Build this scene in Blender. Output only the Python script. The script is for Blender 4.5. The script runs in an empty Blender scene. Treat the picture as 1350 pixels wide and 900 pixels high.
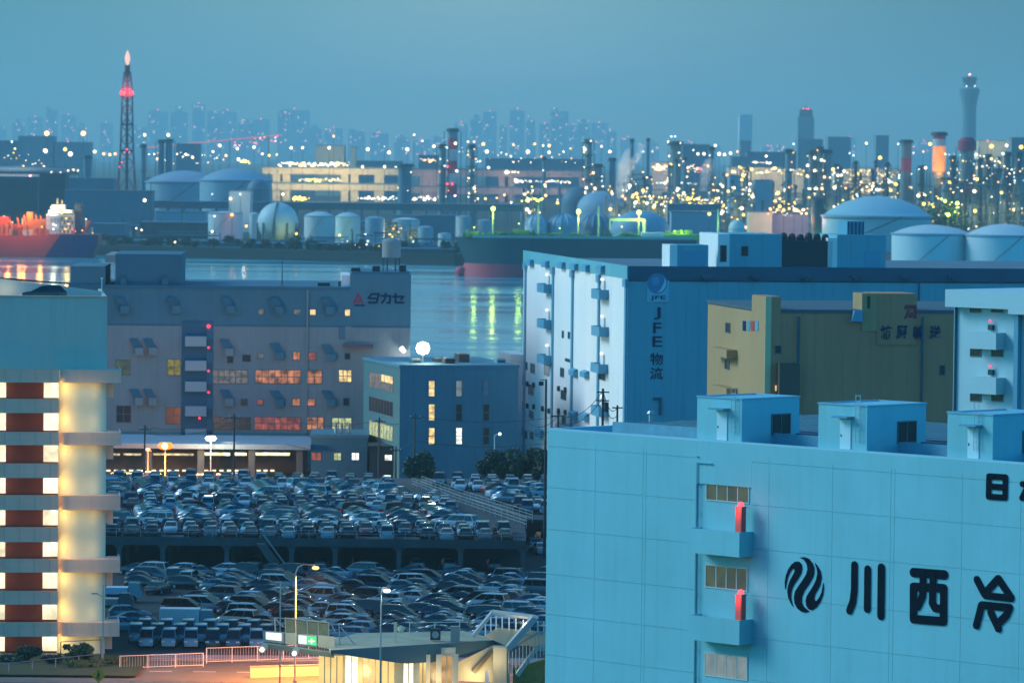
import bpy, math, random
from mathutils import Matrix, Vector
random.seed(7)
R = math.radians
sc = bpy.context.scene
COL = sc.collection
# ------------------------------------------------------------------ camera
F, CX, CY, HC = 6000.0, 675.0, 450.0, 50.0
PITCH = math.atan(250.0 / F)
cam_d = bpy.data.cameras.new('camera'); cam = bpy.data.objects.new('camera', cam_d); COL.objects.link(cam)
cam_d.sensor_width = 36.0; cam_d.lens = F / 1350.0 * 36.0
cam_d.clip_start = 1.0; cam_d.clip_end = 60000.0
cam_d.dof.use_dof = True; cam_d.dof.focus_distance = 410.0; cam_d.dof.aperture_fstop = 0.8
CM = Matrix.Rotation(math.pi / 2 - PITCH, 3, 'X') @ Matrix.Rotation(R(0.6), 3, 'Z')
cam.matrix_world = Matrix.Translation((0, 0, HC)) @ CM.to_4x4()
sc.camera = cam
# ------------------------------------------------------------------ sky and sun
SUN_EL, SUN_AZ = R(6.0), R(-78.0)          # low behind the left shoulder, azimuth from +Y towards +X
w = bpy.data.worlds.new('World'); sc.world = w; w.use_nodes = True
nt = w.node_tree; nt.nodes.clear()
sky = nt.nodes.new('ShaderNodeTexSky'); sky.sky_type = 'NISHITA'; sky.sun_disc = False
sky.sun_elevation = SUN_EL; sky.sun_rotation = SUN_AZ; sky.altitude = 0; sky.air_density = 1.2; sky.dust_density = 0.6; sky.ozone_density = 3.0
tint = nt.nodes.new('ShaderNodeMix'); tint.data_type = 'RGBA'; tint.blend_type = 'MULTIPLY'; tint.inputs[0].default_value = 1.0
SKY_TINT = (0.175, 0.90, 1.42, 1)
tint.inputs[7].default_value = SKY_TINT
bg = nt.nodes.new('ShaderNodeBackground'); bg.inputs[1].default_value = 0.15
wo = nt.nodes.new('ShaderNodeOutputWorld')
nt.links.new(sky.outputs[0], tint.inputs[6]); 
# uneven cloud veil: a brighter gap straight ahead, a darker bank to the right
wtc = nt.nodes.new('ShaderNodeTexCoord'); wsp = nt.nodes.new('ShaderNodeSeparateXYZ'); wmr = nt.nodes.new('ShaderNodeMapRange'); wmr.inputs[1].default_value = -0.5; wmr.inputs[2].default_value = 0.5
wrp = nt.nodes.new('ShaderNodeValToRGB'); wrp.color_ramp.interpolation = 'B_SPLINE'
for e_, (x_, v_) in zip([wrp.color_ramp.elements[0], wrp.color_ramp.elements[1]] + [wrp.color_ramp.elements.new(.5) for _ in range(5)], ((0.0, (.35, .68, .75)), (1.0, (.20, .45, .55)), (.36, (.10, .40, .46)), (.45, (.70, .88, .90)), (.49, (1.0, 1.0, 1.0)), (.535, (.72, .88, .92)), (.63, (.01, .20, .26)))): e_.position = x_; e_.color = (*v_, 1)
nt.links.new(wtc.outputs['Generated'], wsp.inputs[0]); nt.links.new(wsp.outputs[0], wmr.inputs[0]); nt.links.new(wmr.outputs[0], wrp.inputs[0])
veil = nt.nodes.new('ShaderNodeMix'); veil.data_type = 'RGBA'; veil.blend_type = 'MULTIPLY'; veil.inputs[0].default_value = 1.0; veil.inputs[6].default_value = (0.80, 1.24, 1.36, 1)
nt.links.new(wrp.outputs[0], veil.inputs[7])
wfy = nt.nodes.new('ShaderNodeMapRange'); wfy.interpolation_type = 'SMOOTHSTEP'; wfy.inputs[1].default_value = 0.45; wfy.inputs[2].default_value = 0.92; wfy.inputs[4].default_value = 0.95; nt.links.new(wsp.outputs[1], wfy.inputs[0])
tint2 = nt.nodes.new('ShaderNodeMix'); tint2.data_type = 'RGBA'; nt.links.new(wfy.outputs[0], tint2.inputs[0])
nt.links.new(tint.outputs[2], tint2.inputs[6]); nt.links.new(veil.outputs[2], tint2.inputs[7]); nt.links.new(tint2.outputs[2], bg.inputs[0]); nt.links.new(bg.outputs[0], wo.inputs[0])
sd = bpy.data.lights.new('sun', 'SUN'); sd.energy = 0.9; sd.angle = R(25); sd.color = (0.72, 0.94, 1.0)
sun = bpy.data.objects.new('sun', sd); COL.objects.link(sun)
sdir = Vector((math.sin(SUN_AZ) * math.cos(R(32)), math.cos(SUN_AZ) * math.cos(R(32)), math.sin(R(32))))
sun.rotation_euler = (-sdir).to_track_quat('-Z', 'Y').to_euler(); sun.location = (-200, -100, 200)
vs = sc.view_settings; vs.view_transform = 'Standard'; vs.look = 'None'; vs.exposure = 1.42; vs.gamma = 1.0; vs.use_curve_mapping = False
sc.render.engine = 'CYCLES'
cy = sc.cycles
cy.use_denoising = True; cy.max_bounces = 6; cy.diffuse_bounces = 2; cy.glossy_bounces = 3; cy.transmission_bounces = 3
cy.volume_bounces = 0; cy.sample_clamp_indirect = 3.0; cy.transparent_max_bounces = 8; cy.caustics_reflective = False; cy.caustics_refractive = False
HAZE_DENSITY = 0.95e-4
LM, PL = 0.40, 0.40
HAZE_COL = (0.58, 0.84, 0.89, 1)

# ------------------------------------------------------------------ pixel helpers (photo pixels -> places in the world)
def ray(px, py):
    v = CM @ Vector(((px - CX) / F, -(py - CY) / F, -1.0))
    return v / v.y
def at(px, py, d):
    v = ray(px, py); return Vector((v.x * d, d, HC + v.z * d))
def gp(px, py, z=0.0):
    v = ray(px, py); t = (z - HC) / v.z; return Vector((v.x * t, t, z))
class Frame:                                 # a wall frame: local x along the wall, y into the building, z up
    def __init__(s, O, ang):
        s.O = Vector((O[0], O[1], 0)); s.a = ang
        s.ex = Vector((math.cos(ang), math.sin(ang), 0)); s.ey = Vector((-math.sin(ang), math.cos(ang), 0))
    def front(s, px, py, y=0.0):
        v = ray(px, py); t = (y + s.O.dot(s.ey)) / v.dot(s.ey)
        p = v * t; return ((p - s.O).dot(s.ex), HC + v.z * t)
    def side(s, px, py, x=0.0):
        v = ray(px, py); t = (x + s.O.dot(s.ex)) / v.dot(s.ex)
        p = v * t; return ((p - s.O).dot(s.ey), HC + v.z * t)
    def w(s, x, y, z=0.0):
        return s.O + s.ex * x + s.ey * y + Vector((0, 0, z))
    def box(s, px0, py0, px1, py1, y=0.0):   # pixel rectangle on plane y -> x0,x1,z0,z1
        a = s.front(px0, (py0 + py1) / 2, y)[0]; b = s.front(px1, (py0 + py1) / 2, y)[0]
        m = (px0 + px1) / 2
        return a, b, s.front(m, py1, y)[1], s.front(m, py0, y)[1]
    def sbox(s, px0, py0, px1, py1, x=0.0):
        a = s.side(px0, (py0 + py1) / 2, x)[0]; b = s.side(px1, (py0 + py1) / 2, x)[0]
        m = (px0 + px1) / 2
        return min(a, b), max(a, b), s.side(m, py1, x)[1], s.side(m, py0, x)[1]

# ------------------------------------------------------------------ materials
MC = {}
def mat(name, col=(.5,.5,.5), rough=0.7, metal=0.0, var=0.12, scale=0.25, streak=0.0, emit=0.0, ecol=None, bump=0.0, spec=0.4, coat=0.0, rain=0.0):
    if name in MC: return MC[name]
    m = bpy.data.materials.new(name); m.use_nodes = True; t = m.node_tree; b = t.nodes['Principled BSDF']
    c4 = (*col, 1)
    b.inputs['Base Color'].default_value = c4; b.inputs['Roughness'].default_value = rough; b.inputs['Metallic'].default_value = metal
    b.inputs['Specular IOR Level'].default_value = spec
    if coat: b.inputs['Coat Weight'].default_value = coat; b.inputs['Coat Roughness'].default_value = 0.08
    if var > 0 and emit == 0:
        tc = t.nodes.new('ShaderNodeTexCoord'); mp = t.nodes.new('ShaderNodeMapping'); t.links.new(tc.outputs['Object'], mp.inputs[0])
        mp.inputs['Scale'].default_value = (scale, scale, scale * (1.0 - 0.9 * streak))
        n = t.nodes.new('ShaderNodeTexNoise'); n.inputs['Scale'].default_value = 1.0; n.inputs['Detail'].default_value = 6; n.inputs['Roughness'].default_value = 0.65
        t.links.new(mp.outputs[0], n.inputs[0])
        rmp = t.nodes.new('ShaderNodeMapRange'); rmp.inputs[1].default_value = 0.3; rmp.inputs[2].default_value = 0.7
        rmp.inputs[3].default_value = 1 - var; rmp.inputs[4].default_value = 1 + var * 0.6
        t.links.new(n.outputs[0], rmp.inputs[0])
        mx = t.nodes.new('ShaderNodeMix'); mx.data_type = 'RGBA'; mx.blend_type = 'MULTIPLY'; mx.inputs[0].default_value = 1.0
        mx.inputs[6].default_value = c4
        out = rmp.outputs[0]
        if rain:
            mp2 = t.nodes.new('ShaderNodeMapping'); t.links.new(tc.outputs['Object'], mp2.inputs[0]); mp2.inputs['Scale'].default_value = (1.6, 1.6, 0.045)
            n2 = t.nodes.new('ShaderNodeTexNoise'); n2.inputs['Scale'].default_value = 1.0; n2.inputs['Detail'].default_value = 5; n2.inputs['Roughness'].default_value = 0.7; t.links.new(mp2.outputs[0], n2.inputs[0])
            r2 = t.nodes.new('ShaderNodeMapRange'); r2.inputs[1].default_value = 0.50; r2.inputs[2].default_value = 0.78; r2.inputs[3].default_value = 1.0; r2.inputs[4].default_value = 1.0 - rain
            t.links.new(n2.outputs[0], r2.inputs[0]); mu = t.nodes.new('ShaderNodeMath'); mu.operation = 'MULTIPLY'; t.links.new(rmp.outputs[0], mu.inputs[0]); t.links.new(r2.outputs[0], mu.inputs[1]); out = mu.outputs[0]
        cmb = t.nodes.new('ShaderNodeCombineColor')
        for i in range(3): t.links.new(out, cmb.inputs[i])
        t.links.new(cmb.outputs[0], mx.inputs[7]); t.links.new(mx.outputs[2], b.inputs['Base Color'])
        if bump:
            bp = t.nodes.new('ShaderNodeBump'); bp.inputs['Strength'].default_value = bump; bp.inputs['Distance'].default_value = 0.05
            t.links.new(n.outputs[0], bp.inputs['Height']); t.links.new(bp.outputs[0], b.inputs['Normal'])
    if emit:
        b.inputs['Emission Color'].default_value = (*(ecol or col), 1); b.inputs['Emission Strength'].default_value = emit
    MC[name] = m; return m
def lampmat(name, col, s, sample=False):
    if name in MC: return MC[name]
    s = s * LM
    m = mat(name, (0.03, 0.03, 0.03), emit=s, ecol=col, var=0)
    m.cycles.emission_sampling = 'AUTO' if sample else 'NONE'
    return m
def litwin(name, col, s, var=0.5, scale=1.3):
    """glass of a lit room: emission broken up by what stands inside"""
    if name in MC: return MC[name]
    s = s * LM
    m = mat(name, (0.05, 0.06, 0.07), rough=0.15, emit=s, ecol=col, var=0); t = m.node_tree; b = t.nodes['Principled BSDF']
    tc = t.nodes.new('ShaderNodeTexCoord'); n = t.nodes.new('ShaderNodeTexNoise'); n.inputs['Scale'].default_value = scale; n.inputs['Detail'].default_value = 3
    t.links.new(tc.outputs['Object'], n.inputs[0])
    r = t.nodes.new('ShaderNodeMapRange'); r.inputs[1].default_value = 0.35; r.inputs[2].default_value = 0.65; r.inputs[3].default_value = s * (1 - var); r.inputs[4].default_value = s * (1 + var)
    t.links.new(n.outputs[0], r.inputs[0]); t.links.new(r.outputs[0], b.inputs['Emission Strength'])
    m.cycles.emission_sampling = 'NONE'
    return m

# ------------------------------------------------------------------ mesh builder
class MB:
    def __init__(s): s.v = []; s.f = []; s.m = []; s.mi = 0
    def add(s, vs_, fs):
        o = len(s.v); s.v += [tuple(p) for p in vs_]; s.f += [tuple(i + o for i in f) for f in fs]; s.m += [s.mi] * len(fs); return s
    def box(s, x0, x1, y0, y1, z0, z1):
        return s.add([(x0,y0,z0),(x1,y0,z0),(x1,y1,z0),(x0,y1,z0),(x0,y0,z1),(x1,y0,z1),(x1,y1,z1),(x0,y1,z1)],
                     [(3,2,1,0),(4,5,6,7),(0,1,5,4),(1,2,6,5),(2,3,7,6),(3,0,4,7)])
    def bar(s, p, q, r, r2=None):                          # square bar
        return s.cyl(p, q, r, r2, 4)
    def cyl(s, p, q, r, r2=None, n=10, cap=True):
        p, q = Vector(p), Vector(q); r2 = r if r2 is None else r2
        d = (q - p).normalized(); u = d.orthogonal().normalized() if abs(d.z) < 0.999 else Vector((1, 0, 0)); u = (u - d * u.dot(d)).normalized(); k = d.cross(u)
        vs_ = []
        for c, rr in ((p, r), (q, r2)):
            for i in range(n):
                a = 2 * math.pi * (i + 0.5) / n
                vs_.append(c + (u * math.cos(a) + k * math.sin(a)) * rr)
        fs = [(i, (i + 1) % n, n + (i + 1) % n, n + i) for i in range(n)]
        if cap: fs += [tuple(range(n - 1, -1, -1)), tuple(range(n, 2 * n))]
        return s.add(vs_, fs)
    def lathe(s, c, prof, n=32):                           # prof: (r,z)
        c = Vector(c); vs_ = []; fs = []
        for r, z in prof:
            for i in range(n):
                a = 2 * math.pi * i / n; vs_.append(c + Vector((r * math.cos(a), r * math.sin(a), z)))
        for j in range(len(prof) - 1):
            for i in range(n): fs.append((j*n+i, j*n+(i+1)%n, (j+1)*n+(i+1)%n, (j+1)*n+i))
        return s.add(vs_, fs)
    def sphere(s, c, r, n=16, m=10, sz=1.0):
        return s.lathe(c, [(max(1e-4, r * math.sin(math.pi * j / m)), -r * sz * math.cos(math.pi * j / m)) for j in range(m + 1)], n)
    def prism(s, poly, y0, y1):                            # polygon in x,z extruded along y
        n = len(poly); vs_ = [(x, y0, z) for x, z in poly] + [(x, y1, z) for x, z in poly]
        return s.add(vs_, [tuple(range(n)), tuple(range(2*n-1, n-1, -1))] + [(i, n + i, n + (i+1) % n, (i+1) % n) for i in range(n)])
    def slab(s, poly, z0, z1):                             # polygon in x,y extruded up
        n = len(poly); vs_ = [(x, y, z0) for x, y in poly] + [(x, y, z1) for x, y in poly]
        return s.add(vs_, [tuple(range(n - 1, -1, -1)), tuple(range(n, 2*n))] + [(i, (i+1) % n, n + (i+1) % n, n + i) for i in range(n)])
    def build(s, name, mats, parent=None, smooth=False, loc=None, rotz=0.0):
        me = bpy.data.meshes.new(name); me.from_pydata(s.v, [], s.f)
        ms = mats if isinstance(mats, (list, tuple)) else [mats]
        for m in ms: me.materials.append(m)
        if len(ms) > 1: me.polygons.foreach_set('material_index', s.m)
        if smooth:
            me.polygons.foreach_set('use_smooth', [True] * len(me.polygons))
            try: me.set_sharp_from_angle(angle=R(smooth if smooth is not True else 40))
            except Exception: pass
        me.update()
        return link(name, me, parent, loc, rotz)
def link(name, me, parent=None, loc=None, rotz=0.0):
    o = bpy.data.objects.new(name, me); COL.objects.link(o)
    if parent is not None: o.parent = parent
    if loc is not None: o.location = loc
    if rotz: o.rotation_euler = (0, 0, rotz)
    return o
def tag(o, label=None, cat=None, group=None, kind=None):
    if label: o['label'] = label
    if cat: o['category'] = cat
    if group: o['group'] = group
    if kind: o['kind'] = kind
    return o
def thing(name, label, cat, loc=(0, 0, 0), rotz=0.0, group=None):
    o = bpy.data.objects.new(name, None); COL.objects.link(o); o.location = loc; o.rotation_euler = (0, 0, rotz); o.empty_display_size = 0.5
    return tag(o, label, cat, group)
def fthing(name, label, cat, fr, group=None):
    return thing(name, label, cat, fr.O, fr.a, group)
def struct(o): o['kind'] = 'structure'; return o
def BX(name, m, parent, x0, x1, y0, y1, z0, z1): return MB().box(x0, x1, y0, y1, z0, z1).build(name, m, parent)
def plight(name, p, watts, col, r=0.3, parent=None, down=0):
    l = bpy.data.lights.new(name, 'SPOT' if down else 'POINT'); l.energy = watts * PL; l.color = col; l.shadow_soft_size = r
    o = bpy.data.objects.new(name, l); COL.objects.link(o); o.location = p
    if parent is not None: o.parent = parent
    if down: l.spot_size = R(down); l.spot_blend = .35
    return o
SPH = {}
def bulb(name, p, r, m, parent=None):
    k = (m.name, round(r, 2))
    if k not in SPH:
        b = MB().sphere((0, 0, 0), r, 10, 6); o = b.build(name, m, parent, True); SPH[k] = o.data
    else: o = link(name, SPH[k], parent)
    o.location = p; return o
ORD = ['first','second','third','fourth','fifth','sixth','seventh','eighth','ninth','tenth','eleventh','twelfth','thirteenth','fourteenth','fifteenth','sixteenth','seventeenth','eighteenth','nineteenth','twentieth']
TENS = {2: 'twenty', 3: 'thirty', 4: 'forty', 5: 'fifty', 6: 'sixty'}
def ordn(i):
    if i < 20: return ORD[i]
    q, r = divmod(i + 1, 10)
    return (TENS[q][:-1] + 'ieth') if r == 0 else TENS[q] + '-' + ORD[r - 1]
def text_mesh(txt, parent, name, m, x0, x1, z0, z1, y, side=False, thick=0.04, bold=0.012):
    """lettering fitted into a rectangle of a wall; side=True lies on a plane of constant local x (reads from low x)"""
    c = bpy.data.curves.new('lettering', 'FONT'); c.body = txt; c.extrude = 0.0; c.offset = bold
    t = bpy.data.objects.new('tmp', c); COL.objects.link(t); dg = bpy.context.evaluated_depsgraph_get(); dg.update()
    me = bpy.data.meshes.new_from_object(t.evaluated_get(dg)); bpy.data.objects.remove(t)
    xs = [v.co.x for v in me.vertices]; ys = [v.co.y for v in me.vertices]
    if not xs: return None
    ax, bx, ay, by = min(xs), max(xs), min(ys), max(ys)
    n = len(me.vertices)
    V = [((v.co.x - ax) / max(1e-6, bx - ax), (v.co.y - ay) / max(1e-6, by - ay)) for v in me.vertices]
    P = [(x0 + u * (x1 - x0), y, z0 + w_ * (z1 - z0)) for u, w_ in V]
    b = MB(); b.add(P, [tuple(p.vertices) for p in me.polygons])
    o = b.build(name, m, parent)
    sol = o.modifiers.new('thickness', 'SOLIDIFY'); sol.thickness = thick; sol.offset = 0
    return o
def strokes(parent, name, m, lines, width, y, thick=0.08):
    """rounded brush strokes standing a little off a wall; lines are lists of local (x,z)"""
    b = MB(); k = 0
    for ln in lines:
        wd = width
        if isinstance(ln[0], (int, float)): wd, ln = ln[0], ln[1:]
        r = wd / 2
        for (ax, az), (bx, bz) in zip(ln[:-1], ln[1:]):
            a = math.atan2(bz - az, bx - ax); poly = []
            for i in range(9): t = a + math.pi / 2 + math.pi * i / 8; poly.append((ax + r * math.cos(t), az + r * math.sin(t)))
            for i in range(9): t = a - math.pi / 2 + math.pi * i / 8; poly.append((bx + r * math.cos(t), bz + r * math.sin(t)))
            b.prism(poly, y - thick - 0.003 * k, y - 0.005); k += 1
    return b.build(name, m, parent)
# ------------------------------------------------------------------ palette
M_asph = mat('asphalt', (0.045, 0.047, 0.05), 0.85, var=0.35, scale=0.08, bump=0.2)
M_lot = mat('lot_asphalt', (0.022, 0.024, 0.027), 0.8, var=0.4, scale=0.12)
M_road = mat('road_asphalt', (0.13, 0.12, 0.10), 0.8, var=0.25, scale=0.3)
M_conc = mat('concrete', (0.32, 0.32, 0.31), 0.85, var=0.25, scale=0.35, streak=0.7)
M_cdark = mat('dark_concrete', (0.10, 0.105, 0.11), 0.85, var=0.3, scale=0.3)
M_land = mat('far_ground', (0.03, 0.045, 0.045), 0.9, var=0.4, scale=0.02)
M_cyan = mat('cyan_panel', (0.18, 0.50, 0.56), 0.6, var=0.12, scale=0.13, streak=0.4, rain=0.11)
M_cyan_b = mat('cyan_joint', (0.15, 0.40, 0.46), 0.7, var=0.1)
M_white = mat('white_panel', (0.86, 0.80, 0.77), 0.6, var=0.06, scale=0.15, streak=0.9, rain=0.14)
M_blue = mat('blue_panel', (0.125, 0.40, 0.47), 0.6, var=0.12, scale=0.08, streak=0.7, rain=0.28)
M_blued = mat('dark_blue_trim', (0.012, 0.09, 0.15), 0.5, var=0.1)
M_bluem = mat('mid_blue_metal', (0.10, 0.32, 0.45), 0.5, var=0.1)
M_tan = mat('tan_panel', (0.47, 0.27, 0.12), 0.7, var=0.10, scale=0.12, streak=0.85, rain=0.22)
M_tand = mat('brown_panel', (0.58, 0.24, 0.115), 0.7, var=0.14, scale=0.12, streak=0.6, rain=0.25)
M_tak = mat('grey_wall', (0.085, 0.20, 0.25), 0.75, var=0.16, scale=0.1, streak=0.5, rain=0.2)
M_takl = mat('pale_grey_wall', (0.275, 0.29, 0.285), 0.75, var=0.16, scale=0.1, streak=0.5, rain=0.2)
M_takd = mat('blue_grey_wall', (0.05, 0.15, 0.21), 0.75, var=0.14, scale=0.1, streak=0.8)
M_off = mat('office_wall', (0.06, 0.19, 0.27), 0.7, var=0.14, scale=0.2, streak=0.5, rain=0.2)
M_offl = mat('office_pale_wall', (0.05, 0.14, 0.16), 0.7, var=0.10, scale=0.2, streak=0.8)
M_roof = mat('roof_sheet', (0.10, 0.17, 0.22), 0.6, var=0.25, scale=0.3)
M_glassd = mat('dark_glass', (0.015, 0.02, 0.025), 0.25, var=0, spec=0.4)
M_frame = mat('window_frame', (0.10, 0.13, 0.15), 0.5, var=0)
M_steel = mat('galvanised_steel', (0.35, 0.37, 0.38), 0.45, 0.6, var=0.15)
M_dark = mat('dark_steel', (0.03, 0.035, 0.04), 0.6, var=0.2)
M_ink = mat('navy_lettering', (0.002, 0.006, 0.014), 0.9, var=0, spec=0.05)
M_ink2 = mat('blue_lettering', (0.006, 0.03, 0.08), 0.8, var=0, spec=0.1)
M_red = mat('red_paint', (0.55, 0.03, 0.03), 0.5, var=0.08)
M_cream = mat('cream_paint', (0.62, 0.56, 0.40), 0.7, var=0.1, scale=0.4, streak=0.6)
M_wht = mat('white_paint', (0.75, 0.76, 0.76), 0.5, var=0.08)
L_red = lampmat('red_lamp', (1, 0.03, 0.05), 4.0, True)
L_redfar = lampmat('red_beacon', (1, 0.05, 0.10), 6.0)
L_orange = lampmat('sodium_lamp', (1, 0.30, 0.04), 9.0)
L_white = lampmat('white_lamp', (1, 0.93, 0.62), 14.0)
L_warm = lampmat('warm_lamp', (1, 0.48, 0.16), 5.0)
L_soft = lampmat('soft_white_lamp', (1, 0.85, 0.60), 5.0)
L_cool = lampmat('cool_lamp', (0.75, 1.0, 1.0), 4.5)
L_yel = lampmat('yellow_lamp', (1, 0.64, 0.09), 5.0)
L_green = lampmat('green_lamp', (0.62, 1.0, 0.10), 8.0)
W_warm = litwin('warm_lit_glass', (1, 0.36, 0.13), 0.38, .8, .9)
W_yel = litwin('yellow_lit_glass', (1, 0.72, 0.30), 0.9)
W_white = litwin('white_lit_glass', (0.95, 1.0, 0.85), 1.3)
W_dim = litwin('dim_lit_glass', (0.55, 0.50, 0.42), 0.22)
W_olive = litwin('olive_lit_glass', (0.20, 0.24, 0.06), 0.22, 0.35, 0.8)
W_pale = litwin('pale_blind_glass', (0.40, 0.50, 0.50), 0.42, 0.2, 0.8)

# ------------------------------------------------------------------ setting: sea, land, roads
def water_mat():
    m = bpy.data.materials.new('sea_water'); m.use_nodes = True; t = m.node_tree; b = t.nodes['Principled BSDF']
    b.inputs['Base Color'].default_value = (0.002, 0.29, 0.38, 1); b.inputs['Roughness'].default_value = 0.10; b.inputs['IOR'].default_value = 1.33; b.inputs['Specular IOR Level'].default_value = 0.34
    tc = t.nodes.new('ShaderNodeTexCoord'); last = None
    for sx, sy, st, ds in ((0.012, 0.05, 0.6, 0.5), (0.12, 0.35, 0.8, 0.10), (0.6, 1.1, 0.6, 0.04)):
        mp = t.nodes.new('ShaderNodeMapping'); mp.inputs['Scale'].default_value = (sx, sy, 1); t.links.new(tc.outputs['Object'], mp.inputs[0])
        n = t.nodes.new('ShaderNodeTexNoise'); n.inputs['Scale'].default_value = 1.0; n.inputs['Detail'].default_value = 4; t.links.new(mp.outputs[0], n.inputs[0])
        bp = t.nodes.new('ShaderNodeBump'); bp.inputs['Strength'].default_value = st; bp.inputs['Distance'].default_value = ds
        t.links.new(n.outputs[0], bp.inputs['Height'])
        if last: t.links.new(last.outputs[0], bp.inputs['Normal'])
        last = bp
    t.links.new(last.outputs[0], b.inputs['Normal'])
    # calm and ruffled patches differ in roughness
    mp = t.nodes.new('ShaderNodeMapping'); mp.inputs['Scale'].default_value = (0.004, 0.03, 1); mp.inputs['Rotation'].default_value = (0, 0, 0.06); t.links.new(tc.outputs['Object'], mp.inputs[0])
    n = t.nodes.new('ShaderNodeTexNoise'); n.inputs['Scale'].default_value = 1.0; n.inputs['Detail'].default_value = 5; t.links.new(mp.outputs[0], n.inputs[0])
    r = t.nodes.new('ShaderNodeMapRange'); r.inputs[1].default_value = 0.4; r.inputs[2].default_value = 0.65; r.inputs[3].default_value = 0.05; r.inputs[4].default_value = 0.28
    t.links.new(n.outputs[0], r.inputs[0]); t.links.new(r.outputs[0], b.inputs['Roughness'])
    return m
WB = MB().add([(-6500, -800, -1.5), (6500, -800, -1.5), (6500, 21000, -1.5), (-6500, 21000, -1.5)], [(0, 1, 2, 3)])
struct(WB.build('water', water_mat()))
struct(MB().slab([(-3000, -700), (3000, -700), (3000, 1000), (-3000, 1000)], -4, 0.0).build('ground', M_asph))
LZ = 2.5
struct(MB().slab([(-6400, 2600), (-248, 2207), (-26, 2064), (60, 2040), (6400, 1900), (6400, 20900), (-6400, 20900)], -4, LZ).build('far_shore_land', M_land))
struct(MB().slab([(-72, 452), (30, 452), (30, 640), (-130, 640), (-130, 500)], 0.003, 0.007).build('parking_lot', M_lot))
struct(MB().slab([(-140, 424), (20, 424), (20, 444), (-140, 444)], 0.003, 0.008).build('road', M_road))
ln = MB()
for k in range(30):
    x = -110 + k * 4.2; ln.box(x, x + 2.2, 433.9, 434.1, 0.0085, 0.012)
ln.box(-140, 20, 443.2, 443.4, 0.0085, 0.012)
struct(ln.build('road_marking', M_wht))
struct(MB().box(-140, 20, 444, 447.5, 0.002, 0.14).build('pavement', M_conc))
struct(MB().box(-70, -35.2, 428, 446.6, 0.145, 0.25).build('verge', mat('verge_soil', (0.03, 0.045, 0.012), 0.95, var=0.4, scale=0.8)))

# ------------------------------------------------------------------ window helper (glass behind a frame, proud of the wall)
def window(parent, x0, x1, z0, z1, glass, y=0.0, nx=1, nz=1, fm=None, fw=0.08, side=None, depth=0.06):
    """frame + pane on the wall plane y (or on plane local x when side is -1/+1: outward direction)"""
    fm = fm or M_frame
    def bx(b, a0, a1, d0, d1, c0, c1):
        if side is None: b.box(a0, a1, y - d1, y - d0, c0, c1)
        else: b.box(*sorted((y + side * d0, y + side * d1)), a0, a1, c0, c1)
    f = MB(); bx(f, x0 - fw, x1 + fw, 0.003, depth, z0 - fw, z0); bx(f, x0 - fw, x1 + fw, 0.003, depth, z1, z1 + fw)
    bx(f, x0 - fw, x0, 0.003, depth, z0, z1); bx(f, x1, x1 + fw, 0.003, depth, z0, z1)
    for i in range(1, nx):
        c = x0 + (x1 - x0) * i / nx; bx(f, c - fw / 2, c + fw / 2, 0.015, depth - 0.01, z0, z1)
    for i in range(1, nz):
        c = z0 + (z1 - z0) * i / nz; bx(f, x0, x1, 0.015, depth - 0.012, c - fw / 2, c + fw / 2)
    o = f.build('window', fm, parent)
    g = MB(); bx(g, x0, x1, 0.004, 0.012, z0, z1); g.build('pane', glass, o)
    return o

# ================================================================== 1. cyan cold store (right foreground)
ZT = 29.2
A = gp(722, 566.0, ZT); B = gp(1350, 612.0, ZT)
KF = Frame(A, math.atan2(B.y - A.y, B.x - A.x)); KL = 62.0
cold = fthing('cold_storage_building', 'large pale cyan cold store clad in square panels with big dark Japanese lettering', 'warehouse', KF)
WT = 0.25
# facade: backing and separate panels with real joints
us = [KF.front(px, 700)[0] for px in (722, 784, 847, 851, 917)]
ur = [KF.front(px, 700)[0] for px in (990, 1013, 1097, 1174, 1179, 1268)]
step = ur[5] - ur[2]
zs_ = [KF.front(722, y)[1] for y in (566, 642, 697, 756, 809)]
zl = [ZT, KF.front(722, 588)[1], zs_[1], zs_[2], zs_[3], zs_[4]]
while zl[-1] > 0: zl.append(zl[-1] - 3.05)
zl[-1] = 0.0
cols = [0.0] + us[1:5] + ur + [ur[5] + 5.0 * k for k in range(1, 7)]
RX0, RX1 = us[4], ur[0]
back = MB(); g = 0.012
back.box(0.0, RX0, 0.06, 30, 0, ZT - 1.0); back.box(RX1, KL, 0.06, 30, 0, ZT - 1.0); back.box(RX0, RX1, 0.9, 30, 0, ZT - 1.0)
back.build('wall', M_cyan_b, cold)
cl = [0.0] + us[1:5]
def panels(xs):
    pn = MB()
    for a, b in zip(xs[:-1], xs[1:]):
        for z1, z0 in zip(zl[:-1], zl[1:]): pn.box(a + (g if a > 0 else 0), b - g, 0.0, 0.055, z0 + g, z1 - g)
    pn.build('cladding_panels', M_cyan, cold)
panels(cl); panels([RX1] + ur[1:] + [ur[5] + 5.2 * k for k in range(1, 8)])
rec = MB(); rec.box(RX0 + .004, RX1 - .004, 0.14, 0.895, 0, ZT - 2.0); rec.box(RX0, RX1, 0.0, 0.9, ZT - 3.1, ZT - 0.004)
rec.build('stair_bay_wall', M_cyan, cold)
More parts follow.
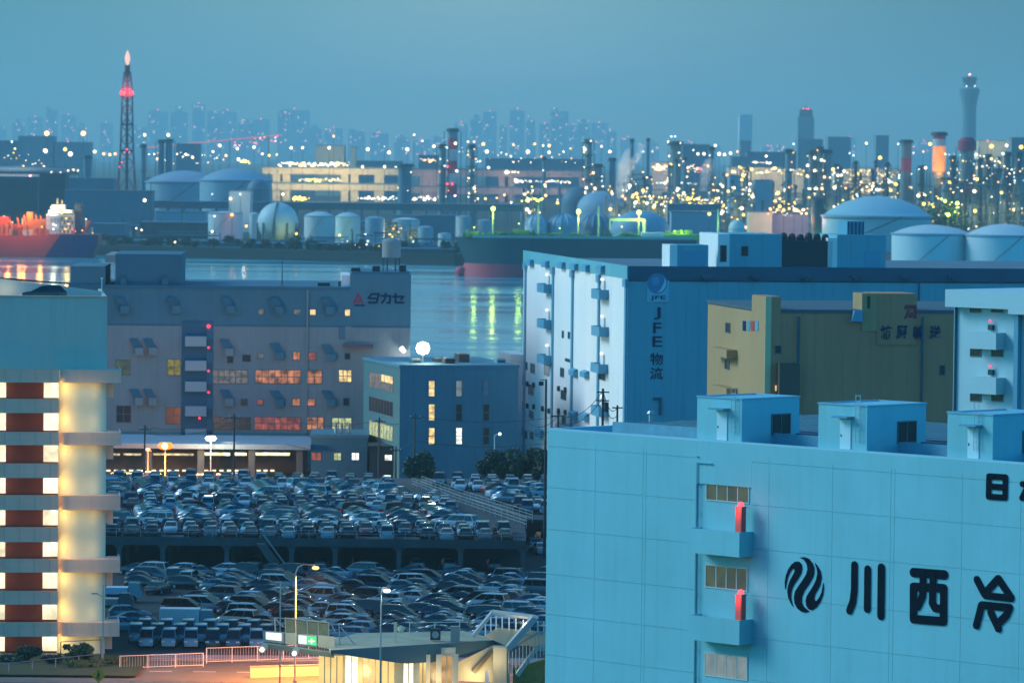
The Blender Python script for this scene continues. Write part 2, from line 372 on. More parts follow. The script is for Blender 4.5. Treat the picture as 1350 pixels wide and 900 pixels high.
# parapet and roof
pp = MB(); pp.box(0, KL, 0.004, 0.35, ZT - 1.0, ZT + 0.12); pp.box(-0.004, 0.35, 0.36, 30, ZT - 1.0, ZT + 0.10); pp.box(0.36, KL, 29.6, 30, ZT - 1.0, ZT + 0.10)
pp.build('parapet', mat('cyan_coping', (0.30, 0.58, 0.68), 0.6, var=0.06), cold)
rf = MB(); rf.box(0.36, KL, 0.36, 29.6, ZT - 0.995, ZT - 0.55)
rx = KF.front(814, 566, 4.0)[0]
rf.box(rx, KL, 4.0, 26, ZT - 0.54, ZT + 0.45)
for k in range(9): rf.box(rx + 0.2, KL, 6.2 + 2.2 * k, 6.32 + 2.2 * k, ZT + 0.455, ZT + 0.53)
rf.build('roof', mat('blue_roof', (0.045, 0.16, 0.22), 0.55, var=0.2, scale=0.4), cold)
lip = MB(); lip.box(rx - 0.25, KL, 3.72, 3.99, ZT - 0.54, ZT + 0.62); lip.build('roof_gutter', mat('gutter_blue', (0.13, 0.35, 0.46), 0.5, var=0.2, scale=1.2), cold)
# windows in the stair bay
for (x0, y0, x1, y1), gl in (((932, 633, 987, 660), W_olive), ((931, 747, 985, 775), W_olive), ((930, 863, 985, 892), W_pale)):
    a, b, c, d = KF.box(x0, y0, x1, y1, 0.14); window(cold, a, b, c, d, gl, y=0.14, nx=4, fm=mat('pale_frame', (0.45, 0.55, 0.52), 0.5, var=0))
# pipe by the bay, ladder rung marks
pi = MB(); u = RX0 + 0.14
pi.cyl((u, -0.07, 1), (u, -0.07, ZT - 1.6), 0.04, n=8)
for k in range(14): pi.box(u - 0.09, u + 0.09, -0.12, -0.003, 2 + 2 * k, 2.07 + 2 * k)
pi.cyl((u, -0.09, ZT - 1.6), (u + 1.5, -0.09, ZT - 1.6), 0.05, n=8); pi.build('drain_pipe', mat('pipe_cyan', (0.12, 0.36, 0.44), 0.5, var=0.1), cold)
# balconies with red cabinets
for yc in (705, 820, 935):
    a, b, c, d = KF.box(908, yc - 6.5, 976, yc + 26, -1.3)
    o = MB(); o.box(a, b, -1.4, -1.28, c, d); o.box(b - 0.12, b, -1.27, -0.004, c, d); o.box(a, a + 0.12, -1.27, -0.004, c, d); o.box(a + .12, b - .12, -1.27, 0.13, d - 0.35, d - 0.2)
    o.build('balcony', M_cyan, cold)
    if yc < 900:
        xx = KF.front(980, yc - 6, -0.75)[0]
        cab = thing('hydrant_cabinet', ['red hydrant cabinet with glowing dome on the upper balcony of the cyan cold store', 'red hydrant cabinet with glowing dome on the lower balcony of the cyan cold store'][yc > 750], 'hydrant cabinet', KF.w(b - 0.42, -0.85, d - 0.2), KF.a, 'red cabinets on the balconies')
        q = MB(); q.box(-.29, .29, -.25, .25, 0, 1.95); q.box(-.33, .33, -.28, .28, 1.951, 2.02); q.box(-.22, .22, -.262, -.252, 0.15, 1.8)
        q.build('cabinet_body', mat('cabinet_red', (0.75, 0.10, 0.09), 0.45, var=0.05, emit=0.0), cab)
        dm = MB().lathe((0, 0, 2.02), [(0.24, 0), (0.24, 0.10), (0.20, 0.24), (0.11, 0.34), (0.001, 0.37)], 16); dm.build('dome_lamp', lampmat('dome_red', (1, 0.10, 0.16), 1.6, True), cab, True)
        plight('dome_glow', (0, -0.75, 1.9), 45, (1, 0.12, 0.1), 0.12, cab)
# penthouses
for i, (xa, xb, xc, yt, yb) in enumerate(((919, 978, 1054, 523, 583), (1079, 1143, 1221, 532, 597), (1249, 1309, 1400, 544, 606))):
    u0 = KF.front(xa, yt + 25, 0.4)[0]; u1 = KF.front(xb, yt + 25, 0.4)[0]; zt = KF.front(xa, yt, 0.4)[1]
    # depth from where the side face ends
    v1 = KF.side(xc if xc < 1350 else 1385, yt + 8, u1)[0]
    ph = MB(); ph.box(u0, u1, 0.40, v1, ZT - 0.53, zt); o = ph.build('stair_penthouse', M_cyan, cold)
    t_ = MB(); e = 0.06
    t_.box(u0 - e, u1 + e, 0.34, 0.5, zt, zt + 0.1); t_.box(u0 - e, u1 + e, v1 - 0.1, v1 + e, zt, zt + 0.1); t_.box(u0 - e, u0 + .12, 0.5, v1 - .1, zt, zt + .1); t_.box(u1 - .12, u1 + e, 0.5, v1 - .1, zt, zt + .1)
    t_.build('roof_edge', mat('roof_edge_blue', (0.16, 0.42, 0.55), 0.5, var=0.1), o)
    wdt = u1 - u0; dx = u0 + wdt * 0.46
    dr = MB(); dr.box(dx, dx + 1.0, 0.34, 0.398, ZT + 0.13, ZT + 2.25); d_ = dr.build('door', mat('pale_door', (0.50, 0.72, 0.78), 0.5, var=0.05), o)
    hb = MB(); hb.box(dx + .08, dx + .14, 0.30, 0.338, ZT + 1.0, ZT + 1.15); hb.build('handle', M_dark, d_)
    aw = MB(); aw.box(dx - 0.25, dx + 1.25, -0.35, 0.398, ZT + 2.34, ZT + 2.46); aw.build('awning', M_bluem, o)
    ld = MB(); lx = u0 + wdt * (0.80 if i != 2 else 0.62)
    for q in (0, 0.42): ld.cyl((lx + q, 0.22, ZT + 0.7), (lx + q, 0.22, zt + 0.85), 0.028, n=6)
    for k in range(9): ld.cyl((lx, 0.22, ZT + 0.9 + 0.38 * k), (lx + 0.42, 0.22, ZT + 0.9 + 0.38 * k), 0.02, n=5)
    ld.build('ladder', mat('ladder_grey', (0.40, 0.55, 0.60), 0.5, var=0), o)
    window(o, v1 * 0.55, v1 * 0.55 + 1.9, zt - 2.6, zt - 1.2, M_glassd, y=u1, nx=2, side=1)
# lettering: logo, the three big characters, the smaller sign at the edge
def kz(zx, zy): return KF.front(1010 + zx / 3.215, 620 + zy / 3.215, -0.05)
def kl(*pts): return [kz(*p) for p in pts]
px2m = (KF.front(1200, 770)[0] - KF.front(1199, 770)[0]) / 3.215
big = [[26*px2m] + kl((374, 400), (373, 505), (367, 555), (353, 592)), [26*px2m] + kl((430, 418), (428, 585)), [28*px2m] + kl((488, 411), (486, 614))]
strokes(cold, 'lettering', M_ink, big, 0.3, -0.0)
big2 = [[30*px2m] + kl((624, 431), (755, 441)), [28*px2m] + kl((624, 492), (752, 498), (751, 638), (624, 628), (624, 492)),
        [26*px2m] + kl((665, 445), (663, 530), (642, 575)), [26*px2m] + kl((708, 448), (704, 560), (716, 582), (745, 585))]
strokes(cold, 'lettering', M_ink, big2, 0.3, -0.0)
big3 = [[25*px2m] + kl((893, 462), (922, 518)), [25*px2m] + kl((982, 458), (925, 522)), [25*px2m] + kl((984, 458), (1038, 538)), [23*px2m] + kl((928, 528), (1038, 541)),
        [25*px2m] + kl((915, 569), (1032, 580), (1018, 612), (985, 645)), [25*px2m] + kl((952, 600), (984, 668)), [25*px2m] + kl((912, 572), (891, 655))]
strokes(cold, 'lettering', M_ink, big3, 0.3, -0.0)
sm = [[19*px2m] + kl((944, 24), (1014, 28), (1012, 114), (942, 110), (944, 24)), [19*px2m] + kl((944, 66), (1012, 71))]
strokes(cold, 'lettering', M_ink, sm, 0.3, -0.0)
sm2 = [[19*px2m] + kl((1086, 57), (1112, 58), (1084, 116)), [19*px2m] + kl((1128, 30), (1126, 122)), [19*px2m] + kl((1160, 56), (1140, 74), (1172, 120))]
strokes(cold, 'lettering', M_ink, sm2, 0.3, -0.0)
kq = lambda zx, zy: KF.front(1025 + zx / 10, 725 + zy / 10, -0.05)
for shp in (((100,512),(95,420),(110,330),(140,250),(180,190),(230,148),(275,145),(310,175),(322,230),(310,300),(270,370),(220,440),(190,500),(175,570),(175,640),(190,700),(205,745),(170,690),(140,620),(128,540),(140,460),(165,390),(205,320),(228,270),(215,240),(190,245),(160,290),(130,360),(112,440)),
            ((290,95),(350,88),(410,110),(455,165),(480,230),(478,310),(450,380),(400,460),(345,540),(318,610),(315,680),(340,740),(385,780),(415,800),(370,820),(310,805),(260,765),(225,700),(215,620),(230,540),(275,470),(330,390),(375,320),(395,250),(385,180),(350,125)),
            ((490,165),(530,210),(565,280),(578,360),(560,450),(525,520),(490,580),(480,630),(490,665),(515,665),(550,620),(580,550),(602,430),(606,510),(595,590),(560,680),(510,750),(450,788),(410,775),(378,730),(370,660),(385,600),(430,530),(480,450),(510,380),(525,300),(515,240))):
    MB().prism([kq(*q) for q in shp][::-1], -0.06, -0.004).build('emblem', M_ink, cold)
# cables, vents and small fittings on the facade and the roof
for k, (vx, vy) in enumerate(((3, 8), (8, 12), (14, 9), (33, 10), (40, 8))):
    vt = MB(); vt.cyl((vx, vy, ZT + .45), (vx, vy, ZT + 1.1), .18, n=8); vt.cyl((vx, vy, ZT + 1.1), (vx, vy, ZT + 1.3), .34, .2, 8); vt.build('roof_vent', M_steel, cold)

# ================================================================== 2. white and blue warehouse with the vertical sign
JT = 34.0
C = gp(828, 350.5, JT); D = gp(691, 330.0, JT)
JF = Frame(C, math.atan2(D.y - C.y, D.x - C.x) - math.pi / 2)
JD = (D - C).length; JL = 150.0
jfe = fthing('warehouse', 'tall warehouse with a white side wall and a blue front carrying a vertical sign', 'warehouse', JF)
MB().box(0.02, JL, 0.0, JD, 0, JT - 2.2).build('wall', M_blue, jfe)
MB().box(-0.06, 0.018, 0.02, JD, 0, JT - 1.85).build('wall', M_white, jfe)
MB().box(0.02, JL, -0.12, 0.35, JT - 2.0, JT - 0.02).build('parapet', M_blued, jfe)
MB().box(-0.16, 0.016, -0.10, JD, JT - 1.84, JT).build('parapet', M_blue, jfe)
MB().box(0.4, JL, 0.4, JD, JT - 2.19, JT - 1.2).build('roof', M_roof, jfe)
def jside(x0, y0, x1, y1, x=-0.06): return JF.sbox(x0, y0, x1, y1, x)
Z7 = lambda zx, zy: (680 + zx / 3.214, 320 + zy / 3.214)
for i, (zx, zy, s_) in enumerate(((68,85,23),(134,92,23),(202,97,23),(256,103,22),(304,108,22),(368,113,24),(252,549,22),(300,557,22),(252,730,24),(300,738,24),(108,808,26))):
    px, py = Z7(zx, zy); v, z = JF.side(px, py, -0.1); hw = s_ / 3.214 / 6000 * 760 / 2 * 1.0
    b = MB(); b.box(-0.8, -0.063, v - 2.2, v + 2.2, z - hw, z + hw * .8); b.add([(-0.8, v-2.2, z+hw*.8), (-0.8, v+2.2, z+hw*.8), (-.063, v+2.2, z+hw*1.4), (-.063, v-2.2, z+hw*1.4)], [(0, 1, 2, 3)])
    b.build('vent_hood', M_bluem, jfe)
for zx, zy, s_ in ((141,192,35),(141,342,35),(141,492,35),(376,217,36),(376,374,36),(373,530,34),(375,712,36)):
    px, py = Z7(zx, zy); v, z = JF.side(px, py, -0.1); h = s_ / 3.214 / 6000 * 760
    b = MB(); b.box(-1.5, -0.063, v - 3.4, v + 3.4, z - h / 2, z - h / 2 + .15); b.box(-1.5, -1.42, v - 3.4, v + 3.4, z - h / 2 + .15, z + h / 2); b.box(-1.419, -0.063, v - 3.4, v - 3.3, z - h/2 + .15, z + h/2); b.box(-1.419, -.063, v + 3.3, v + 3.4, z - h/2 + .15, z + h/2)
    o = b.build('balcony', M_bluem, jfe)
    bulb('lamp', (-0.35, v + 1.0, z + h / 2 + 1.4), 0.22, lampmat('balcony_lamp', (1, 0.9, 0.85), 1.6), o)
    d_ = MB().box(-0.12, -0.064, v - 0.6, v + 0.6, z - h / 2 + .16, z + h / 2 + 1.2); d_.build('door', M_takl, o)
for zx in (40, 157, 240, 352, 466):
    px, py = Z7(zx, 400); v, _ = JF.side(px, py, -0.1)
    b = MB(); b.box(-0.30, -0.063, v - 0.65, v + 0.65, 0.0, JT - 2.2); b.box(-0.5, -.063, v - 1.2, v + 1.2, JT - 3.0, JT - 1.9); b.build('downpipe', M_bluem, jfe)
for zx, zy, a_, b_ in ((72,532,18,38),(46,522,8,30),(65,622,22,38),(66,727,18,30),(197,549,16,36),(203,645,22,36),(132,540,22,40),(24,525,10,40),(24,618,10,36),(23,718,10,34),(22,805,10,34),(68,815,14,30),(200,388,8,28),(226,392,8,26),(366,566,26,26),(220,497,20,10),(204,752,16,30),(44,812,10,30)):
    a0 = Z7(zx - a_ / 2, zy - b_ / 2); a1 = Z7(zx + a_ / 2, zy + b_ / 2)
    v0, v1, z0, z1 = jside(a0[0], a0[1], a1[0], a1[1]); window(jfe, v0, v1, z0, z1, M_glassd if zx != 132 else W_dim, y=-0.06, side=-1)
for zx, zy in ((53,597),(80,602),(186,617),(214,622),(53,690),(80,694),(118,702),(186,712),(214,718),(145,712)):
    px, py = Z7(zx, zy); v, z = JF.side(px, py, -0.06); MB().cyl((-0.45, v, z), (-0.063, v, z), 0.42, n=10).build('vent_cap', M_dark, jfe)
ap = at(674, 467, 738); ta = thing('warehouse_annex', 'lower white annex peeking out between the office and the tall white side wall', 'building', (ap.x, 738, 0), JF.a)
MB().box(0, 2.6, 0, 14, 0, ap.z - 1.0).build('wall', M_white, ta); MB().box(-.1, 2.7, -.1, 14, ap.z - .997, ap.z).build('parapet', M_white, ta)
for k in range(4): MB().box(1.9, 2.25, -.05, -.003, ap.z - 5 - 4.2 * k, ap.z - 3.4 - 4.2 * k).build('window', M_glassd, ta)
# emblem board and lettering on the blue front
a, b, c, d = JF.box(853, 359, 882, 398, -0.1)
bd = MB().box(a, b, -0.10, -0.003, c, d).build('sign_board', mat('pale_sign', (0.22, 0.52, 0.62), 0.5, var=0), jfe)
ex, ez = JF.front(866.7, 373.5, -0.15); er = 12.2 / 6000 * 712
def disc(cx, cz, r, y0, y1, n=28): return MB().prism([(cx + r * math.cos(2*math.pi*i/n), cz + r * math.sin(2*math.pi*i/n)) for i in range(n)], y0, y1)
disc(ex, ez, er, -0.14, -0.102).build('emblem', mat('emblem_blue', (0.05, 0.22, 0.40), 0.4, var=0), bd)
def crescent(cx, cz, r, y, a0, a1, wmax, n=24):
    b = MB(); P = []
    for i in range(n + 1):
        t = i / n; an = R(a0 + (a1 - a0) * t); wd = wmax * math.sin(math.pi * t) + 0.01
        P.append(((cx + r * math.cos(an), cz + r * math.sin(an)), (cx + (r - wd) * math.cos(an), cz + (r - wd) * math.sin(an))))
    for p, q in zip(P[:-1], P[1:]): b.add([(p[0][0], y, p[0][1]), (p[1][0], y, p[1][1]), (q[1][0], y, q[1][1]), (q[0][0], y, q[0][1])], [(0, 1, 2, 3)])
    return b
crescent(ex, ez, er * 0.88, -0.145, -95, 40, er * 0.30).build('emblem', mat('emblem_pale', (0.45, 0.70, 0.75), 0.4, var=0), bd)
disc(ex - er * .15, ez + er * .25, er * .42, -0.146, -0.141).build('emblem', mat('emblem_mid', (0.10, 0.33, 0.48), 0.4, var=0), bd)
a, b, c, d = JF.box(857.5, 389.5, 877.5, 396, -0.12); text_mesh('JFE', bd, 'lettering', M_ink2, a, b, c, d, -0.13, thick=0.03)
for ch, r_ in (('J', (862, 405, 871, 421)), ('F', (861, 425, 872, 439)), ('E', (860, 443, 873, 457)), ('物', (857, 465, 874, 481)), ('流', (857, 484, 874, 500))):
    a, b, c, d = JF.box(*r_, -0.05); text_mesh(ch, jfe, 'lettering', M_ink2, a, b, c, d, -0.06)
b = MB(); a0, z0 = JF.front(861, 525, 0); a1, z1 = JF.front(872, 525, 0); _, z2 = JF.front(871, 547, 0)
b.box(a0, a1, -0.3, -0.004, z0 - .18, z0 + .18); b.box(a1 - .3, a1, -0.3, -0.004, z2, z0 - .181); b.build('pipe', M_blued, jfe)
for px in (930, 995, 1062, 1127, 1192, 1255):
    u, z = JF.front(px, 365, 0); b = MB(); b.box(u - .6, u + .6, -0.9, -0.004, z - .15, z + .25); b.cyl((u, -.5, z - .15), (u, -.9, z - .6), .22, n=8); b.build('wall_lamp', M_blued, jfe)
u, _ = JF.front(1211, 400, 0); MB().box(u - .12, u + .12, -0.2, -0.004, 0, JT - 2.01).build('downpipe', M_blued, jfe)
# plant on its roof: white box unit, big block with louvres, dark coolers
def onroof(name, label, cat, x0, x1, ytop, d_off, depth, m, fr=JF, z0=JT - 1.2):
    u0 = fr.front(x0, ytop, d_off)[0]; u1, zt = fr.front(x1, ytop, d_off)
    t = thing(name, label, cat, fr.w((u0 + u1) / 2, d_off, z0), fr.a); hw = (u1 - u0) / 2
    MB().box(-hw, hw, 0, depth, 0, zt - z0).build('casing', m, t)
    return t, hw, zt - z0
t, hw, h = onroof('rooftop_unit', 'low blue plant box with a white end on the warehouse roof near the ship', 'roof unit', 893, 934, 323, 6, 6, M_blue)
MB().box(-hw - 1.1, -hw - 0.004, 0, 6, 0, h).build('end_panel', M_white, t); MB().box(-hw + .5, hw - .5, -.05, -.003, h * .2, h * .8).build('louvre', M_bluem, t)
t, hw, h = onroof('rooftop_penthouse', 'wide blue penthouse on the warehouse roof with a small dark window', 'roof unit', 962, 1031, 309, 10, 14, M_blue)
MB().box(-hw - 1.7, -hw - 0.004, 0, 14, 0, h).build('end_panel', M_white, t); window(t, -hw + 1.8, -hw + 2.7, h * .45, h * .68, M_glassd); window(t, -hw - 1.3, -hw - .5, h * .3, h * .7, M_glassd, y=-0.001)
for k, px in enumerate((1037, 1048, 1059, 1070, 1081, 1092)):
    t, hw, h = onroof('cooling_tower', 'dark round topped cooling tower, %s from the left in the row on the blue roof' % ORD[k], 'cooling tower', px - 5.8, px + 5.8, 316 + (k % 3), 10, 4, M_dark)
    tag(t, group='cooling towers on the warehouse roof'); MB().lathe((0, 2, h), [(hw * .92, 0), (hw * .92, .4), (hw * .6, .9), (0.001, 1.0)], 12).build('fan_cowl', M_dark, t, True)
t, hw, h = onroof('rooftop_unit', 'blue penthouse with a white end panel beside the dark cooling towers', 'roof unit', 1104, 1168, 310, 10, 12, M_blue)
MB().box(-hw - 1.4, -hw - .004, 0, 12, 0, h * .92).build('end_panel', M_white, t); MB().box(0.5, hw - .8, -.06, -.003, h * .15, h * .6).build('louvre', M_bluem, t)
t, hw, h = onroof('water_tank', 'dark ribbed water tank on the blue penthouse in front of the white domed tank', 'water tank', 1117, 1139, 292, 12, 6, M_bluem, z0=JT + 1.9)
for k in range(5): MB().box(-hw + hw * .45 * k + .05, -hw + hw * .45 * k + .25, -.15, -.003, 0, h).build('rib', M_blued, t)

# ================================================================== 3. tan and brown warehouse
KT_d = 500.0
Cc = at(1013, 412, KT_d); KZ = Cc.z
BF = Frame(Cc, R(10))
tan = fthing('warehouse', 'tan and brown warehouse with two stubby towers and a red mark above Japanese characters', 'warehouse', BF)
u_r = BF.front(1262, 480)[0]; v_l = BF.side(933, 480, 0)[0]
MB().box(0.02, u_r + 12, 0.0, v_l, 0, KZ - .002).build('wall', M_tand, tan)
MB().box(-0.05, 0.016, 0.0, v_l, 0, KZ - 0.1).build('wall', M_tan, tan)
MB().box(-0.2, u_r + 12, -0.1, v_l + .1, KZ, KZ + 0.35).build('parapet', mat('tan_coping', (0.05, 0.10, 0.13), 0.6, var=0.1), tan)
# towers
u1 = BF.front(1028, 450)[0]; z1 = BF.front(1020, 391, -0.3)[1]; v1 = BF.side(991, 450, -0.3)[0]
o = MB().box(-0.28, u1, -0.3, v1, 0, z1).build('stair_tower', M_tand, tan); MB().box(-0.34, -0.283, -0.3, v1, 0, z1 - .1).build('tower_side', M_tan, o)
MB().box(-0.42, 0.25, -0.4, -0.303, 0, z1).build('corner_strip', mat('pale_tan', (0.62, 0.55, 0.30), 0.6, var=0.05), o)
a = BF.front(1157, 400, -0.3)[0]; b = BF.front(1209, 400, -0.3)[0]; z2 = BF.front(1180, 387, -0.3)[1]
o = MB().box(a, b, -0.16, 6, KZ - 3.5, z2).build('stair_tower', M_tand, tan)
a0 = BF.front(1137, 400, -0.3)[0]; MB().box(a0, a - .004, -0.14, 4, KZ - 2.0, z2).build('tower_side', M_tan, o)
MB().box(a0 + .6, a0 + .9, -.2, -.123, KZ + .5, z2 - .3).build('door_strip', M_dark, o)
MB().prism([(a0 - 1.3, KZ - .9), (a0 - .1, KZ - .9), (a0 - .1, KZ + .3), (a0 - 1.0, KZ + .3)], -0.9, -0.11).build('exhaust_hood', M_bluem, tan)
tw = BF.box(1192, 402, 1209, 420, -0.36)
f = lambda q, r_: (tw[0] + (tw[1] - tw[0]) * q, tw[2] + (tw[3] - tw[2]) * r_)
em = MB(); Y3 = -.24
em.prism([f(.0, .72), f(1, .72), f(1, 1), f(.12, 1)], Y3, -.163); em.prism([f(.78, 0), f(1, 0), f(1, .719), f(.78, .719)], Y3, -.163); em.prism([f(.0, .0), f(.16, .0), f(.5, .6), f(.36, .7)], Y3, -.163); em.prism([f(.3, .08), f(.7, .08), f(.7, .45), f(.5, .45)], Y3, -.163)
em.build('emblem', mat('dull_red', (0.35, 0.02, 0.05), 0.5, var=0), tan)
for ch, x0, x1 in (('楠', 1160, 1175), ('原', 1181, 1196), ('輸', 1203, 1218), ('送', 1225, 1240)):
    a, b, c, d = BF.box(x0, 429, x1, 447, -0.05); text_mesh(ch, tan, 'lettering', M_ink2, a, b, c, d, -0.22, bold=.03)
for px in (1052, 1215):
    u = BF.front(px, 480)[0]; MB().cyl((u, -.2, 0), (u, -.2, KZ - .4), .12, n=8).build('downpipe', M_blued, tan)
for k, px in enumerate((981.5, 987, 992.5, 998)):
    v0, v1_, z0, z1_ = BF.sbox(px - 2, 423, px + 2, 436, -0.06 if px < 990 else -0.35)
    xx = -0.05 if px < 990 else -0.34
    MB().box(xx - .06, xx - .003, v0, v1_, z0, z1_).build('sign_plate', [M_ink2, M_bluem, M_red, M_bluem][k], tan)
for x0, y0, x1, y1 in ((957, 426, 963, 438), (956, 474, 962, 486)):
    v0, v1_, z0, z1_ = BF.sbox(x0, y0, x1, y1, -.05); window(tan, v0, v1_, z0, z1_, M_glassd, y=-.05, side=-1)
for yb in (459, 509):
    v0, v1_, z0, z1_ = BF.sbox(950, yb, 972, yb + 11, -.05); b = MB().box(-1.3, -.053, v0, v1_, z0, z1_); b.build('balcony', M_tan, tan)
for x0, y0, x1, y1 in ((1022, 456, 1029, 465), (1240, 482, 1246, 494)):
    a, b, c, d = BF.box(x0, y0, x1, y1, -.3); window(tan, a, b, c, d, M_glassd, y=-.3 if x0 < 1030 else 0)
a, b, c, d = BF.box(1029, 478, 1050, 522, -0.05); MB().box(a - .5, b, -1.6, -.31, 0, d).build('annex', mat('brown_shed', (.12, .08, .06), .7, var=.1), tan)
a, b, c, d = BF.box(1022, 508, 1026, 515, -0.35); MB().box(a, b, -.36, -.302, c, d).build('lit_window', W_yel, tan)
# ================================================================== 4. white building at the right edge
WP = at(1258, 404, 415.0); WFm = Frame(WP, KF.a); WZ = WP.z
wh = fthing('factory_building', 'white panelled building with projecting balconies at the right edge behind the cyan store', 'building', WFm)
M_wb = mat('white_blue_panel', (0.40, 0.58, 0.62), 0.6, var=0.06, scale=0.2, streak=0.8)
MB().box(0, 26, 0, 16, 0, WZ).build('wall', M_wb, wh)
a, b, c, d = WFm.box(1246, 383, 1333, 401, -1.2); MB().box(a, b, -1.2, 16.4, WZ + .002, d).build('roof_fascia', M_wb, wh); MB().box(b - .01, b + 14, -1.6, 16.4, WZ - .4, d + .05).build('roof_fascia', M_wb, wh)
u = WFm.front(1341, 450)[0]; MB().box(u, u + .5, -.5, -.003, 0, WZ - .41).build('downpipe', M_bluem, wh)
u = WFm.front(1259, 450)[0]; MB().cyl((u + .15, -.12, 0), (u + .15, -.12, WZ), .12, n=8).build('downpipe', M_blued, wh)
for yb in (438, 497, 556):
    a, b, c, d = WFm.box(1275, yb, 1314, yb + 22, -1.2)
    o = MB().box(a, b + .0, -1.3, -.003, c, d).build('balcony', M_wb, wh)
    e = WFm.box(1305, yb - 10, 1311, yb - 3, 0); MB().box(e[0], e[1], -.3, -.003, e[2], e[3]).build('control_box', M_dark, o)
    bulb('lamp', (e[0] + .3, -.35, e[3] + .35), .13, lampmat('small_red_lamp', (1, .08, .25), 1.5), o)
for yb in (402, 460, 519):
    for x0, x1 in ((1280, 1293), (1308, 1322)):
        a, b, c, d = WFm.box(x0, yb, x1, yb + 9, 0); window(wh, a, b, c, d, M_glassd)
# ================================================================== 5. small blue grey office by the water
OC = at(528, 485, 680); OF = Frame(OC, R(14)); OZ = OC.z
off = fthing('office_building', 'three storey blue grey office with tall narrow windows and a bright floodlight above', 'office', OF)
u_e = OF.front(683, 560)[0]; v_e = OF.side(479, 560, 0)[0]
MB().box(0.02, u_e, 0, v_e, 0, OZ).build('wall', M_off, off); MB().box(.4, u_e - .4, .4, v_e - .4, OZ + .004, OZ + .3).build('roof', M_dark, off); MB().box(-.05, .016, .0, v_e, 0, OZ - .05).build('wall', M_offl, off)
MB().box(-.2, u_e + .1, -.1, v_e + .1, OZ + .003, OZ + .45).build('parapet', M_off, off)
for ci, px in enumerate((569, 605, 641)):
    for ri, (ya, yb) in enumerate(((502, 522), (533, 554), (564, 585))):
        a, b, c, d = OF.box(px - 3.6, ya, px + 3.6, yb, 0)
        gl = [[W_yel, W_pale, mat('grey_glass', (.12, .2, .28), .3, var=0)], [W_yel, M_glassd, M_glassd], [W_yel, W_white, M_glassd]][ri][ci]
        window(off, a, b, c, d, gl, nz=2, fw=.1)
for ya, yb, gl in ((494, 513, W_dim), (526, 545, M_glassd), (558, 577, litwin('green_lit_glass', (.75, .85, .4), .55))):
    v0, v1, z0, z1 = OF.sbox(487, ya, 518, yb, -.05); window(off, v0, v1, z0, z1, gl, y=-.05, side=-1, nx=8, fw=.15)
v0, v1, z0, z1 = OF.sbox(502, 495, 517, 504, -.2); MB().box(-.16, -.115, v0, v1, z0, z1).build('lit_window', W_yel, off)
def roofbox(fr, x0, x1, yt, v, zb, dep, label, m=M_dark, name='rooftop_unit'):
    u0, zt = fr.front(x0, yt, v); u1 = fr.front(x1, yt, v)[0]; hw = (u1 - u0) / 2
    t = thing(name, label, 'roof unit', fr.w((u0 + u1) / 2, v, zb), fr.a); h = max(.5, zt - zb)
    MB().box(-hw, hw, 0, dep, 0, h).build('casing', m, t); MB().box(-hw * .8, hw * .8, dep * .15, dep * .85, h + .003, h + .15).build('top_grille', M_steel, t)
    MB().box(-hw * .7, hw * .7, -.06, -.003, h * .25, h * .75).build('louvre', M_dark, t)
    return t
roofbox(OF, 587, 600, 473, 4, OZ + .45, 2.5, 'dark air handling box in the middle of the office roof')
roofbox(OF, 605, 619, 467, 8, OZ + .45, 3, 'tallest dark unit on the right half of the office roof')
roofbox(OF, 655, 667, 479, 6, OZ + .45, 2, 'small low box near the right end of the office roof', M_bluem)
roofbox(OF, 543, 556, 474, 6, OZ + .45, 2, 'pale roof unit standing under the bright floodlight', M_offl)
roofbox(OF, 574, 583, 476, 9, OZ + .45, 2, 'small square unit left of the middle box on the office roof')
u, z = OF.front(557.5, 459, 7)
fl = thing('floodlight', 'glaring white floodlight on a short mast above the office roof', 'floodlight', OF.w(u, 7, OZ + .45), OF.a)
MB().cyl((0, 0, 0), (0, 0, z - OZ - 1.2), .09, n=8).build('mast', M_steel, fl)
MB().lathe((0, 0, z - OZ - .45), [(.001, -1.0), (.8, -.7), (1.05, 0), (.8, .7), (.001, 1.0)], 16).build('lamp_head', L_white, fl, True)
plight('flood_lamp', (0, -2.6, z - OZ + .6), 1500, (1, .95, .7), .6, fl)

# ================================================================== 6. grey logistics building with the katakana sign
TK = at(140, 379, 720); TK2 = at(541, 386.5, 718)
TF = Frame(TK, R(2.5)); TZ = TF.front(300, 381)[1]
tak = fthing('logistics_building', 'long grey multi storey logistics building with a red triangle sign at its right end', 'building', TF)
u0 = TF.front(90, 450)[0]; u1 = TF.front(541, 450)[0]; ub = TF.front(461, 450)[0]; zmid = TF.front(300, 428)[1]
MB().box(u0, u1, 0, 34, zmid, TZ).build('wall', M_tak, tak)
MB().box(u0, u1, 0.003, 34, 0, zmid - .003).build('wall', M_takl, tak)
MB().box(u0, u1, -.06, -.002, zmid - .25, zmid + .05).build('floor_band', M_takd, tak)
MB().box(u0, ub - .01, -.15, 34, TZ + .003, TZ + .5).build('parapet', M_takd, tak)
zb = TF.front(500, 361)[1]; MB().box(ub, u1 + .01, -.05, 22, TZ + .004, zb).build('head_block', M_tak, tak); MB().box(ub, u1 + .01, -.05, -.004, TF.front(500, 428)[1], TZ).build('head_wall', M_tak, tak)
MB().box(ub - 1.4, ub - .005, .5, 20, TZ + .51, zb - .3).build('head_side', M_white, tak); MB().box(ub + .3, u1 - .3, .2, 21, zb + .003, zb + .3).build('parapet', M_takd, tak)
a, b, c, d = TF.box(152, 335, 239, 380, 1); MB().box(a, b, 1, 24, TZ + .51, d).build('upper_block', M_takd, tak)
MB().box(a - 1.6, a - .004, 1, 24, TZ + 4, d - .2).build('upper_side', M_takl, tak)
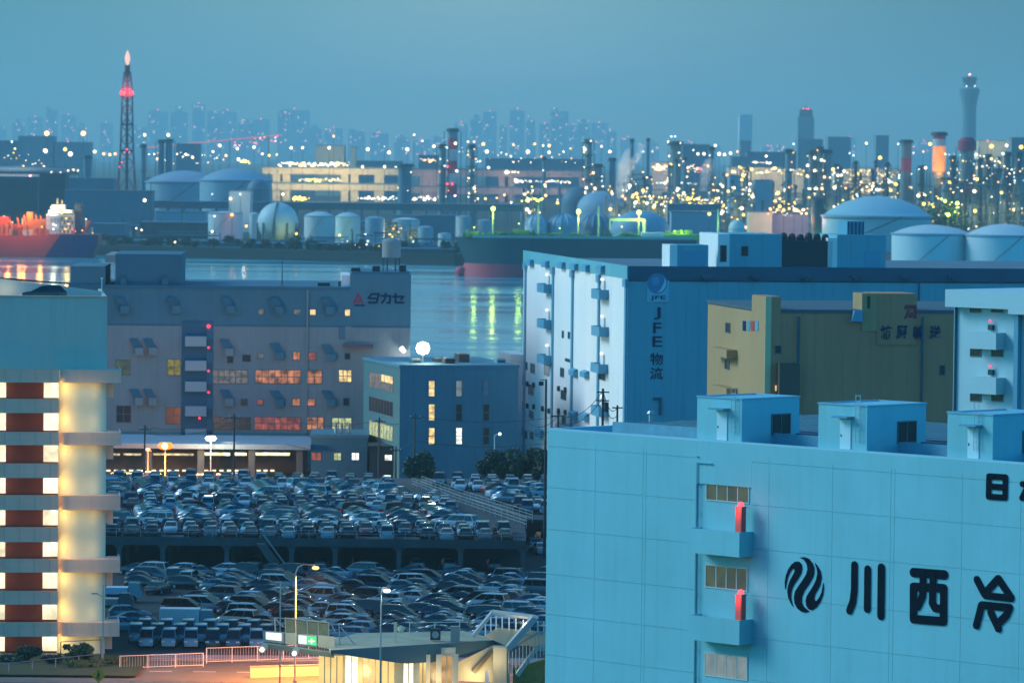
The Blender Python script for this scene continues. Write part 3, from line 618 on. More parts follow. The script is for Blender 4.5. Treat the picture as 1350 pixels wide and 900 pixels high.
a, b, c, d = TF.box(93, 351, 152, 380, .5); MB().box(a, b - 1.6, .5, 20, TZ + .51, d).build('upper_block', M_tak, tak)
for px in (163, 218): a, b, c, d = TF.box(px - 4, 366, px + 4, 377, .9); MB().box(a, b, .2, .99, c, d).build('vent_hood', M_takd, tak)
# sign
tr = TF.box(465, 385, 480, 400, -.1); mx = (tr[0] + tr[1]) / 2; H_ = tr[3] - tr[2]
tb = MB(); wd = (tr[1] - tr[0])
tb.prism([(tr[0], tr[2]), (mx, tr[3]), (mx, tr[3] - H_ * .32), (tr[0] + wd * .22, tr[2])], -.12, -.053); tb.prism([(tr[1], tr[2]), (tr[1] - wd * .22, tr[2]), (mx + .002, tr[3] - H_ * .32), (mx + .002, tr[3])], -.12, -.053)
tb.prism([(tr[0] + wd * .34, tr[2]), (mx, tr[2] + H_ * .5), (tr[1] - wd * .34, tr[2]), (mx, tr[2] + H_ * .12)], -.12, -.053)
tb.build('emblem', mat('sign_crimson', (0.42, 0.01, 0.05), .5, var=0), tak)
a, b, c, d = TF.box(467, 401.5, 481, 403.5, -.1); MB().box(a, b, -.1, -.053, c, d).build('emblem_bar', M_ink2, tak)
tx = lambda px, py: TF.front(px, py, -.1)
kat = [[.34] + [tx(*p) for p in ((490, 387.5), (499.5, 387.5), (496.5, 398.8), (486, 398.8))], [.3] + [tx(490, 387.5), tx(485.5, 393)], [.3] + [tx(487.5, 393.3), tx(498, 393.3)],
       [.34] + [tx(*p) for p in ((502.5, 390), (514.5, 390), (514, 399), (510.5, 399))], [.34] + [tx(508.5, 387), tx(507.5, 394), tx(503.5, 399)],
       [.34] + [tx(518, 391), tx(532, 391), tx(529, 394.5)], [.34] + [tx(521.5, 387.5), tx(521.5, 398.8), tx(532, 398.8)]]
strokes(tak, 'lettering', M_ink2, kat, .34, -.053, .06)
# windows (px rectangles and what shines behind)
W_red = litwin('red_lit_glass', (1, .20, .10), .26, .7, .9)
for (x0, y0, x1, y1), gl, nx in (
    ((341,408,348,414),W_dim,1),((388,408,396,414),W_dim,1),((409,408,416,415),W_yel,1),((455,408,463,416),W_yel,1),
    ((320,468,330,476),M_glassd,1),((340,466,347,472),W_dim,1),((387,464,395,474),W_warm,1),((407,465,416,474),W_red,1),((455,466,461,473),M_glassd,1),
    ((280,488,326,505),W_dim,6),((337,488,396,505),W_warm,7),((405,488,424,505),W_warm,2),((447,488,463,503),W_yel,3),
    ((318,526,326,534),M_glassd,1),((339,527,347,533),W_red,1),((386,525,395,534),W_warm,1),((406,526,415,534),W_warm,1),((453,525,460,534),M_glassd,1),
    ((282,550,330,566),M_glassd,6),((336,550,396,566),W_red,7),((404,550,426,566),W_warm,3),((438,551,463,565),litwin('green_lit_glass',(.75,.85,.4),.55),3),
    ((153,475,171,494),W_olive,2),((221,474,238,494),litwin('mustard_glass',(.5,.42,.02),.35),2),((154,535,172,556),M_glassd,2),((219,537,238,558),M_glassd,2),((448,430,456,446),mat('grey_glass',(.12,.2,.28),.3,var=0),1),((300,468,307,478),M_glassd,1)):
    a, b, c, d = TF.box(x0, y0, x1, y1, 0); window(tak, a, b, c, d, gl, y=0 if y0 < 420 else .003, nx=nx, nz=2 if nx > 1 else 1, fw=.12)
# vent hoods, each with a dark slanted slab standing in for its shadow
for px, py, pale in ((164,407,0),(232,407,0),(304,407,0),(368,408,0),(435,408,0),(183,462,1),(201,462,1),(302,463,1),(368,468,0),(436,470,0),(183,528,1),(201,528,1),(302,529,1),(368,530,0),(436,530,0)):
    a, b, c, d = TF.box(px - 5, py - 4, px + 6, py + 6, -.5); h_ = d - c
    b_ = MB(); b_.box(a, b, -1.1, .0, c, d); b_.build('vent_hood', M_takl if pale else M_tak, tak)
    MB().prism([(a - .2, d + .01), (b - .2, d + .01), (b - .9, d + h_ * 1.1), (a - .9, d + h_ * 1.1)], -.6, .0).build('hood_shadow', M_takd, tak)
# stair balconies in the middle
ua, ub_, zc, zd = TF.box(239, 422, 281, 590, 0)
MB().box(ua, ub_, -.03, .0, 3, zd).build('stair_bay', mat('bay_blue', (.04, .12, .19), .7, var=.1), tak)
for k, yb in enumerate((450, 482, 509.5, 542, 572)):
    a, b, c, d = TF.box(244, yb - 6.5, 272, yb + 6.5, -1.5); o = MB().box(a, b, -1.6, -.033, c, d).build('balcony', mat('balcony_grey', (.42, .44, .44), .7, var=.1), tak)
    rx_, rz_ = TF.front((275, 275, 275, 275, 263)[k], (430, 458, 489, 517, 551)[k], -.6); bulb('lamp', (rx_, -.6, rz_), .20 if k else .32, lampmat('stair_red_lamp', (1, .04, .09), 2.2), o)
    a, b, c, d = TF.box(272.5, yb - 18, 281, yb - 3, -.2); MB().box(a, b, -.35, -.034, c, d).build('door', M_takd, o)
for px in (405,): u = TF.front(px, 450)[0]; MB().cyl((u, -.25, 0), (u, -.25, TZ), .16, n=8).build('downpipe', M_takl, tak)
a, b, c, d = TF.box(452, 454, 492, 458, -.6); MB().box(a, b, -1.5, .0, c, d).build('balcony', mat('rust_deck', (.22, .10, .12), .7, var=.1), tak)
a, b, c, d = TF.box(455, 430, 463, 454, -.1); MB().box(a, b, -.1, -.055, c, d).build('door', M_takl, tak)
# roof gear on it
t = thing('roof_mast', 'thin dark mast standing on the grey building roof against the water', 'mast', TF.w(TF.front(372, 370, 4)[0], 4, TZ + .5), TF.a)
hm = TF.front(372, 341, 4)[1] - TZ; MB().cyl((0, 0, 0), (0, 0, hm), .10, .05, 8).build('pole', M_dark, t); MB().box(-.25, .25, -.25, .25, 0, .3).build('base', M_conc, t)
roofbox(TF, 419, 435, 373, 3, TZ + .5, 3, 'dark squat cooling unit on the grey roof left of the sign block')
t = roofbox(TF, 446, 454, 371, 3, TZ + .5, 2, 'dark upright exhaust unit beside the white edge of the sign block')
t = thing('roof_water_tank', 'round water tank on thin legs above the red triangle sign', 'water tank', TF.w(TF.front(516, 345, 5)[0], 5, zb + .3), TF.a)
MB().lathe((0, 0, 2.2), [(.001, 0), (1.5, 0), (1.5, 2.6), (1.2, 2.9), (.001, 3.1)], 20).build('tank', M_takl, t, True)
for k in range(6): a = k * math.pi / 3; MB().cyl((1.3 * math.cos(a), 1.3 * math.sin(a), 0), (1.3 * math.cos(a), 1.3 * math.sin(a), 2.2), .08, n=6).build('leg', M_dark, t)
for px, wd_, yt, lab in ((496, 10, 351, 'dark box unit left of the round water tank on the sign block'), (469, 12, 357, 'low dark duct at the left edge of the sign block roof'), (531, 9, 350, 'slatted unit at the right edge of the sign block roof')):
    roofbox(TF, px - wd_ / 2, px + wd_ / 2, yt, 2, zb + .3, 2.5, lab)
u, z = TF.front(529, 459.5, -1.5)
t = thing('wall_floodlight', 'small bright white floodlight sticking out from the grey wall under the sign', 'floodlight', TF.w(u, -.06, z), TF.a)
MB().cyl((0, 0, 0), (0, -1.2, .1), .06, n=6).build('arm', M_steel, t); MB().cyl((0, -1.2, .1), (.5, -1.6, -.5), .42, .32, 12).build('lamp_head', lampmat('cold_flood', (.85, .97, 1), 3.0), t)
plight('flood_lamp', (0.4, -2.2, -.9), 250, (.85, .97, 1), .3, t)

# loading dock canopy in front
DF = Frame(at(140, 600, 690), R(0.5))
dock = fthing('dock_canopy', 'long loading dock canopy with lit strips at the foot of the grey building', 'canopy', DF)
x0 = DF.front(120, 585)[0]; x1 = DF.front(410, 585)[0]; zr = DF.front(275, 584)[1]; zr0 = zr - .75
MB().box(x0, x1, -2, 20, zr0, zr).build('canopy_roof', mat('canopy_sheet', (.22, .30, .36), .5, var=.1), dock)
MB().box(x0, x1 - 1, 12, 12.4, 0, zr0 - .003).build('back_wall', mat('dock_wall', (.10, .085, .075), .8, var=.2), dock)
for px in (196, 265, 332, 395): u = DF.front(px, 610)[0]; MB().box(u - .5, u + .5, -.6, .4, 0, zr0 - .003).build('column', M_cdark, dock)
L_strip = litwin('dock_strip_light', (1, .88, .45), 2.2, .6, 1.5)
for x0_, x1_, dim in ((141, 158, 1), (163, 186, 1), (202, 255, 1), (270, 303, 0), (308, 325, 0), (337, 382, 0)):
    a, b, c, d = DF.box(x0_, 596.5 if not dim else 597.5, x1_, 600, -.3); MB().box(a, b, -.4, -.1, c, d).build('light_strip', L_strip if not dim else litwin('dim_strip', (.9, .75, .4), .7, .6, 1.5), dock)
for px in (143, 153, 163, 173, 183, 203, 213, 223, 233, 243, 252, 272, 282, 292, 302, 312, 321, 341, 350, 359):
    a, b, c, d = DF.box(px - 2.6, 619, px + 2.6, 621, 11.9); MB().box(a, b, 11.8, 11.997, c, d).build('slot_light', lampmat('slot_lamp', (1, .9, .6), 1.6), dock)
plight('dock_glow', (DF.front(300, 610)[0], 4, 5), 300, (1, .8, .45), 1.5, dock)
# sodium and white lamps at the canopy, on poles
def pole_lamp(name, label, px, py, d, m, watts, col, r=.9, zb=0.0, arm=0.0, pr=.11, offp=(0, -1.2, 0), cat='street lamp', pm=None):
    p = at(px, py, d); t = thing(name, label, cat, (p.x + arm, p.y, zb)); h = p.z - zb
    b = MB(); b.cyl((0, 0, 0), (0, 0, h - .1), pr, pr * .6, 10)
    if arm: b = MB(); b.cyl((0, 0, 0), (0, 0, h - .5), pr, pr * .7, 10); pts = [(0, 0, h - .5), (-arm * .12, 0, h + .05), (-arm * .4, 0, h + .3), (-arm, 0, h + .28)]; [b.cyl(p_, q_, pr * .6, pr * .55, 8) for p_, q_ in zip(pts[:-1], pts[1:])]
    b.build('pole', pm or M_steel, t, True)
    MB().box(-.18, .18, -.18, .18, 0, .35).build('base_plate', M_steel, t)
    if not arm: MB().box(-.5, .5, -.05, .05, h - .3, h - .15).build('crossarm', M_steel, t)
    MB().lathe((-arm, 0, h), [(.001, -r * .55), (r * .7, -r * .4), (r, 0), (r * .7, r * .35), (.001, r * .4)], 14).build('lamp_head', m, t, True)
    if r > 1.0: plight('lamp_spill', (-arm, 2.0, h - .3), 8000, col, .8, t)
    if r > 1.0: bulb('lamp_core', (-arm, -r - .12, h), .40, L_white, t)
    if watts: plight('lamp', (-arm + offp[0], offp[1], h + offp[2] - r * .7), watts, col, r * .6, t, 150 if arm else (158 if r > 1 else 0))
    return t
pole_lamp('street_lamp', 'glaring orange sodium lamp in front of the loading dock canopy', 218, 587, 672, lampmat('sodium_glare', (1, .20, .015), 2.6), 90000, (1, .25, .03), 1.2, offp=(0, -4.0, .6))
pole_lamp('street_lamp', 'bright white lamp at the edge of the loading dock canopy', 278, 577.5, 684, L_white, 5000, (1, .95, .68), .85, offp=(0, -3.0, .3))
pole_lamp('street_lamp', 'small orange lamp left of the glaring sodium lamp', 195, 592, 676, L_warm, 0, (1, .5, .2), .35)
# truck bodies at the dock
for k, (px0, px1, yt, lab) in enumerate(((258, 321, 625.5, 'white box truck parked at the dock under the white lamp'), (145, 205, 624, 'grey box truck at the left end of the loading dock'))):
    p0 = at(px0, yt, 664); p1 = at(px1, yt, 664); L_ = p1.x - p0.x
    t = thing('box_truck', lab, 'truck', (p0.x, 664, 0))
    MB().box(0, L_ - 1.9, 0, 2.4, 1.0, p0.z).build('cargo_box', M_wht if k == 0 else M_takl, t); MB().prism([(L_ - 1.8, .6), (L_, .6), (L_, 1.6), (L_ - .4, 2.6), (L_ - 1.8, 2.6)], .1, 2.3).build('cab', M_wht, t)
    for wx in (1.2, L_ - 1.2):
        for wy in (.2, 2.2): MB().cyl((wx, wy - .15, .5), (wx, wy + .15, .5), .5, n=12).build('wheel', M_dark, t)
# annex and brown hut
AF = Frame(at(410, 600, 690), R(1))
anx = fthing('annex_building', 'low flat roofed blue annex with three small lit windows beside the brown shed', 'building', AF)
x1 = AF.front(484, 600)[0]; za = AF.front(440, 577)[1]; MB().box(0, x1, 0, 14, 0, za).build('wall', M_takd, anx); MB().box(-.2, x1 + .2, -.2, 14, za + .003, za + .5).build('parapet', M_tak, anx)
for px, gl, wd_ in ((417, W_red, 6), (445, litwin('green_lit_glass', (.75, .85, .4), .55), 4.5), (468.5, W_white, 4.5)): a, b, c, d = AF.box(px - wd_, 597, px + wd_, 606, 0); window(anx, a, b, c, d, gl, nx=2)
for px in (442, 450, 460): u = AF.front(px, 575)[0]; MB().cyl((u, 3, za + .5), (u, 3, za + 2.0), .25, n=8).build('roof_vent', M_steel, anx)
HF = Frame(at(487, 610, 684), R(1))
hut = fthing('gatehouse', 'small brown shed with two bright square windows between the annex and the office', 'shed', HF)
x1 = HF.front(521, 610)[0]; zh = HF.front(505, 590)[1]; MB().box(0, x1, 0, 8, 0, zh).build('wall', mat('brown_wall', (.07, .05, .045), .8, var=.2), hut); MB().box(-.3, x1 + .3, -.3, 8.2, zh + .003, zh + .3).build('roof', M_dark, hut)
for px, ya, yb, hw in ((512, 599.5, 606.5, 4.5), (510.5, 626, 636, 4.5)): a, b, c, d = HF.box(px - hw, ya, px + hw, yb, 0); window(hut, a, b, c, d, W_white)
# utility poles and wires by the office
PT = []
for k, (px, yt, d_, lab) in enumerate(((500, 550, 672, 'dark utility pole in front of the office left face'), (547, 545, 668, 'dark utility pole in front of the office right wall'), (522, 588, 664, 'short dark utility pole between the hut and the office'), (309, 545, 662, 'dark utility pole in front of the loading dock'), (191, 560, 662, 'dark pole behind the sodium lamp'))):
    p = at(px, yt, d_); t = thing('utility_pole', lab, 'utility pole', (p.x, p.y, 0)); MB().cyl((0, 0, 0), (0, 0, p.z), .17, .12, 8).build('pole', M_dark, t)
    MB().box(-.9, .9, -.06, .06, p.z - .7, p.z - .55).build('crossarm', M_dark, t); PT.append(p)
    for q in (-.7, .7): MB().cyl((q, 0, p.z - .55), (q, 0, p.z - .3), .05, n=6).build('insulator', M_wht, t)
def wires(label, P, offs):
    b = MB()
    for p, q in zip(P[:-1], P[1:]):
        for dz in offs:
            pr = None
            for k in range(9):
                s_ = k / 8; c = p.lerp(q, s_) + Vector((0, 0, dz - 1.0 * 4 * s_ * (1 - s_)))
                if pr is not None: b.cyl(pr, c, .035, n=4, cap=False)
                pr = c
    return tag(b.build('power_line', M_dark), label, 'power line')
e0 = PT[0] + Vector((-14, 6, -.5)); e1 = PT[1] + Vector((22, 10, -.3))
wires('dark power wires strung between the poles in front of the office', [e0, PT[0], PT[1], e1], (-.3, -4.0))
wires('thin dark wires in front of the loading dock canopy', [PT[4], PT[3]], (-.3, -1.2))
# lamp post and tree masses right of the office
p = at(652, 574, 650); t = thing('street_lamp', 'slim pale lamp post between the two dark trees by the office', 'street lamp', (p.x, 650, 0))
MB().cyl((0, 0, 0), (0, 0, p.z), .12, .07, 8).build('pole', M_wht, t); MB().cyl((0, 0, p.z), (.55, 0, p.z + .25), .05, n=6).build('arm', M_wht, t); MB().sphere((.75, 0, p.z + .25), .22, 10, 6).build('lamp_head', lampmat('faint_lamp', (.9, 1, 1), 3), t, True)
p = at(720, 500, 560); t = thing('utility_pole', 'tall dark pole with a lamp bracket before the white warehouse wall', 'utility pole', (p.x, 560, 0)); MB().cyl((0, 0, 0), (0, 0, p.z), .2, .14, 8).build('pole', M_dark, t)
MB().box(-.75, .0, -.05, .05, p.z - .1, p.z).build('bracket', M_dark, t); MB().box(-.9, -.3, -.2, .2, p.z - .75, p.z - .25).build('lamp_head', M_dark, t)
p = at(795, 512, 430); t = thing('utility_pole', 'dark crossarm pole rising behind the cyan store roof', 'utility pole', (p.x, 430, 0)); MB().cyl((0, 0, 0), (0, 0, p.z), .16, .12, 8).build('pole', M_dark, t)
for z_ in (-.4, -1.2): MB().box(-.6, .6, -.05, .05, p.z + z_, p.z + z_ + .12).build('crossarm', M_dark, t)
MB().cyl((.35, 0, p.z - 2.2), (.35, 0, p.z - 1.3), .22, n=10).build('transformer', M_dark, t); pa = p
p = at(814, 534, 432); t = thing('utility_pole', 'shorter dark pole with insulators behind the cyan store roof', 'utility pole', (p.x, 432, 0)); MB().cyl((0, 0, 0), (0, 0, p.z), .14, .1, 8).build('pole', M_dark, t); MB().box(-.5, .5, -.05, .05, p.z - .3, p.z - .18).build('crossarm', M_dark, t)
p3 = at(736, 545, 440); t = thing('utility_pole', 'dark pole with a low wide crossarm at the corner of the cyan store', 'utility pole', (p3.x, 440, 0)); MB().cyl((0, 0, 0), (0, 0, p3.z), .14, .1, 8).build('pole', M_dark, t); MB().box(-.7, .7, -.05, .05, p3.z - .3, p3.z - .18).build('crossarm', M_dark, t)
wires('dark wires sagging behind the cyan store roof edge', [at(690, 548, 446), p3, pa, p], (-.2, -.9))

# ------------------------------------------------------------------ trees
M_leafd = mat('dark_leaf', (0.035, 0.055, 0.025), 0.7, var=0.5, scale=1.5)
M_leaf = mat('green_leaf', (0.06, 0.11, 0.03), 0.7, var=0.5, scale=2.0)
M_bark = mat('bark', (0.06, 0.045, 0.03), 0.9, var=0.3)
def crown(blobs, n, leaf, rng):
    b = MB()
    for _ in range(n):
        c, r = rng.choice(blobs)
        while True:
            d = Vector((rng.uniform(-1, 1), rng.uniform(-1, 1), rng.uniform(-1, 1)))
            if .35 < d.length < 1.0: break
        p = Vector(c) + Vector((d.x * r[0], d.y * r[1], d.z * r[2]))
        u = Vector((rng.gauss(0, 1), rng.gauss(0, 1), rng.gauss(0, 1))).normalized(); k = u.orthogonal().normalized(); s_ = leaf * rng.uniform(.6, 1.4)
        b.add([p - u * s_, p + k * s_ * .6, p + u * s_, p - k * s_ * .6], [(0, 1, 2, 3)])
    return b
def tree(label, x, y, wd, h, trunk_h, n, leaf, m, seed, name='tree', cat='tree', group=None, zb=0.0):
    rng = random.Random(seed); t = thing(name, label, cat, (x, y, zb), 0, group)
    bl = []
    for k in range(15):
        a = rng.uniform(0, 6.28); q = rng.uniform(.1, .80) * wd / 2
        bl.append(((q * math.cos(a), q * math.sin(a) * .8, trunk_h + (h - trunk_h) * rng.uniform(.2, .82)), (wd * rng.uniform(.10, .24), wd * rng.uniform(.12, .22), (h - trunk_h) * rng.uniform(.12, .26))))
    tb = MB(); tb.cyl((0, 0, 0), (0, 0, trunk_h + (h - trunk_h) * .5), wd * .04 + .04, wd * .015 + .02, 8)
    for c, r in bl[:6]: tb.cyl((0, 0, trunk_h * .9), c, wd * .018 + .02, .02, 6)
    tb.build('trunk', M_bark, t); crown(bl, n, leaf, rng).build('crown', m, t)
    return t
for k, (px, wd_, yt, d_, lab) in enumerate(((561, 56, 594, 652, 'round dark tree in front of the office wall'), (655, 52, 588, 648, 'broad dark tree at the right corner of the office'), (692, 60, 584, 646, 'dark tree mass at the foot of the white warehouse wall'), (722, 46, 592, 640, 'dark tree half hidden behind the cyan store corner'))):
    p = at(px, yt, d_); tree(lab, p.x, d_, wd_ * d_ / 6000, p.z, .8, 4200, .28, M_leafd, k + 3)
# ================================================================== 7. ramp garage at the left edge
GD = 446.0
GF = Frame(Vector((at(0, 600, GD).x, GD, 0)), R(6.5))
gar = fthing('parking_garage', 'parking garage with a curved yellow lit corner, red brown panels and stacked pale balcony bands', 'garage', GF)
gx = lambda px, py=600: GF.front(px, py)[0]
gz = lambda py, px=80, y=0: GF.front(px, py, y)[1]
M_gar = mat('garage_wall_lamp_tint', (0.46, 0.54, 0.47), 0.7, var=0.08, scale=0.15, rain=0.18, streak=0.9)  # tint warmed in place of street lamp spill on the wall
M_garb = mat('garage_band_lamp_tint', (0.85, 0.52, 0.38), 0.7, var=0.08, scale=0.3, rain=0.15)  # redder tint stands in for street lamp spill on the bands
M_gary = mat('garage_drum', (0.82, 0.74, 0.50), 0.7, var=0.06, scale=0.3, streak=0.7)
M_garr = mat('red_brown_panel', (0.12, 0.024, 0.012), 0.6, var=0.1)
x0 = gx(-60); x1 = gx(140); zu0 = gz(487); zu1 = gz(391)
MB().box(x0, x1, -.3, 0, zu0, zu1).build('upper_wall', M_gar, gar)
MB().box(x1 - .3, x1, 0.003, 26, zu0, zu1).build('upper_wall', M_gar, gar); MB().box(x0, x1 - .31, .003, 26, zu1 - .95, zu1 - .55).build('roof_deck', M_conc, gar)
MB().box(x0, x1, -.45, .1, zu1 + .003, zu1 + .10).build('coping', M_garb, gar)
rs = MB(); rs.prism([(gx(-20), zu1 - .54), (gx(139), zu1 - .54), (gx(139), zu1 + .15), (gx(95), zu1 + .55), (gx(-20), zu1 + 1.55)], 12, 12.3); rs.build('ramp_wall', mat('ramp_cream', (.45, .48, .44), .7, var=.05), gar)
plight('ramp_lamp', (gx(6), 10.5, zu1 + .3), 60, (1, .85, .5), .4, gar)
rl = MB(); rl.prism([(gx(-20), zu1 + 1.56), (gx(60), zu1 + 1.1), (gx(95), zu1 + .95), (gx(95), zu1 + .8), (gx(-20), zu1 + 1.3)], 14, 14.2); rl.build('ramp_rail', M_dark, gar)
# drum
xa, xb = gx(77), gx(140); cxm = (xa + xb) / 2; dr = (xb - xa) / 2
MB().lathe((cxm, 1.2, 0), [(dr + .02, 0), (dr + .02, zu0)], 48).build('corner_drum', M_gary, gar, True)
for k in range(2):
    pass
MB().box(x0, xb - .5, 1.3, 26, 0, zu0 - .004).build('core_wall', M_garr, gar)
xr0, xr1 = gx(8), gx(57)
white = litwin('garage_lit_glazing', (1, .88, .58), 1.15, .35, .5)
rows = [(486, 503), (525, 543), (568, 585), (609.5, 628), (651, 670), (693, 712), (734.5, 752), (776.5, 794), (817.5, 836), (859, 885)]
for k, (ya, yb) in enumerate(rows):
    za, zb_ = gz(ya), gz(yb)
    MB().box(x0, gx(77), -1.9, -1.75, zb_, za).build('balcony_band', M_garb, gar)
    MB().box(x0, gx(77), -1.745, .9, zb_, zb_ + .22).build('balcony_floor', M_garb, gar)
    MB().box(x0, gx(76.8), -1.93, -1.83, za + .004, za + .05).build('coping', M_garb, gar)
    jn = MB()
    for q in range(4): u = gx(6 + q * 20); jn.box(u - .015, u + .015, -1.912, -1.901, zb_ + .02, za - .02)
    jn.build('panel_joints', mat('joint_dark', (.30, .26, .22), .8, var=0), gar)
    if k % 2 == 0 and k < 9:
        xe = gx(158.5)
        n_ = 10; P = []
        for i in range(n_ + 1):
            a = math.pi + R(75) * i / n_; P.append((gx(78.5) + 1.2 + 1.2 * math.cos(a), -.65 + 1.2 * math.sin(a)))
        P = [(gx(78.5), .8)] + P + [(xe, -1.85), (xe, 1.8), (xb + .1, 1.8), (xb + .1, .8)]
        MB().slab(P, zb_, za).build('balcony_band', M_garb, gar)
        MB().box(xe - .12, xe, -1.4, 2.6, zb_, za + .10).build('end_panel', M_wht, gar)
        b_ = MB().box(xb - .2, gx(150), 1.6, 3.0, zb_ - 1.6, zb_ - .3); b_.build('landing_side', M_garb, gar)
    if k < 9:
        zt_, zc_ = gz(yb), gz(rows[k + 1][0])
        MB().box(xr0, xr1, .75, 1.29, zc_ + .003, zt_ - .003).build('red_panel', M_garr, gar)
        for a_, b_ in ((gx(57.4), gx(76.8)), (gx(-6), gx(7.6))):
            MB().box(a_, b_, 1.0, 1.29, zc_ + .003, zt_ - .003).build('lit_glazing', white, gar)
        plight('gap_lamp', (gx(72), -1.0, (zc_ + zt_) / 2 + .3), 75, (1, .74, .30), .25, gar)
        plight('gap_lamp', (gx(4), -.6, (zc_ + zt_) / 2), 40, (1, .74, .34), .25, gar)
        [plight('drum_fill', (gx(q_), -1.9 - (.9 if q_ == 108 else 0), (zt_ + zc_) / 2), 21, (1, .74, .30), .6, gar) for q_ in (88, 108, 130)]  # added fill lights wash the drum evenly yellow
for yb in (630, 716, 803): pass
t = thing('roof_post', 'thin white post standing at the corner of the garage roof', 'post', GF.w(gx(134), 4, zu1 - .55), GF.a); MB().cyl((0, 0, 0), (0, 0, 2.2), .05, n=6).build('post', M_wht, t); MB().box(-.12, .12, -.12, .12, 2.2, 2.35).build('cap', M_wht, t)
pv = at(136, 770, 438); t = thing('lamp_post', 'slim grey lamp post with a short arm in front of the garage corner', 'street lamp', (pv.x, 438, 0))
MB().cyl((0, 0, 0), (0, 0, pv.z), .09, .06, 8).build('pole', M_steel, t); MB().cyl((0, 0, pv.z - 1.2), (-.6, 0, pv.z - .9), .04, n=6).build('arm', M_steel, t); MB().box(-1.1, -.5, -.12, .12, pv.z - .95, pv.z - .82).build('lamp_head', M_steel, t)
# base fence, shrubs, warning sign
def railing(name, label, P, h, post_gap, m, balusters=True, cat='fence', rails=(1.0, .12)):
    p0 = Vector(P[0]); t = thing(name, label, cat, p0); posts = MB(); ba = MB(); ra = MB()
    for p, q in zip(P[:-1], P[1:]):
        p, q = Vector(p) - p0, Vector(q) - p0; L_ = (q - p).length; n = max(1, int(L_ / post_gap))
        for i in range(n + 1): c = p.lerp(q, i / n); MB().cyl(c, c + Vector((0, 0, h)), .05, n=6).build('post', m, t)
        for f_ in rails: ra.cyl(p + Vector((0, 0, h * f_)), q + Vector((0, 0, h * f_)), .035, n=5)
        if balusters:
            nb = int(L_ / .28)
            for i in range(nb): c = p.lerp(q, (i + .5) / nb); ba.cyl(c + Vector((0, 0, h * .12)), c + Vector((0, 0, h)), .016, n=4, cap=False)
    ra.build('rail', m, t)
    if balusters: ba.build('bars', m, t)
    return t
railing('guard_fence', 'white barred guard fence along the pavement below the parked vans', [gp(158, 882), gp(268, 878)], 1.3, 2.5, M_wht)
railing('guard_fence', 'brighter white barred fence lit orange by the sodium lamp beside the road', [gp(272, 874), gp(440, 868)], 1.5, 2.5, M_wht)
railing('guard_fence', 'thin grey fence in front of the shrubs at the garage foot', [gp(-20, 892), gp(134, 876)], 1.1, 2.8, M_steel, False)
railing('mesh_fence', 'tall thin fence around the garage base behind the shrubs', [gp(80, 874), gp(133, 871)], 2.1, 3.0, M_dark, False)
for k, (px, wd_, yt, d_, lab) in enumerate(((104, 46, 846, 441, 'rounded green shrub lit yellow against the garage drum'), (35, 40, 850, 440, 'tall dark conical shrub at the garage foot'), (68, 30, 862, 438, 'small dark shrub between the conical shrub and the drum'), (12, 44, 862, 439, 'low dark shrub at the far left corner'), (108, 60, 880, 436, 'low spreading hedge below the rounded green shrub'), (150, 34, 874, 438, 'loose low bush right of the warning sign'))):
    p = at(px, yt, d_); tree(lab, p.x, d_, wd_ * d_ / 6000, max(.9, p.z), .15, 900 if k else 1500, .16, M_leaf if k in (0, 4, 5) else M_leafd, 20 + k, 'shrub', 'shrub')
p = at(130, 887, 405); t = thing('warning_sign', 'yellow diamond warning sign with a dark walking figure by the garage shrubs', 'road sign', (p.x, 405, 0))
MB().cyl((0, .06, 0), (0, .06, p.z + .8), .04, n=8).build('post', M_steel, t)
MB().prism([(0, p.z - .85), (.62, p.z - .2), (0, p.z + .45 + .2), (-.62, p.z - .2)], -.02, .01).build('plate', mat('sign_yellow', (1.0, .30, .004), .4, var=.04), t)
fg = MB(); z_ = p.z - .15; fg.prism([(-.08, z_ + .2), (.08, z_ + .2), (.12, z_ - .1), (.02, z_ - .1), (.08, z_ - .38), (-.02, z_ - .38), (-.06, z_ - .12), (-.14, z_ - .34), (-.22, z_ - .3), (-.12, z_ - .05)], -.03, -.021); fg.prism([(.07*math.cos(i), z_ + .30 + .07*math.sin(i)) for i in [k*6.283/10 for k in range(10)]], -.03, -.021); fg.build('figure', M_dark, t)

# ================================================================== 8. two level car park
DZ = 3.8; DY0 = 537.5
dk = thing('parking_deck', 'raised concrete parking deck packed with cars on haunched columns', 'parking deck', (0, DY0, 0))
xl = -78.0; xr = gp(693, 715, DZ).x
deck_poly = [(xl, 0), (xr, 0), (xr, 34), (12, 34), (12, 104), (xl, 104)]
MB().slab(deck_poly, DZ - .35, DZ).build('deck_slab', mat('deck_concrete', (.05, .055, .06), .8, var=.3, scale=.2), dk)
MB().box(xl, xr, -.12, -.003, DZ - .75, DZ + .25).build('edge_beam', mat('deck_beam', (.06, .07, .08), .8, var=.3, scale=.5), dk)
cpx = [150, 209, 295, 382, 440, 525, 607, 690]
for px in cpx:
    u = gp(px, 716, DZ).x
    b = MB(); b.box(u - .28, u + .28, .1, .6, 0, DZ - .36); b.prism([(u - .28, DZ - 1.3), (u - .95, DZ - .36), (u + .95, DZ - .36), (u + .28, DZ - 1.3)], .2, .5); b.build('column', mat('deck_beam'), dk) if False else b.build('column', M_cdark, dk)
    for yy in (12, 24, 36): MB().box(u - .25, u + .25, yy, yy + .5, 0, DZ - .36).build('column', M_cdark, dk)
rl = MB()
for f_ in (.55, .95): rl.cyl((xl, -.06, DZ + .25 + f_), (xr, -.06, DZ + .25 + f_), .03, n=5)
rl.build('rail', M_steel, dk)
for k in range(29): u = xl + (xr - xl) * k / 28; MB().box(u - .04, u + .04, -.10, -.02, DZ + .25, DZ + 1.22).build('post', M_steel, dk)
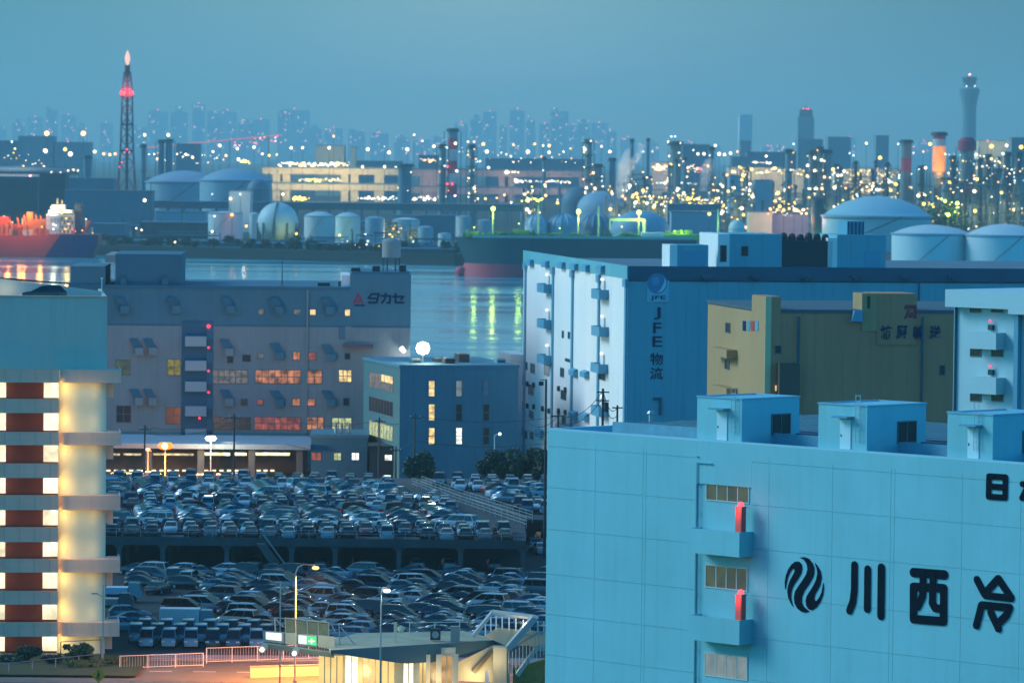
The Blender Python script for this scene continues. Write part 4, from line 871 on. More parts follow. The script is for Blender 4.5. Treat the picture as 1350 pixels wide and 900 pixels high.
sx = gp(372, 716, DZ).x
st = MB(); st.prism([(sx - 3.2, DZ - .36), (sx - 2.2, DZ - .36), (sx + .4, 0), (sx - .8, 0)], -1.4, -.2); st.build('stair', M_cdark, dk)
for q in (-1.35, -.3): MB().cyl((sx - 2.4, q, DZ + .7), (sx + .2, q, 1.0), .04, n=5).build('stair_rail', M_steel, dk)
railing('ramp_railing', 'double steel railing running diagonally across the upper deck between the car rows', [gp(543, 642, DZ), gp(600, 664, DZ), gp(694, 696, DZ)], 1.3, 3.0, M_steel, False, rails=(1.0, .7, .4))
railing('ramp_railing', 'inner steel railing parallel to the diagonal railing on the upper deck', [gp(556, 640, DZ), gp(612, 660, DZ), gp(702, 688, DZ)], 1.3, 3.0, M_steel, False, rails=(1.0, .7, .4))

# ------------------------------------------------------------------ vehicles
PAINT = {'white': (.24, .37, .43), 'silver': (.07, .135, .17), 'grey': (.018, .038, .05), 'black': (.005, .006, .008), 'blue': (.008, .03, .07), 'red': (.12, .008, .008)}  # blue cast of the dusk light is mixed into these paints
PM = {k: mat('paint_' + k, v, 0.22, 0.25 if k in ('silver', 'grey') else 0.0, var=0, spec=.5, coat=1.0) for k, v in PAINT.items()}
M_carg = mat('car_glass', (.006, .008, .010), .06, var=0, spec=.6); M_tyre = mat('tyre', (.015, .015, .016), .8, var=0); M_trim = mat('black_trim', (.02, .02, .022), .5, var=0)
M_hl = mat('headlamp_glass', (.75, .78, .8), .15, var=0); M_tl = mat('tail_lamp_red', (.75, .02, .02), .25, var=0)
KIND = {  # L, W, H, lower stations (x, ztop, wfac), greenhouse base (x0,x1,z), roof (x0,x1,z), base/roof half width factors
 'sedan':     (4.65, 1.76, [(-2.32,.62,.84),(-2.22,.93,.95),(-1.5,1.0,1),(0.9,.95,1),(1.45,.9,.99),(2.12,.72,.93),(2.32,.5,.8)], (-1.95,1.15,.93), (-.85,.10,1.43), (.90,.66)),
 'hatchback': (4.0, 1.70, [(-2.0,.65,.88),(-1.93,1.0,.97),(-1.3,1.02,1),(0.85,.98,1),(1.3,.93,.99),(1.85,.74,.93),(2.0,.5,.82)], (-1.92,1.15,.96), (-1.2,.05,1.51), (.92,.70)),
 'minivan':   (4.7, 1.74, [(-2.35,.7,.90),(-2.28,1.05,.98),(-1.5,1.08,1),(1.2,1.06,1),(1.65,1.0,.99),(2.2,.82,.94),(2.35,.55,.84)], (-2.26,1.75,1.03), (-1.95,.6,1.80), (.94,.78)),
 'estate':    (4.6, 1.74, [(-2.3,.64,.88),(-2.22,.98,.97),(-1.5,1.0,1),(1.0,.96,1),(1.5,.9,.99),(2.1,.74,.93),(2.3,.5,.82)], (-2.2,1.2,.95), (-1.7,.15,1.50), (.92,.70)),
 'kei van':   (3.4, 1.48, [(-1.70,.7,.94),(-1.66,1.05,.99),(-1,1.08,1),(1.0,1.06,1),(1.45,1.04,1),(1.62,.9,.97),(1.70,.55,.92)], (-1.65,1.58,1.04), (-1.6,1.0,1.88), (.97,.86)),
}
CM_ = {}
def car_meshes(kind, col, single=False):
    k = (kind, col, single)
    if k in CM_: return CM_[k]
    L_, W_, stn, gb, gr, wf = KIND[kind]; hw = W_ / 2
    body = MB(); rings = []
    for x, zt, f in stn:
        w2 = hw * f; rings.append([(x, -w2 * .92, .22), (x, -w2, .45), (x, -w2 * .985, zt * .8), (x, -w2 * .9, zt), (x, 0, zt + .03), (x, w2 * .9, zt), (x, w2 * .985, zt * .8), (x, w2, .45), (x, w2 * .92, .22)])
    V = [p for r in rings for p in r]; n = 9; fs = []
    for j in range(len(rings) - 1):
        for i in range(n - 1): fs.append((j*n+i, (j+1)*n+i, (j+1)*n+i+1, j*n+i+1))
        fs.append((j*n+n-1, (j+1)*n+n-1, (j+1)*n, j*n))
    fs.append(tuple(range(n))); fs.append(tuple(range(len(V) - 1, len(V) - 1 - n, -1)))
    body.add(V, fs)
    bw, rw = hw * wf[0], hw * wf[1]
    b4 = [Vector((gb[0], -bw, gb[2])), Vector((gb[1], -bw, gb[2])), Vector((gb[1], bw, gb[2])), Vector((gb[0], bw, gb[2]))]
    r4 = [Vector((gr[0], -rw, gr[2] - .05)), Vector((gr[1], -rw, gr[2] - .05)), Vector((gr[1], rw, gr[2] - .05)), Vector((gr[0], rw, gr[2] - .05))]
    mx = (gr[0] + gr[1]) / 2
    top = [Vector((gr[0] + .18, -rw * .8, gr[2])), Vector((mx, -rw * .85, gr[2] + .05)), Vector((gr[1] - .22, -rw * .8, gr[2] + .01)), Vector((gr[1] - .22, rw * .8, gr[2] + .01)), Vector((mx, rw * .85, gr[2] + .05)), Vector((gr[0] + .18, rw * .8, gr[2]))]
    body.add(b4 + r4 + top, [(0,1,5,4),(1,2,6,5),(2,3,7,6),(3,0,4,7),(4,5,10,9,8),(5,6,11,10),(6,7,13,12,11),(7,4,8,13),(8,9,12,13),(9,10,11,12)])
    gl = MB()
    def pane(p00, p10, p11, p01, u0, u1, v0, v1):
        q = lambda u, v: p00.lerp(p10, u).lerp(p01.lerp(p11, u), v)
        P = [q(u0, v0), q(u1, v0), q(u1, v1), q(u0, v1)]; nn = (P[1] - P[0]).cross(P[3] - P[0]).normalized() * .012
        gl.add([p + nn for p in P], [(0, 1, 2, 3)])
    pane(b4[1], b4[2], r4[2], r4[1], .04, .96, .03, .95); pane(b4[3], b4[0], r4[0], r4[3], .05, .95, .12, .93)
    for A_, B_, C_, D_ in ((b4[0], b4[1], r4[1], r4[0]), (b4[2], b4[3], r4[3], r4[2])):
        spl = [(.03, .335), (.35, .65), (.665, .97)] if kind in ('minivan', 'estate', 'kei van') else [(.05, .485), (.505, .95)]
        for a, c in spl: pane(A_, B_, C_, D_, a, c, .08, .95)
    whl = MB().cyl((0, -.09, 0), (0, .09, 0), .31, n=14); whl.mi = 1; whl.cyl((0, -.10, 0), (0, .10, 0), .19, n=10)
    hl = MB().box(-.04, .08, -.17, .17, -.08, .08); tl = MB().box(-.05, .05, -.11, .11, -.13, .13)
    fx = stn[-2][0]; rx_ = stn[1][0]; fz = stn[-2][1] * .82; rz_ = stn[1][1] * .8
    wx = (L_ * .30, -L_ * .30); wy = hw - .07
    pos_w = [(a, s_ * wy, .31) for a in wx for s_ in (-1, 1)]; ph_ = [(fx + .08, s_ * hw * .68, fz - .02) for s_ in (-1, 1)]; pt_ = [(rx_ - .03, s_ * hw * .80, rz_) for s_ in (-1, 1)]
    if single:
        a = MB(); a.add(body.v, body.f); a.mi = 1; a.add(gl.v, gl.f); a.mi = 2
        for p in pos_w: a.add([Vector(v) + Vector(p) for v in whl.v], whl.f)
        a.mi = 3
        for p in ph_: a.add([Vector(v) + Vector(p) for v in hl.v], hl.f)
        a.mi = 4
        for p in pt_: a.add([Vector(v) + Vector(p) for v in tl.v], tl.f)
        CM_[k] = a; return a
    o = body.build('body', PM[col], None, 50); CM_[k] = dict(body=o.data, pos_w=pos_w, ph=ph_, pt=pt_); bpy.data.objects.remove(o)
    for nm, mb, m in (('windows', gl, M_carg), ('wheel', whl, [M_tyre, M_steel]), ('headlight', hl, M_hl), ('tail_light', tl, M_tl)):
        o = mb.build(nm, m, None); CM_[k][nm] = o.data; bpy.data.objects.remove(o)
    return CM_[k]
SING = {}
def single_mesh(kind, col):
    if (kind, col) not in SING:
        a = car_meshes(kind, col, True); o = a.build('parked_car', [PM[col], M_carg, M_tyre, M_hl, M_tl]); SING[(kind, col)] = o.data; bpy.data.objects.remove(o)
    return SING[(kind, col)]
def place_car(kind, col, x, y, z, head, label, group, parts=True, cat='car', name='parked_car'):
    if not parts:
        o = link(name, single_mesh(kind, col), None, (x, y, z), head); return tag(o, label, cat, group)
    d = car_meshes(kind, col); t = thing(name, label, cat, (x, y, z), head, group)
    link('body', d['body'], t); link('windows', d['windows'], t)
    for p in d['pos_w']: link('wheel', d['wheel'], t, p)
    for p in d['ph']: link('headlight', d['headlight'], t, p)
    for p in d['pt']: link('tail_light', d['tail_light'], t, p)
    return t
rng = random.Random(11)
def pick():
    return rng.choices(['sedan', 'hatchback', 'minivan', 'estate'], [5, 4, 2, 2])[0], rng.choices(list(PAINT), [31, 20, 14, 26, 7, 2])[0]
slots = []                                   # (x, y, z, heading, row, index, zone)
# lower lot, cars lying nearly side-on in slanting rows
r_ = 0; y = 463.0
while y < 534:
    lx = gp(300 if y < 487 else (236 if y < 500 else 262 if y < 515 else 168), 0 + 200 + 300000 / y, 0).x
    rx2 = gp(722, 200 + 300000 / y, 0).x
    x = lx + rng.uniform(0, 3); i = 0
    head0 = R(162) if (r_ // 6) % 2 == 0 else R(-14)
    while x < rx2:
        if rng.random() > .06: slots.append((x, y + rng.uniform(-.15, .15), 0.01, head0 + R(rng.uniform(-5, 5)), r_, i, 'low')); i += 1
        x += 5.0 + rng.uniform(0, .5)
    r_ += 1; y += 2.62 if r_ % 6 else 3.6
low_rows = r_
# upper deck
r_ = 0
def deck_row(y, head, step, x0p, x1p, jit=3):
    global r_
    lx = gp(x0p, 200 + 46.2 * 6000 / y, DZ).x; rx2 = gp(x1p, 200 + 46.2 * 6000 / y, DZ).x; x = lx; i = 0
    while x < rx2:
        if rng.random() > .07:
            slots.append((x, y + rng.uniform(-.3, .3), DZ + .01, R(head + rng.uniform(-jit, jit)), r_, i, 'deck')); i += 1
        x += step * rng.uniform(.97, 1.08)
    r_ += 1
y = 540.6
for k in range(3): deck_row(y, -90 if k % 2 else 90, 2.28, 142, 684); y += 5.15
for k in range(9): deck_row(y, 152 if k < 5 else 28, 5.1, 142, 700 if y > 572 else 640 - k * 4); y += 2.6
y += 2.2
for k in range(3): deck_row(y, -90 if k % 2 else 90, 2.35, 142, 722); y += 5.2
for k in range(8): deck_row(y, 150 if k < 4 else 30, 5.1, 142, 722); y += 2.7
for k in range(3): deck_row(y, -90, 2.4, 150, 722); y += 5.2
# a few below the deck edge at the right and under the deck
for px, d_ in ((712, 566), (703, 573), (716, 578)): slots.append((gp(px, 300000 / d_ + 200, 0).x, d_, .01, R(100), 0, len([s for s in slots if s[6] == 'side']), 'side'))
for px in (330, 420, 470, 548, 590, 650): slots.append((gp(px, 757, 0).x, 543, .01, R(95), 0, len([s for s in slots if s[6] == 'under']), 'under'))
LA, LB = gp(549, 641, DZ), gp(702, 694, DZ)
def in_lane(s):
    if s[6] != 'deck': return False
    p = Vector((s[0], s[1], 0)); d = Vector((LB.x - LA.x, LB.y - LA.y, 0)); q = p - Vector((LA.x, LA.y, 0)); f_ = q.dot(d) / d.dot(d)
    return -.1 < f_ < 1.3 and (q - d * f_).length < 3.4
slots = [s for s in slots if not in_lane(s)]
slots.sort(key=lambda s: s[1])
stuff = {}
nind = 0; NL = {'low': 'lower lot', 'deck': 'upper deck'}
rest = MB(); restm = []
for (x, y, z, h, row, i, zone) in slots:
    kd, cl_ = pick()
    if y > 600 and rng.random() < .5: cl_ = rng.choice(['white', 'silver'])
    if nind < 296:
        if zone == 'side': lab = '%s %s on the ground beside the deck corner, %s nearest the cyan store' % (cl_, kd, ORD[i]); gr_ = 'cars on the ground beside the deck'
        elif zone == 'under': lab = '%s %s in the shadow under the raised deck, %s from the left' % (cl_, kd, ordn(i)); gr_ = 'cars under the raised deck'
        else: lab = '%s %s on the %s, %s from left in the %s row from front' % (cl_, kd, NL[zone], ordn(i), ordn(row)); gr_ = 'cars parked on the %s' % NL[zone]
        place_car(kd, cl_, x, y, z, h, lab, gr_, parts=nind < 240); nind += 1
    else:
        a = car_meshes(kd, cl_, True); c_, s_ = math.cos(h), math.sin(h); o = len(rest.v)
        rest.v += [(x + v[0] * c_ - v[1] * s_, y + v[0] * s_ + v[1] * c_, z + v[2]) for v in a.v]; rest.f += [tuple(q + o for q in f) for f in a.f]
        ci = list(PAINT).index(cl_); rest.m += [ci if m == 0 else 5 + m for m in a.m]
o = rest.build('parked_cars', [PM[k] for k in PAINT] + [M_carg, M_tyre, M_hl, M_tl]); tag(o, 'far rows of tightly parked cars filling the back of the upper deck', 'cars', kind='stuff')
# kei vans in ranks at the front left of the lower lot
k = 0
for r2, d_ in enumerate((455.5, 460.0, 464.5)):
    for i in range(7 if r2 else 6):
        px = (190 if r2 % 2 == 0 else 176) + i * 29 - r2 * 2
        if px > 350: continue
        cl_ = ('white', 'white', 'silver', 'white', 'grey')[(i * 3 + r2) % 5]; xx = gp(px, 200 + 300000 / d_, 0).x
        place_car('kei van', cl_, xx, d_, .01, R(-90 + rng.uniform(-4, 4)), '%s small van in the %s rank by the white fence, %s from left' % (cl_, ORD[r2], ORD[i]), 'small vans parked by the fence', True, 'van', 'parked_van')
# trucks
def truck(label, px0, px1, py_top, d_, boxm, cabm, flip=False, name='box_truck'):
    p0, p1 = at(px0, py_top, d_), at(px1, py_top, d_); L_ = p1.x - p0.x; t = thing(name, label, 'truck', ((p0.x + p1.x) / 2, d_, .01), math.pi if flip else 0)
    h = p0.z; hl_ = L_ / 2
    MB().box(-hl_, hl_ - 1.6, -1.05, 1.05, .95, h).build('cargo_box', boxm, t); MB().box(-hl_ + .1, hl_ - .2, -.4, .4, .6, .94).build('chassis', M_dark, t)
    cb = MB(); cb.prism([(hl_ - 1.5, .5), (hl_, .5), (hl_ + .05, 1.2), (hl_ - .35, 2.2), (hl_ - 1.5, 2.2)], -.95, .95); c_ = cb.build('cab', cabm, t)
    MB().add([(hl_ + .055, -.8, 1.28), (hl_ + .055, .8, 1.28), (hl_ - .30, .8, 2.08), (hl_ - .30, -.8, 2.08)], [(0, 1, 2, 3)]).build('windscreen', M_glassd, c_)
    for wx in (-hl_ + 1.0, hl_ - 1.0):
        for wy in (-.85, .85): MB().cyl((wx, wy - .12, .42), (wx, wy + .12, .42), .42, n=12).build('wheel', M_tyre, t)
    return t
truck('long white box truck parked alone behind the small vans', 211, 284, 801, 471, M_wht, PM['white'])
truck('pale blue box truck beside the garage at the left of the lower lot', 140, 188, 773, 500, mat('pale_blue_box', (.42, .55, .64), .5, var=.05), PM['white'])
truck('second pale box truck parked right in front of the pale blue one', 136, 176, 788, 488, M_takl, PM['silver'])
for k, (px, d_, cl_, kd) in enumerate(((246, 520, 'white', 'minivan'), (226, 524, 'white', 'minivan'), (205, 510, 'black', 'sedan'), (165, 482, 'silver', 'estate'), (158, 470, 'white', 'estate'), (172, 476, 'blue', 'sedan'))):
    place_car(kd, cl_, gp(px, 200 + 300000 / d_, 0).x, d_, .01, R((80, 85, 70, 12, 8, 10)[k]), '%s %s near the trucks on the lower lot, %s of the loose cars' % (cl_, kd, ORD[k]), 'loose cars near the trucks')
pc = GF.w(gx(57), 5, zu1 - .545); place_car('estate', 'black', pc.x, pc.y, pc.z, math.pi + GF.a, 'black estate car parked on the roof of the left garage', None)

# ================================================================== 9. station building with the wide canopy, footbridge stair
TFm = Frame(Vector((0, 398, 0)), 0.0); TY = 398.0
ter = thing('terminal_building', 'lit yellow terminal with a wide flat teal edged canopy and sign boxes', 'terminal', (0, TY, 0))
CZ = 6.6
def L_(p): return (p.x, p.y - TY)
fa = [gp(436, 858, CZ), gp(664, 844, CZ)]; bk = [gp(610, 831, CZ), gp(470, 834, CZ), gp(430, 845, CZ)]
MB().slab([L_(fa[0]), L_(fa[1]), L_(bk[0]), L_(bk[1]), L_(bk[2])], CZ - .25, CZ).build('canopy_roof', mat('canopy_cream', (.40, .36, .24), .8, var=.25, scale=.5), ter)
fb = MB(); n_ = 16
prev = None
hz = lambda s_: .12 + (1.35 * min(1, s_ / .42) if s_ < .62 else 1.35 * (1 - s_) / .38) 
for i in range(n_ + 1):
    s_ = i / n_; p = fa[0].lerp(fa[1], s_); q = (p.x, p.y - TY - .25, CZ + .12); b_ = (p.x, p.y - TY - .25, CZ - hz(s_)); cur = (q, b_)
    if prev:
        fb.add([prev[1], cur[1], cur[0], prev[0], (prev[1][0], prev[1][1] + .2, prev[1][2]), (cur[1][0], cur[1][1] + .2, cur[1][2]), (cur[0][0], cur[0][1] + .2, cur[0][2]), (prev[0][0], prev[0][1] + .2, prev[0][2])], [(0,1,2,3),(1,0,4,5),(3,2,6,7),(5,4,7,6)])
    prev = cur
fb.build('canopy_fascia', mat('fascia_teal', (.055, .12, .14), .5, var=.1), ter)
def tb_(px0, py0, px1, py1, d): a = at(px0, py0, d); b = at(px1, py1, d); return a.x, b.x, b.z, a.z
# lit glass wall, posts
W_term = litwin('terminal_lit_wall', (1, .66, .22), .9, .25, .5)
for px0, px1 in ((420, 452), (455, 472), (478, 520), (532, 545), (553, 562), (567, 575), (582, 596)):
    a, b, c, d = tb_(px0, 864, px1, 906, 399.0); MB().box(a, b, 1.0, 1.2, 0, d).build('lit_glazing', W_term if px0 in (420, 478, 553) else (litwin('terminal_bright_glass', (1, .86, .55), 1.7, .35, .6) if px0 in (455, 532) else litwin('terminal_dim_glass', (1, .56, .20), .45, .5, .9)), ter)
    for q in range(1, max(2, int((px1 - px0) / 8))):
        u = a + (b - a) * q / max(2, int((px1 - px0) / 8)); MB().box(u - .04, u + .04, .93, .997, 0, d - .03).build('mullion', M_steel, ter)
    MB().box(a + .01, b - .01, .94, .996, 2.5, 2.62).build('transom', M_steel, ter)
for px0, px1 in ((452, 455), (472, 478), (520, 532), (545, 553), (562, 567), (575, 582), (596, 604)):
    a, b, c, d = tb_(px0, 862, px1, 906, 398.6); MB().box(a, b, .35, .9, 0, d).build('column', M_cream, ter)
a, b, c, d = tb_(436, 866, 600, 906, 399); MB().box(a, b, 1.25, 9, 0, CZ - .26).build('back_wall', M_cream, ter)
plight('hall_lamp', (at(480, 880, 398).x, -1.5, 4.0), 300, (1, .75, .32), .5, ter); plight('hall_lamp', (at(575, 880, 398).x, -1.2, 3.6), 160, (1, .75, .36), .5, ter)
plight('hall_lamp', (at(625, 880, 398).x, 2.5, 3.6), 170, (1, .78, .40), .5, ter)
# sign beam and boxes at left
p0, p1 = at(346, 848, 396), at(440, 862, 394); bm = MB()
bm.add([(p0.x, -2, p0.z - .35), (p1.x, -4, p1.z - .3), (p1.x, -4, p1.z + .1), (p0.x, -2, p0.z + .05), (p0.x, -1, p0.z - .35), (p1.x, -3, p1.z - .3), (p1.x, -3, p1.z + .1), (p0.x, -1, p0.z + .05)], [(0,1,2,3),(5,4,7,6),(3,2,6,7),(1,0,4,5),(0,3,7,4),(2,1,5,6)])
bm.build('sign_beam', mat('beam_olive', (.20, .22, .16), .6, var=.1), ter)
W_sign = lampmat('sign_white', (.80, 1, .95), 1.2); W_grn = lampmat('sign_green', (.10, .85, .25), 1.0)
def panel(name, px0, px1, ya0, yb0, ya1, yb1, m, d=396.5, th=.25):
    P = [at(px0, yb0, d), at(px1, yb1, d), at(px1, ya1, d), at(px0, ya0, d)]
    V = [(p.x, d - TY, p.z) for p in P] + [(p.x, d - TY + th, p.z) for p in P]
    return MB().add(V, [(0,1,2,3),(5,4,7,6),(3,2,6,7),(1,0,4,5),(0,3,7,4),(2,1,5,6)]).build(name, m, ter)
panel('sign_box', 347, 375, 831, 845, 833, 848, M_steel, 396.6); panel('sign_face', 350.5, 371, 833, 842, 834.5, 844.5, W_sign, 396.4, .15)
panel('sign_box', 376, 391, 833.5, 848, 834.5, 850, M_cream, 396.6)
panel('sign_box', 392, 418, 835, 850, 837, 853.5, M_steel, 396.6); panel('sign_face', 393.5, 404, 837, 847.5, 838, 849, W_sign, 396.4, .15); panel('sign_face', 404.4, 417, 838, 849, 839, 851, W_grn, 396.4, .15)
panel('sign_box', 419, 441, 837, 852, 839, 856, M_cream, 396.6)
plight('sign_fill', (at(405, 826, 392).x, 392 - TY, at(405, 822, 392).z), 420, (1, .85, .5), .4, ter); sy = at(410.8, 844.5, 396.3); b = MB()  # added fill light brightens the sign boards
b.box(sy.x - .28, sy.x + .28, -1.74, -1.71, sy.z - .07, sy.z + .07); b.box(sy.x - .07, sy.x + .07, -1.745, -1.741, sy.z - .25, sy.z + .25); b.build('sign_symbol', W_sign, ter)
for k in range(4):
    xa_ = 376 + k * 14.4; ya_ = 815 + k * 1.5
    panel('panel_board', xa_ + .8, xa_ + 13.4, ya_ + 1, ya_ + 17.5, ya_ + 2.3, ya_ + 19, mat('board_olive', (.36, .33, .18), .7, var=.2, scale=1.5), 399.2, .06)
    panel('panel_frame', xa_ - .6, xa_ + .8, ya_ - .5, ya_ + 19, ya_ - .4, ya_ + 19.2, M_cream, 399.1, .2)
panel('panel_frame', 432.6, 434, 820, 840, 820.2, 840.2, M_cream, 399.1, .2); panel('panel_frame', 375, 434, 813.6, 815, 819.6, 821, M_cream, 399.0, .2)
for p, q in (((362, 814), (363, 832)), ((447, 823), (448, 850)), ((436, 820), (442, 833)), ((449, 826), (470, 852)), ((362, 814), (374, 826)), ((362, 813.5), (376, 815))):
    a, b = at(*p, 398.5), at(*q, 398.5); MB().cyl((a.x, .5, a.z), (b.x, .5, b.z), .06, n=6).build('strut', M_steel, ter)
for px, py in ((349.5, 850), (392, 855)):
    a = at(px, py, 395); MB().cyl((a.x, -3.4, a.z), (a.x - .2, -4.1, a.z - .25), .28, .34, 10).build('spotlight', M_steel, ter); bulb('spot_lamp', (a.x - .22, -4.15, a.z - .28), .16, L_white, ter)
# rooftop bits
for lab, px0, px1, yt, z_, m in (('cream roof cabinet with a round dish on the terminal canopy', 519, 523, 821, CZ, M_cream), ('pale roof cabinet near the right end of the terminal canopy', 594, 606, 826, CZ, M_takl)):
    p = gp((px0 + px1) / 2, 846 if px0 < 550 else 845, CZ); w_ = (px1 - px0) / 2 * p.y / 6000; h = at(px0, yt, p.y).z - CZ
    t = thing('roof_cabinet', lab, 'roof unit', (p.x, p.y, CZ)); MB().box(-w_, w_, -w_, w_, 0, h).build('casing', m, t)
    MB().box(-w_ - .03, w_ + .03, -w_ - .03, w_ + .03, h + .002, h + .08).build('lid', m, t)
    if px0 < 550: MB().lathe((w_ + .35, 0, h - .5), [(.001, -.35), (.3, -.2), (.35, 0), (.3, .2), (.001, .35)], 12).build('dish', m, t, True)
p = gp(574, 845, CZ); t = thing('roof_cabinet', 'dark air unit between the two pale cabinets on the terminal canopy', 'roof unit', (p.x, p.y, CZ)); MB().box(-.45, .45, -.4, .4, .15, 1.15).build('casing', M_dark, t); MB().cyl((0, -.41, .65), (0, -.45, .65), .32, n=16).build('fan', M_steel, t)
railing('roof_railing', 'thin rail along the back of the terminal canopy', [gp(540, 835, CZ), gp(606, 834, CZ)], 1.0, 1.6, M_cream, False)
pole = None
# footbridge stair at right
SB = 401.0
fbg = thing('footbridge_stair', 'cream footbridge stair with a sloping grey roof beside the terminal', 'footbridge', (0, SB, 0))
def fp(px, py, d=SB): p = at(px, py, d); return (p.x, d - SB, p.z)
def qslab(name, pts, m, th=2.4, d=SB, par=None):
    P = [fp(*p, d) for p in pts]; n = len(P)
    return MB().add(P + [(x, y + th, z) for x, y, z in P], [tuple(range(n)), tuple(range(2*n-1, n-1, -1))] + [(i, n + i, n + (i+1) % n, (i+1) % n) for i in range(n)]).build(name, m, par or fbg)
M_sr = mat('stair_roof_grey', (.34, .38, .38), .5, var=.1)
qslab('roof_slope', [(622, 838), (648, 807), (651, 809), (626, 841)], M_sr); qslab('roof_flat', [(649, 806.5), (706, 813.5), (706, 817), (650, 810)], mat('pale_beam', (.55, .50, .42), .6, var=.1))
qslab('roof_slope', [(667, 853), (702, 813), (710, 815), (674, 857)], M_sr, 2.4, SB - 3)
qslab('side_wall', [(638, 838), (655, 827), (712, 832), (712, 850), (668, 851)], M_cream, .15, SB + .6)
qslab('side_wall', [(604, 897), (604, 872), (650, 850), (672, 852), (672, 900)], M_cream, .15, SB + .8)
qslab('landing', [(650, 852), (668, 853), (668, 905), (650, 905)], M_cream, 1.6, SB - 1)
qslab('stringer', [(680, 888), (706, 853), (719, 852), (719, 857), (708, 858), (684, 892)], M_sr, 1.6, SB - 3.2); qslab('stringer', [(622, 884), (648, 855), (652, 857), (627, 888)], mat('stair_shadow', (.16, .13, .09), .8, var=.1), .4, SB + .3)
for px, ya, yb in ((640, 822, 838), (647, 813, 832), (654, 811, 830), (662, 812, 829), (671, 813, 830), (680, 814, 831), (690, 816, 832), (699, 817, 833), (709, 818, 834), (717, 819, 836)):
    a, b = fp(px, ya), fp(px, yb); MB().cyl(a, b, .07, n=6).build('post', M_wht, fbg)
qslab('rail_wall', [(690, 834), (719, 837), (719, 850), (700, 852)], M_cream, .12, SB - .2)
for k in range(11):
    px = 671 + k * 4.6; yt = 858 - max(0, k - 1) * 2.8; a, b = fp(px, max(yt, 838), SB - 3.2), fp(px, min(892, yt + 30), SB - 3.2); MB().cyl(a, b, .035, n=5).build('baluster', M_cream, fbg)
qslab('rail', [(670, 856), (710, 832), (719, 832), (719, 833.2), (711, 833.5), (671, 857.5)], M_steel, .08, SB - 3.3)
a = fp(642, 884, SB - 2); MB().box(a[0] - .17, a[0] + .17, a[1], a[1] + .3, 0, a[2]).build('bollard_post', M_wht, fbg)
qslab('lower_wall', [(676, 880), (719, 868), (719, 905), (676, 905)], mat('grass_bank', (.20, .24, .06), .8, var=.3, scale=1.5), .3, SB + 2)
plight('stair_lamp', fp(652, 872, SB - 2.5), 90, (1, .76, .36), .3, fbg); plight('stair_lamp', fp(690, 822, SB - .9), 60, (1, .85, .65), .3, fbg)
p = gp(694, 905, 0); tree('dark bush at the foot of the footbridge stair', p.x, 396, 2.9, 1.9, .1, 800, .14, M_leafd, 61, 'shrub', 'shrub')
p = gp(714, 890, 0); tree('tall dark bush against the cyan store beside the footbridge', p.x, 398, 1.8, 4.2, .3, 800, .14, M_leafd, 62, 'shrub', 'shrub')
# low pale wall and bench lit orange in front of the road
pw = [gp(330, 893), gp(424, 890)]
t = thing('low_wall', 'low cream wall glowing orange beside the road under the sign boxes', 'wall', pw[0]); q = pw[1] - pw[0]
MB().add([(0,0,0),(q.x,q.y,0),(q.x,q.y+.25,0),(0,.25,0),(0,0,1.0),(q.x,q.y,1.0),(q.x,q.y+.25,1.0),(0,.25,1.0)], [(3,2,1,0),(4,5,6,7),(0,1,5,4),(1,2,6,5),(2,3,7,6),(3,0,4,7)]).build('wall', M_cream, t)
MB().add([(-.05,-.05,1.003),(q.x+.05,q.y-.05,1.003),(q.x+.05,q.y+.3,1.003),(-.05,.3,1.003),(-.05,-.05,1.1),(q.x+.05,q.y-.05,1.1),(q.x+.05,q.y+.3,1.1),(-.05,.3,1.1)], [(3,2,1,0),(4,5,6,7),(0,1,5,4),(1,2,6,5),(2,3,7,6),(3,0,4,7)]).build('coping', M_conc, t)
# street lamps in front
pole_lamp('street_lamp', 'tall orange sodium street lamp with a curved arm above the sign boxes', 416, 748, 425, lampmat('sodium_bright', (1, .42, .12), 3.5), 75000, (1, .30, .04), .35, arm=-at(416, 748, 425).x + at(390, 748, 425).x, pr=.10, offp=(0, 0, 0), pm=mat('pole_pinkish', (.45, .36, .30), .5, var=0))
pole_lamp('street_lamp', 'tall white street lamp on a straight pole in front of the terminal canopy', 510, 778, 392, lampmat('white_street', (.95, .98, 1), 4), 350, (.95, .98, 1), .34, arm=-at(510, 778, 392).x + at(502.5, 778, 392).x, pr=.085, offp=(0, 0, 0))
p = at(370, 766, 412); t = thing('utility_pole', 'bare thin dark pole left of the orange street lamp', 'pole', (p.x, 412, 0)); MB().cyl((0, 0, 0), (0, 0, p.z), .085, .06, 8).build('pole', M_steel, t); MB().box(-.14, .14, -.14, .14, 0, .3).build('base_plate', M_steel, t)
# ================================================================== far shore
rng = random.Random(5)
M_tank = mat('tank_white', (.50, .58, .58), .55, var=.08, scale=.1, streak=.8); M_tankb = mat('tank_blue_grey', (.22, .36, .44), .6, var=.1, scale=.05, streak=.8)
M_tankd = mat('tank_dark', (.09, .18, .24), .6, var=.15, scale=.05); M_steeld = mat('refinery_steel', (.05, .085, .095), .6, var=.3, scale=.2)
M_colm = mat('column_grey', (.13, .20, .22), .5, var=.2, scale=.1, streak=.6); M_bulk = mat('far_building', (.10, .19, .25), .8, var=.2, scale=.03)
M_sky = mat('skyline_tower', (.70, .72, .72), .8, var=.1, scale=.01); M_sky2 = mat('skyline_tower_pale', (.80, .80, .80), .8, var=.1, scale=.01)  # pale facades stand in for distance haze on the towers
M_quay = mat('quay_wall', (.018, .034, .036), .85, var=.3, scale=.1)
def W_(px, d): return px * d / F
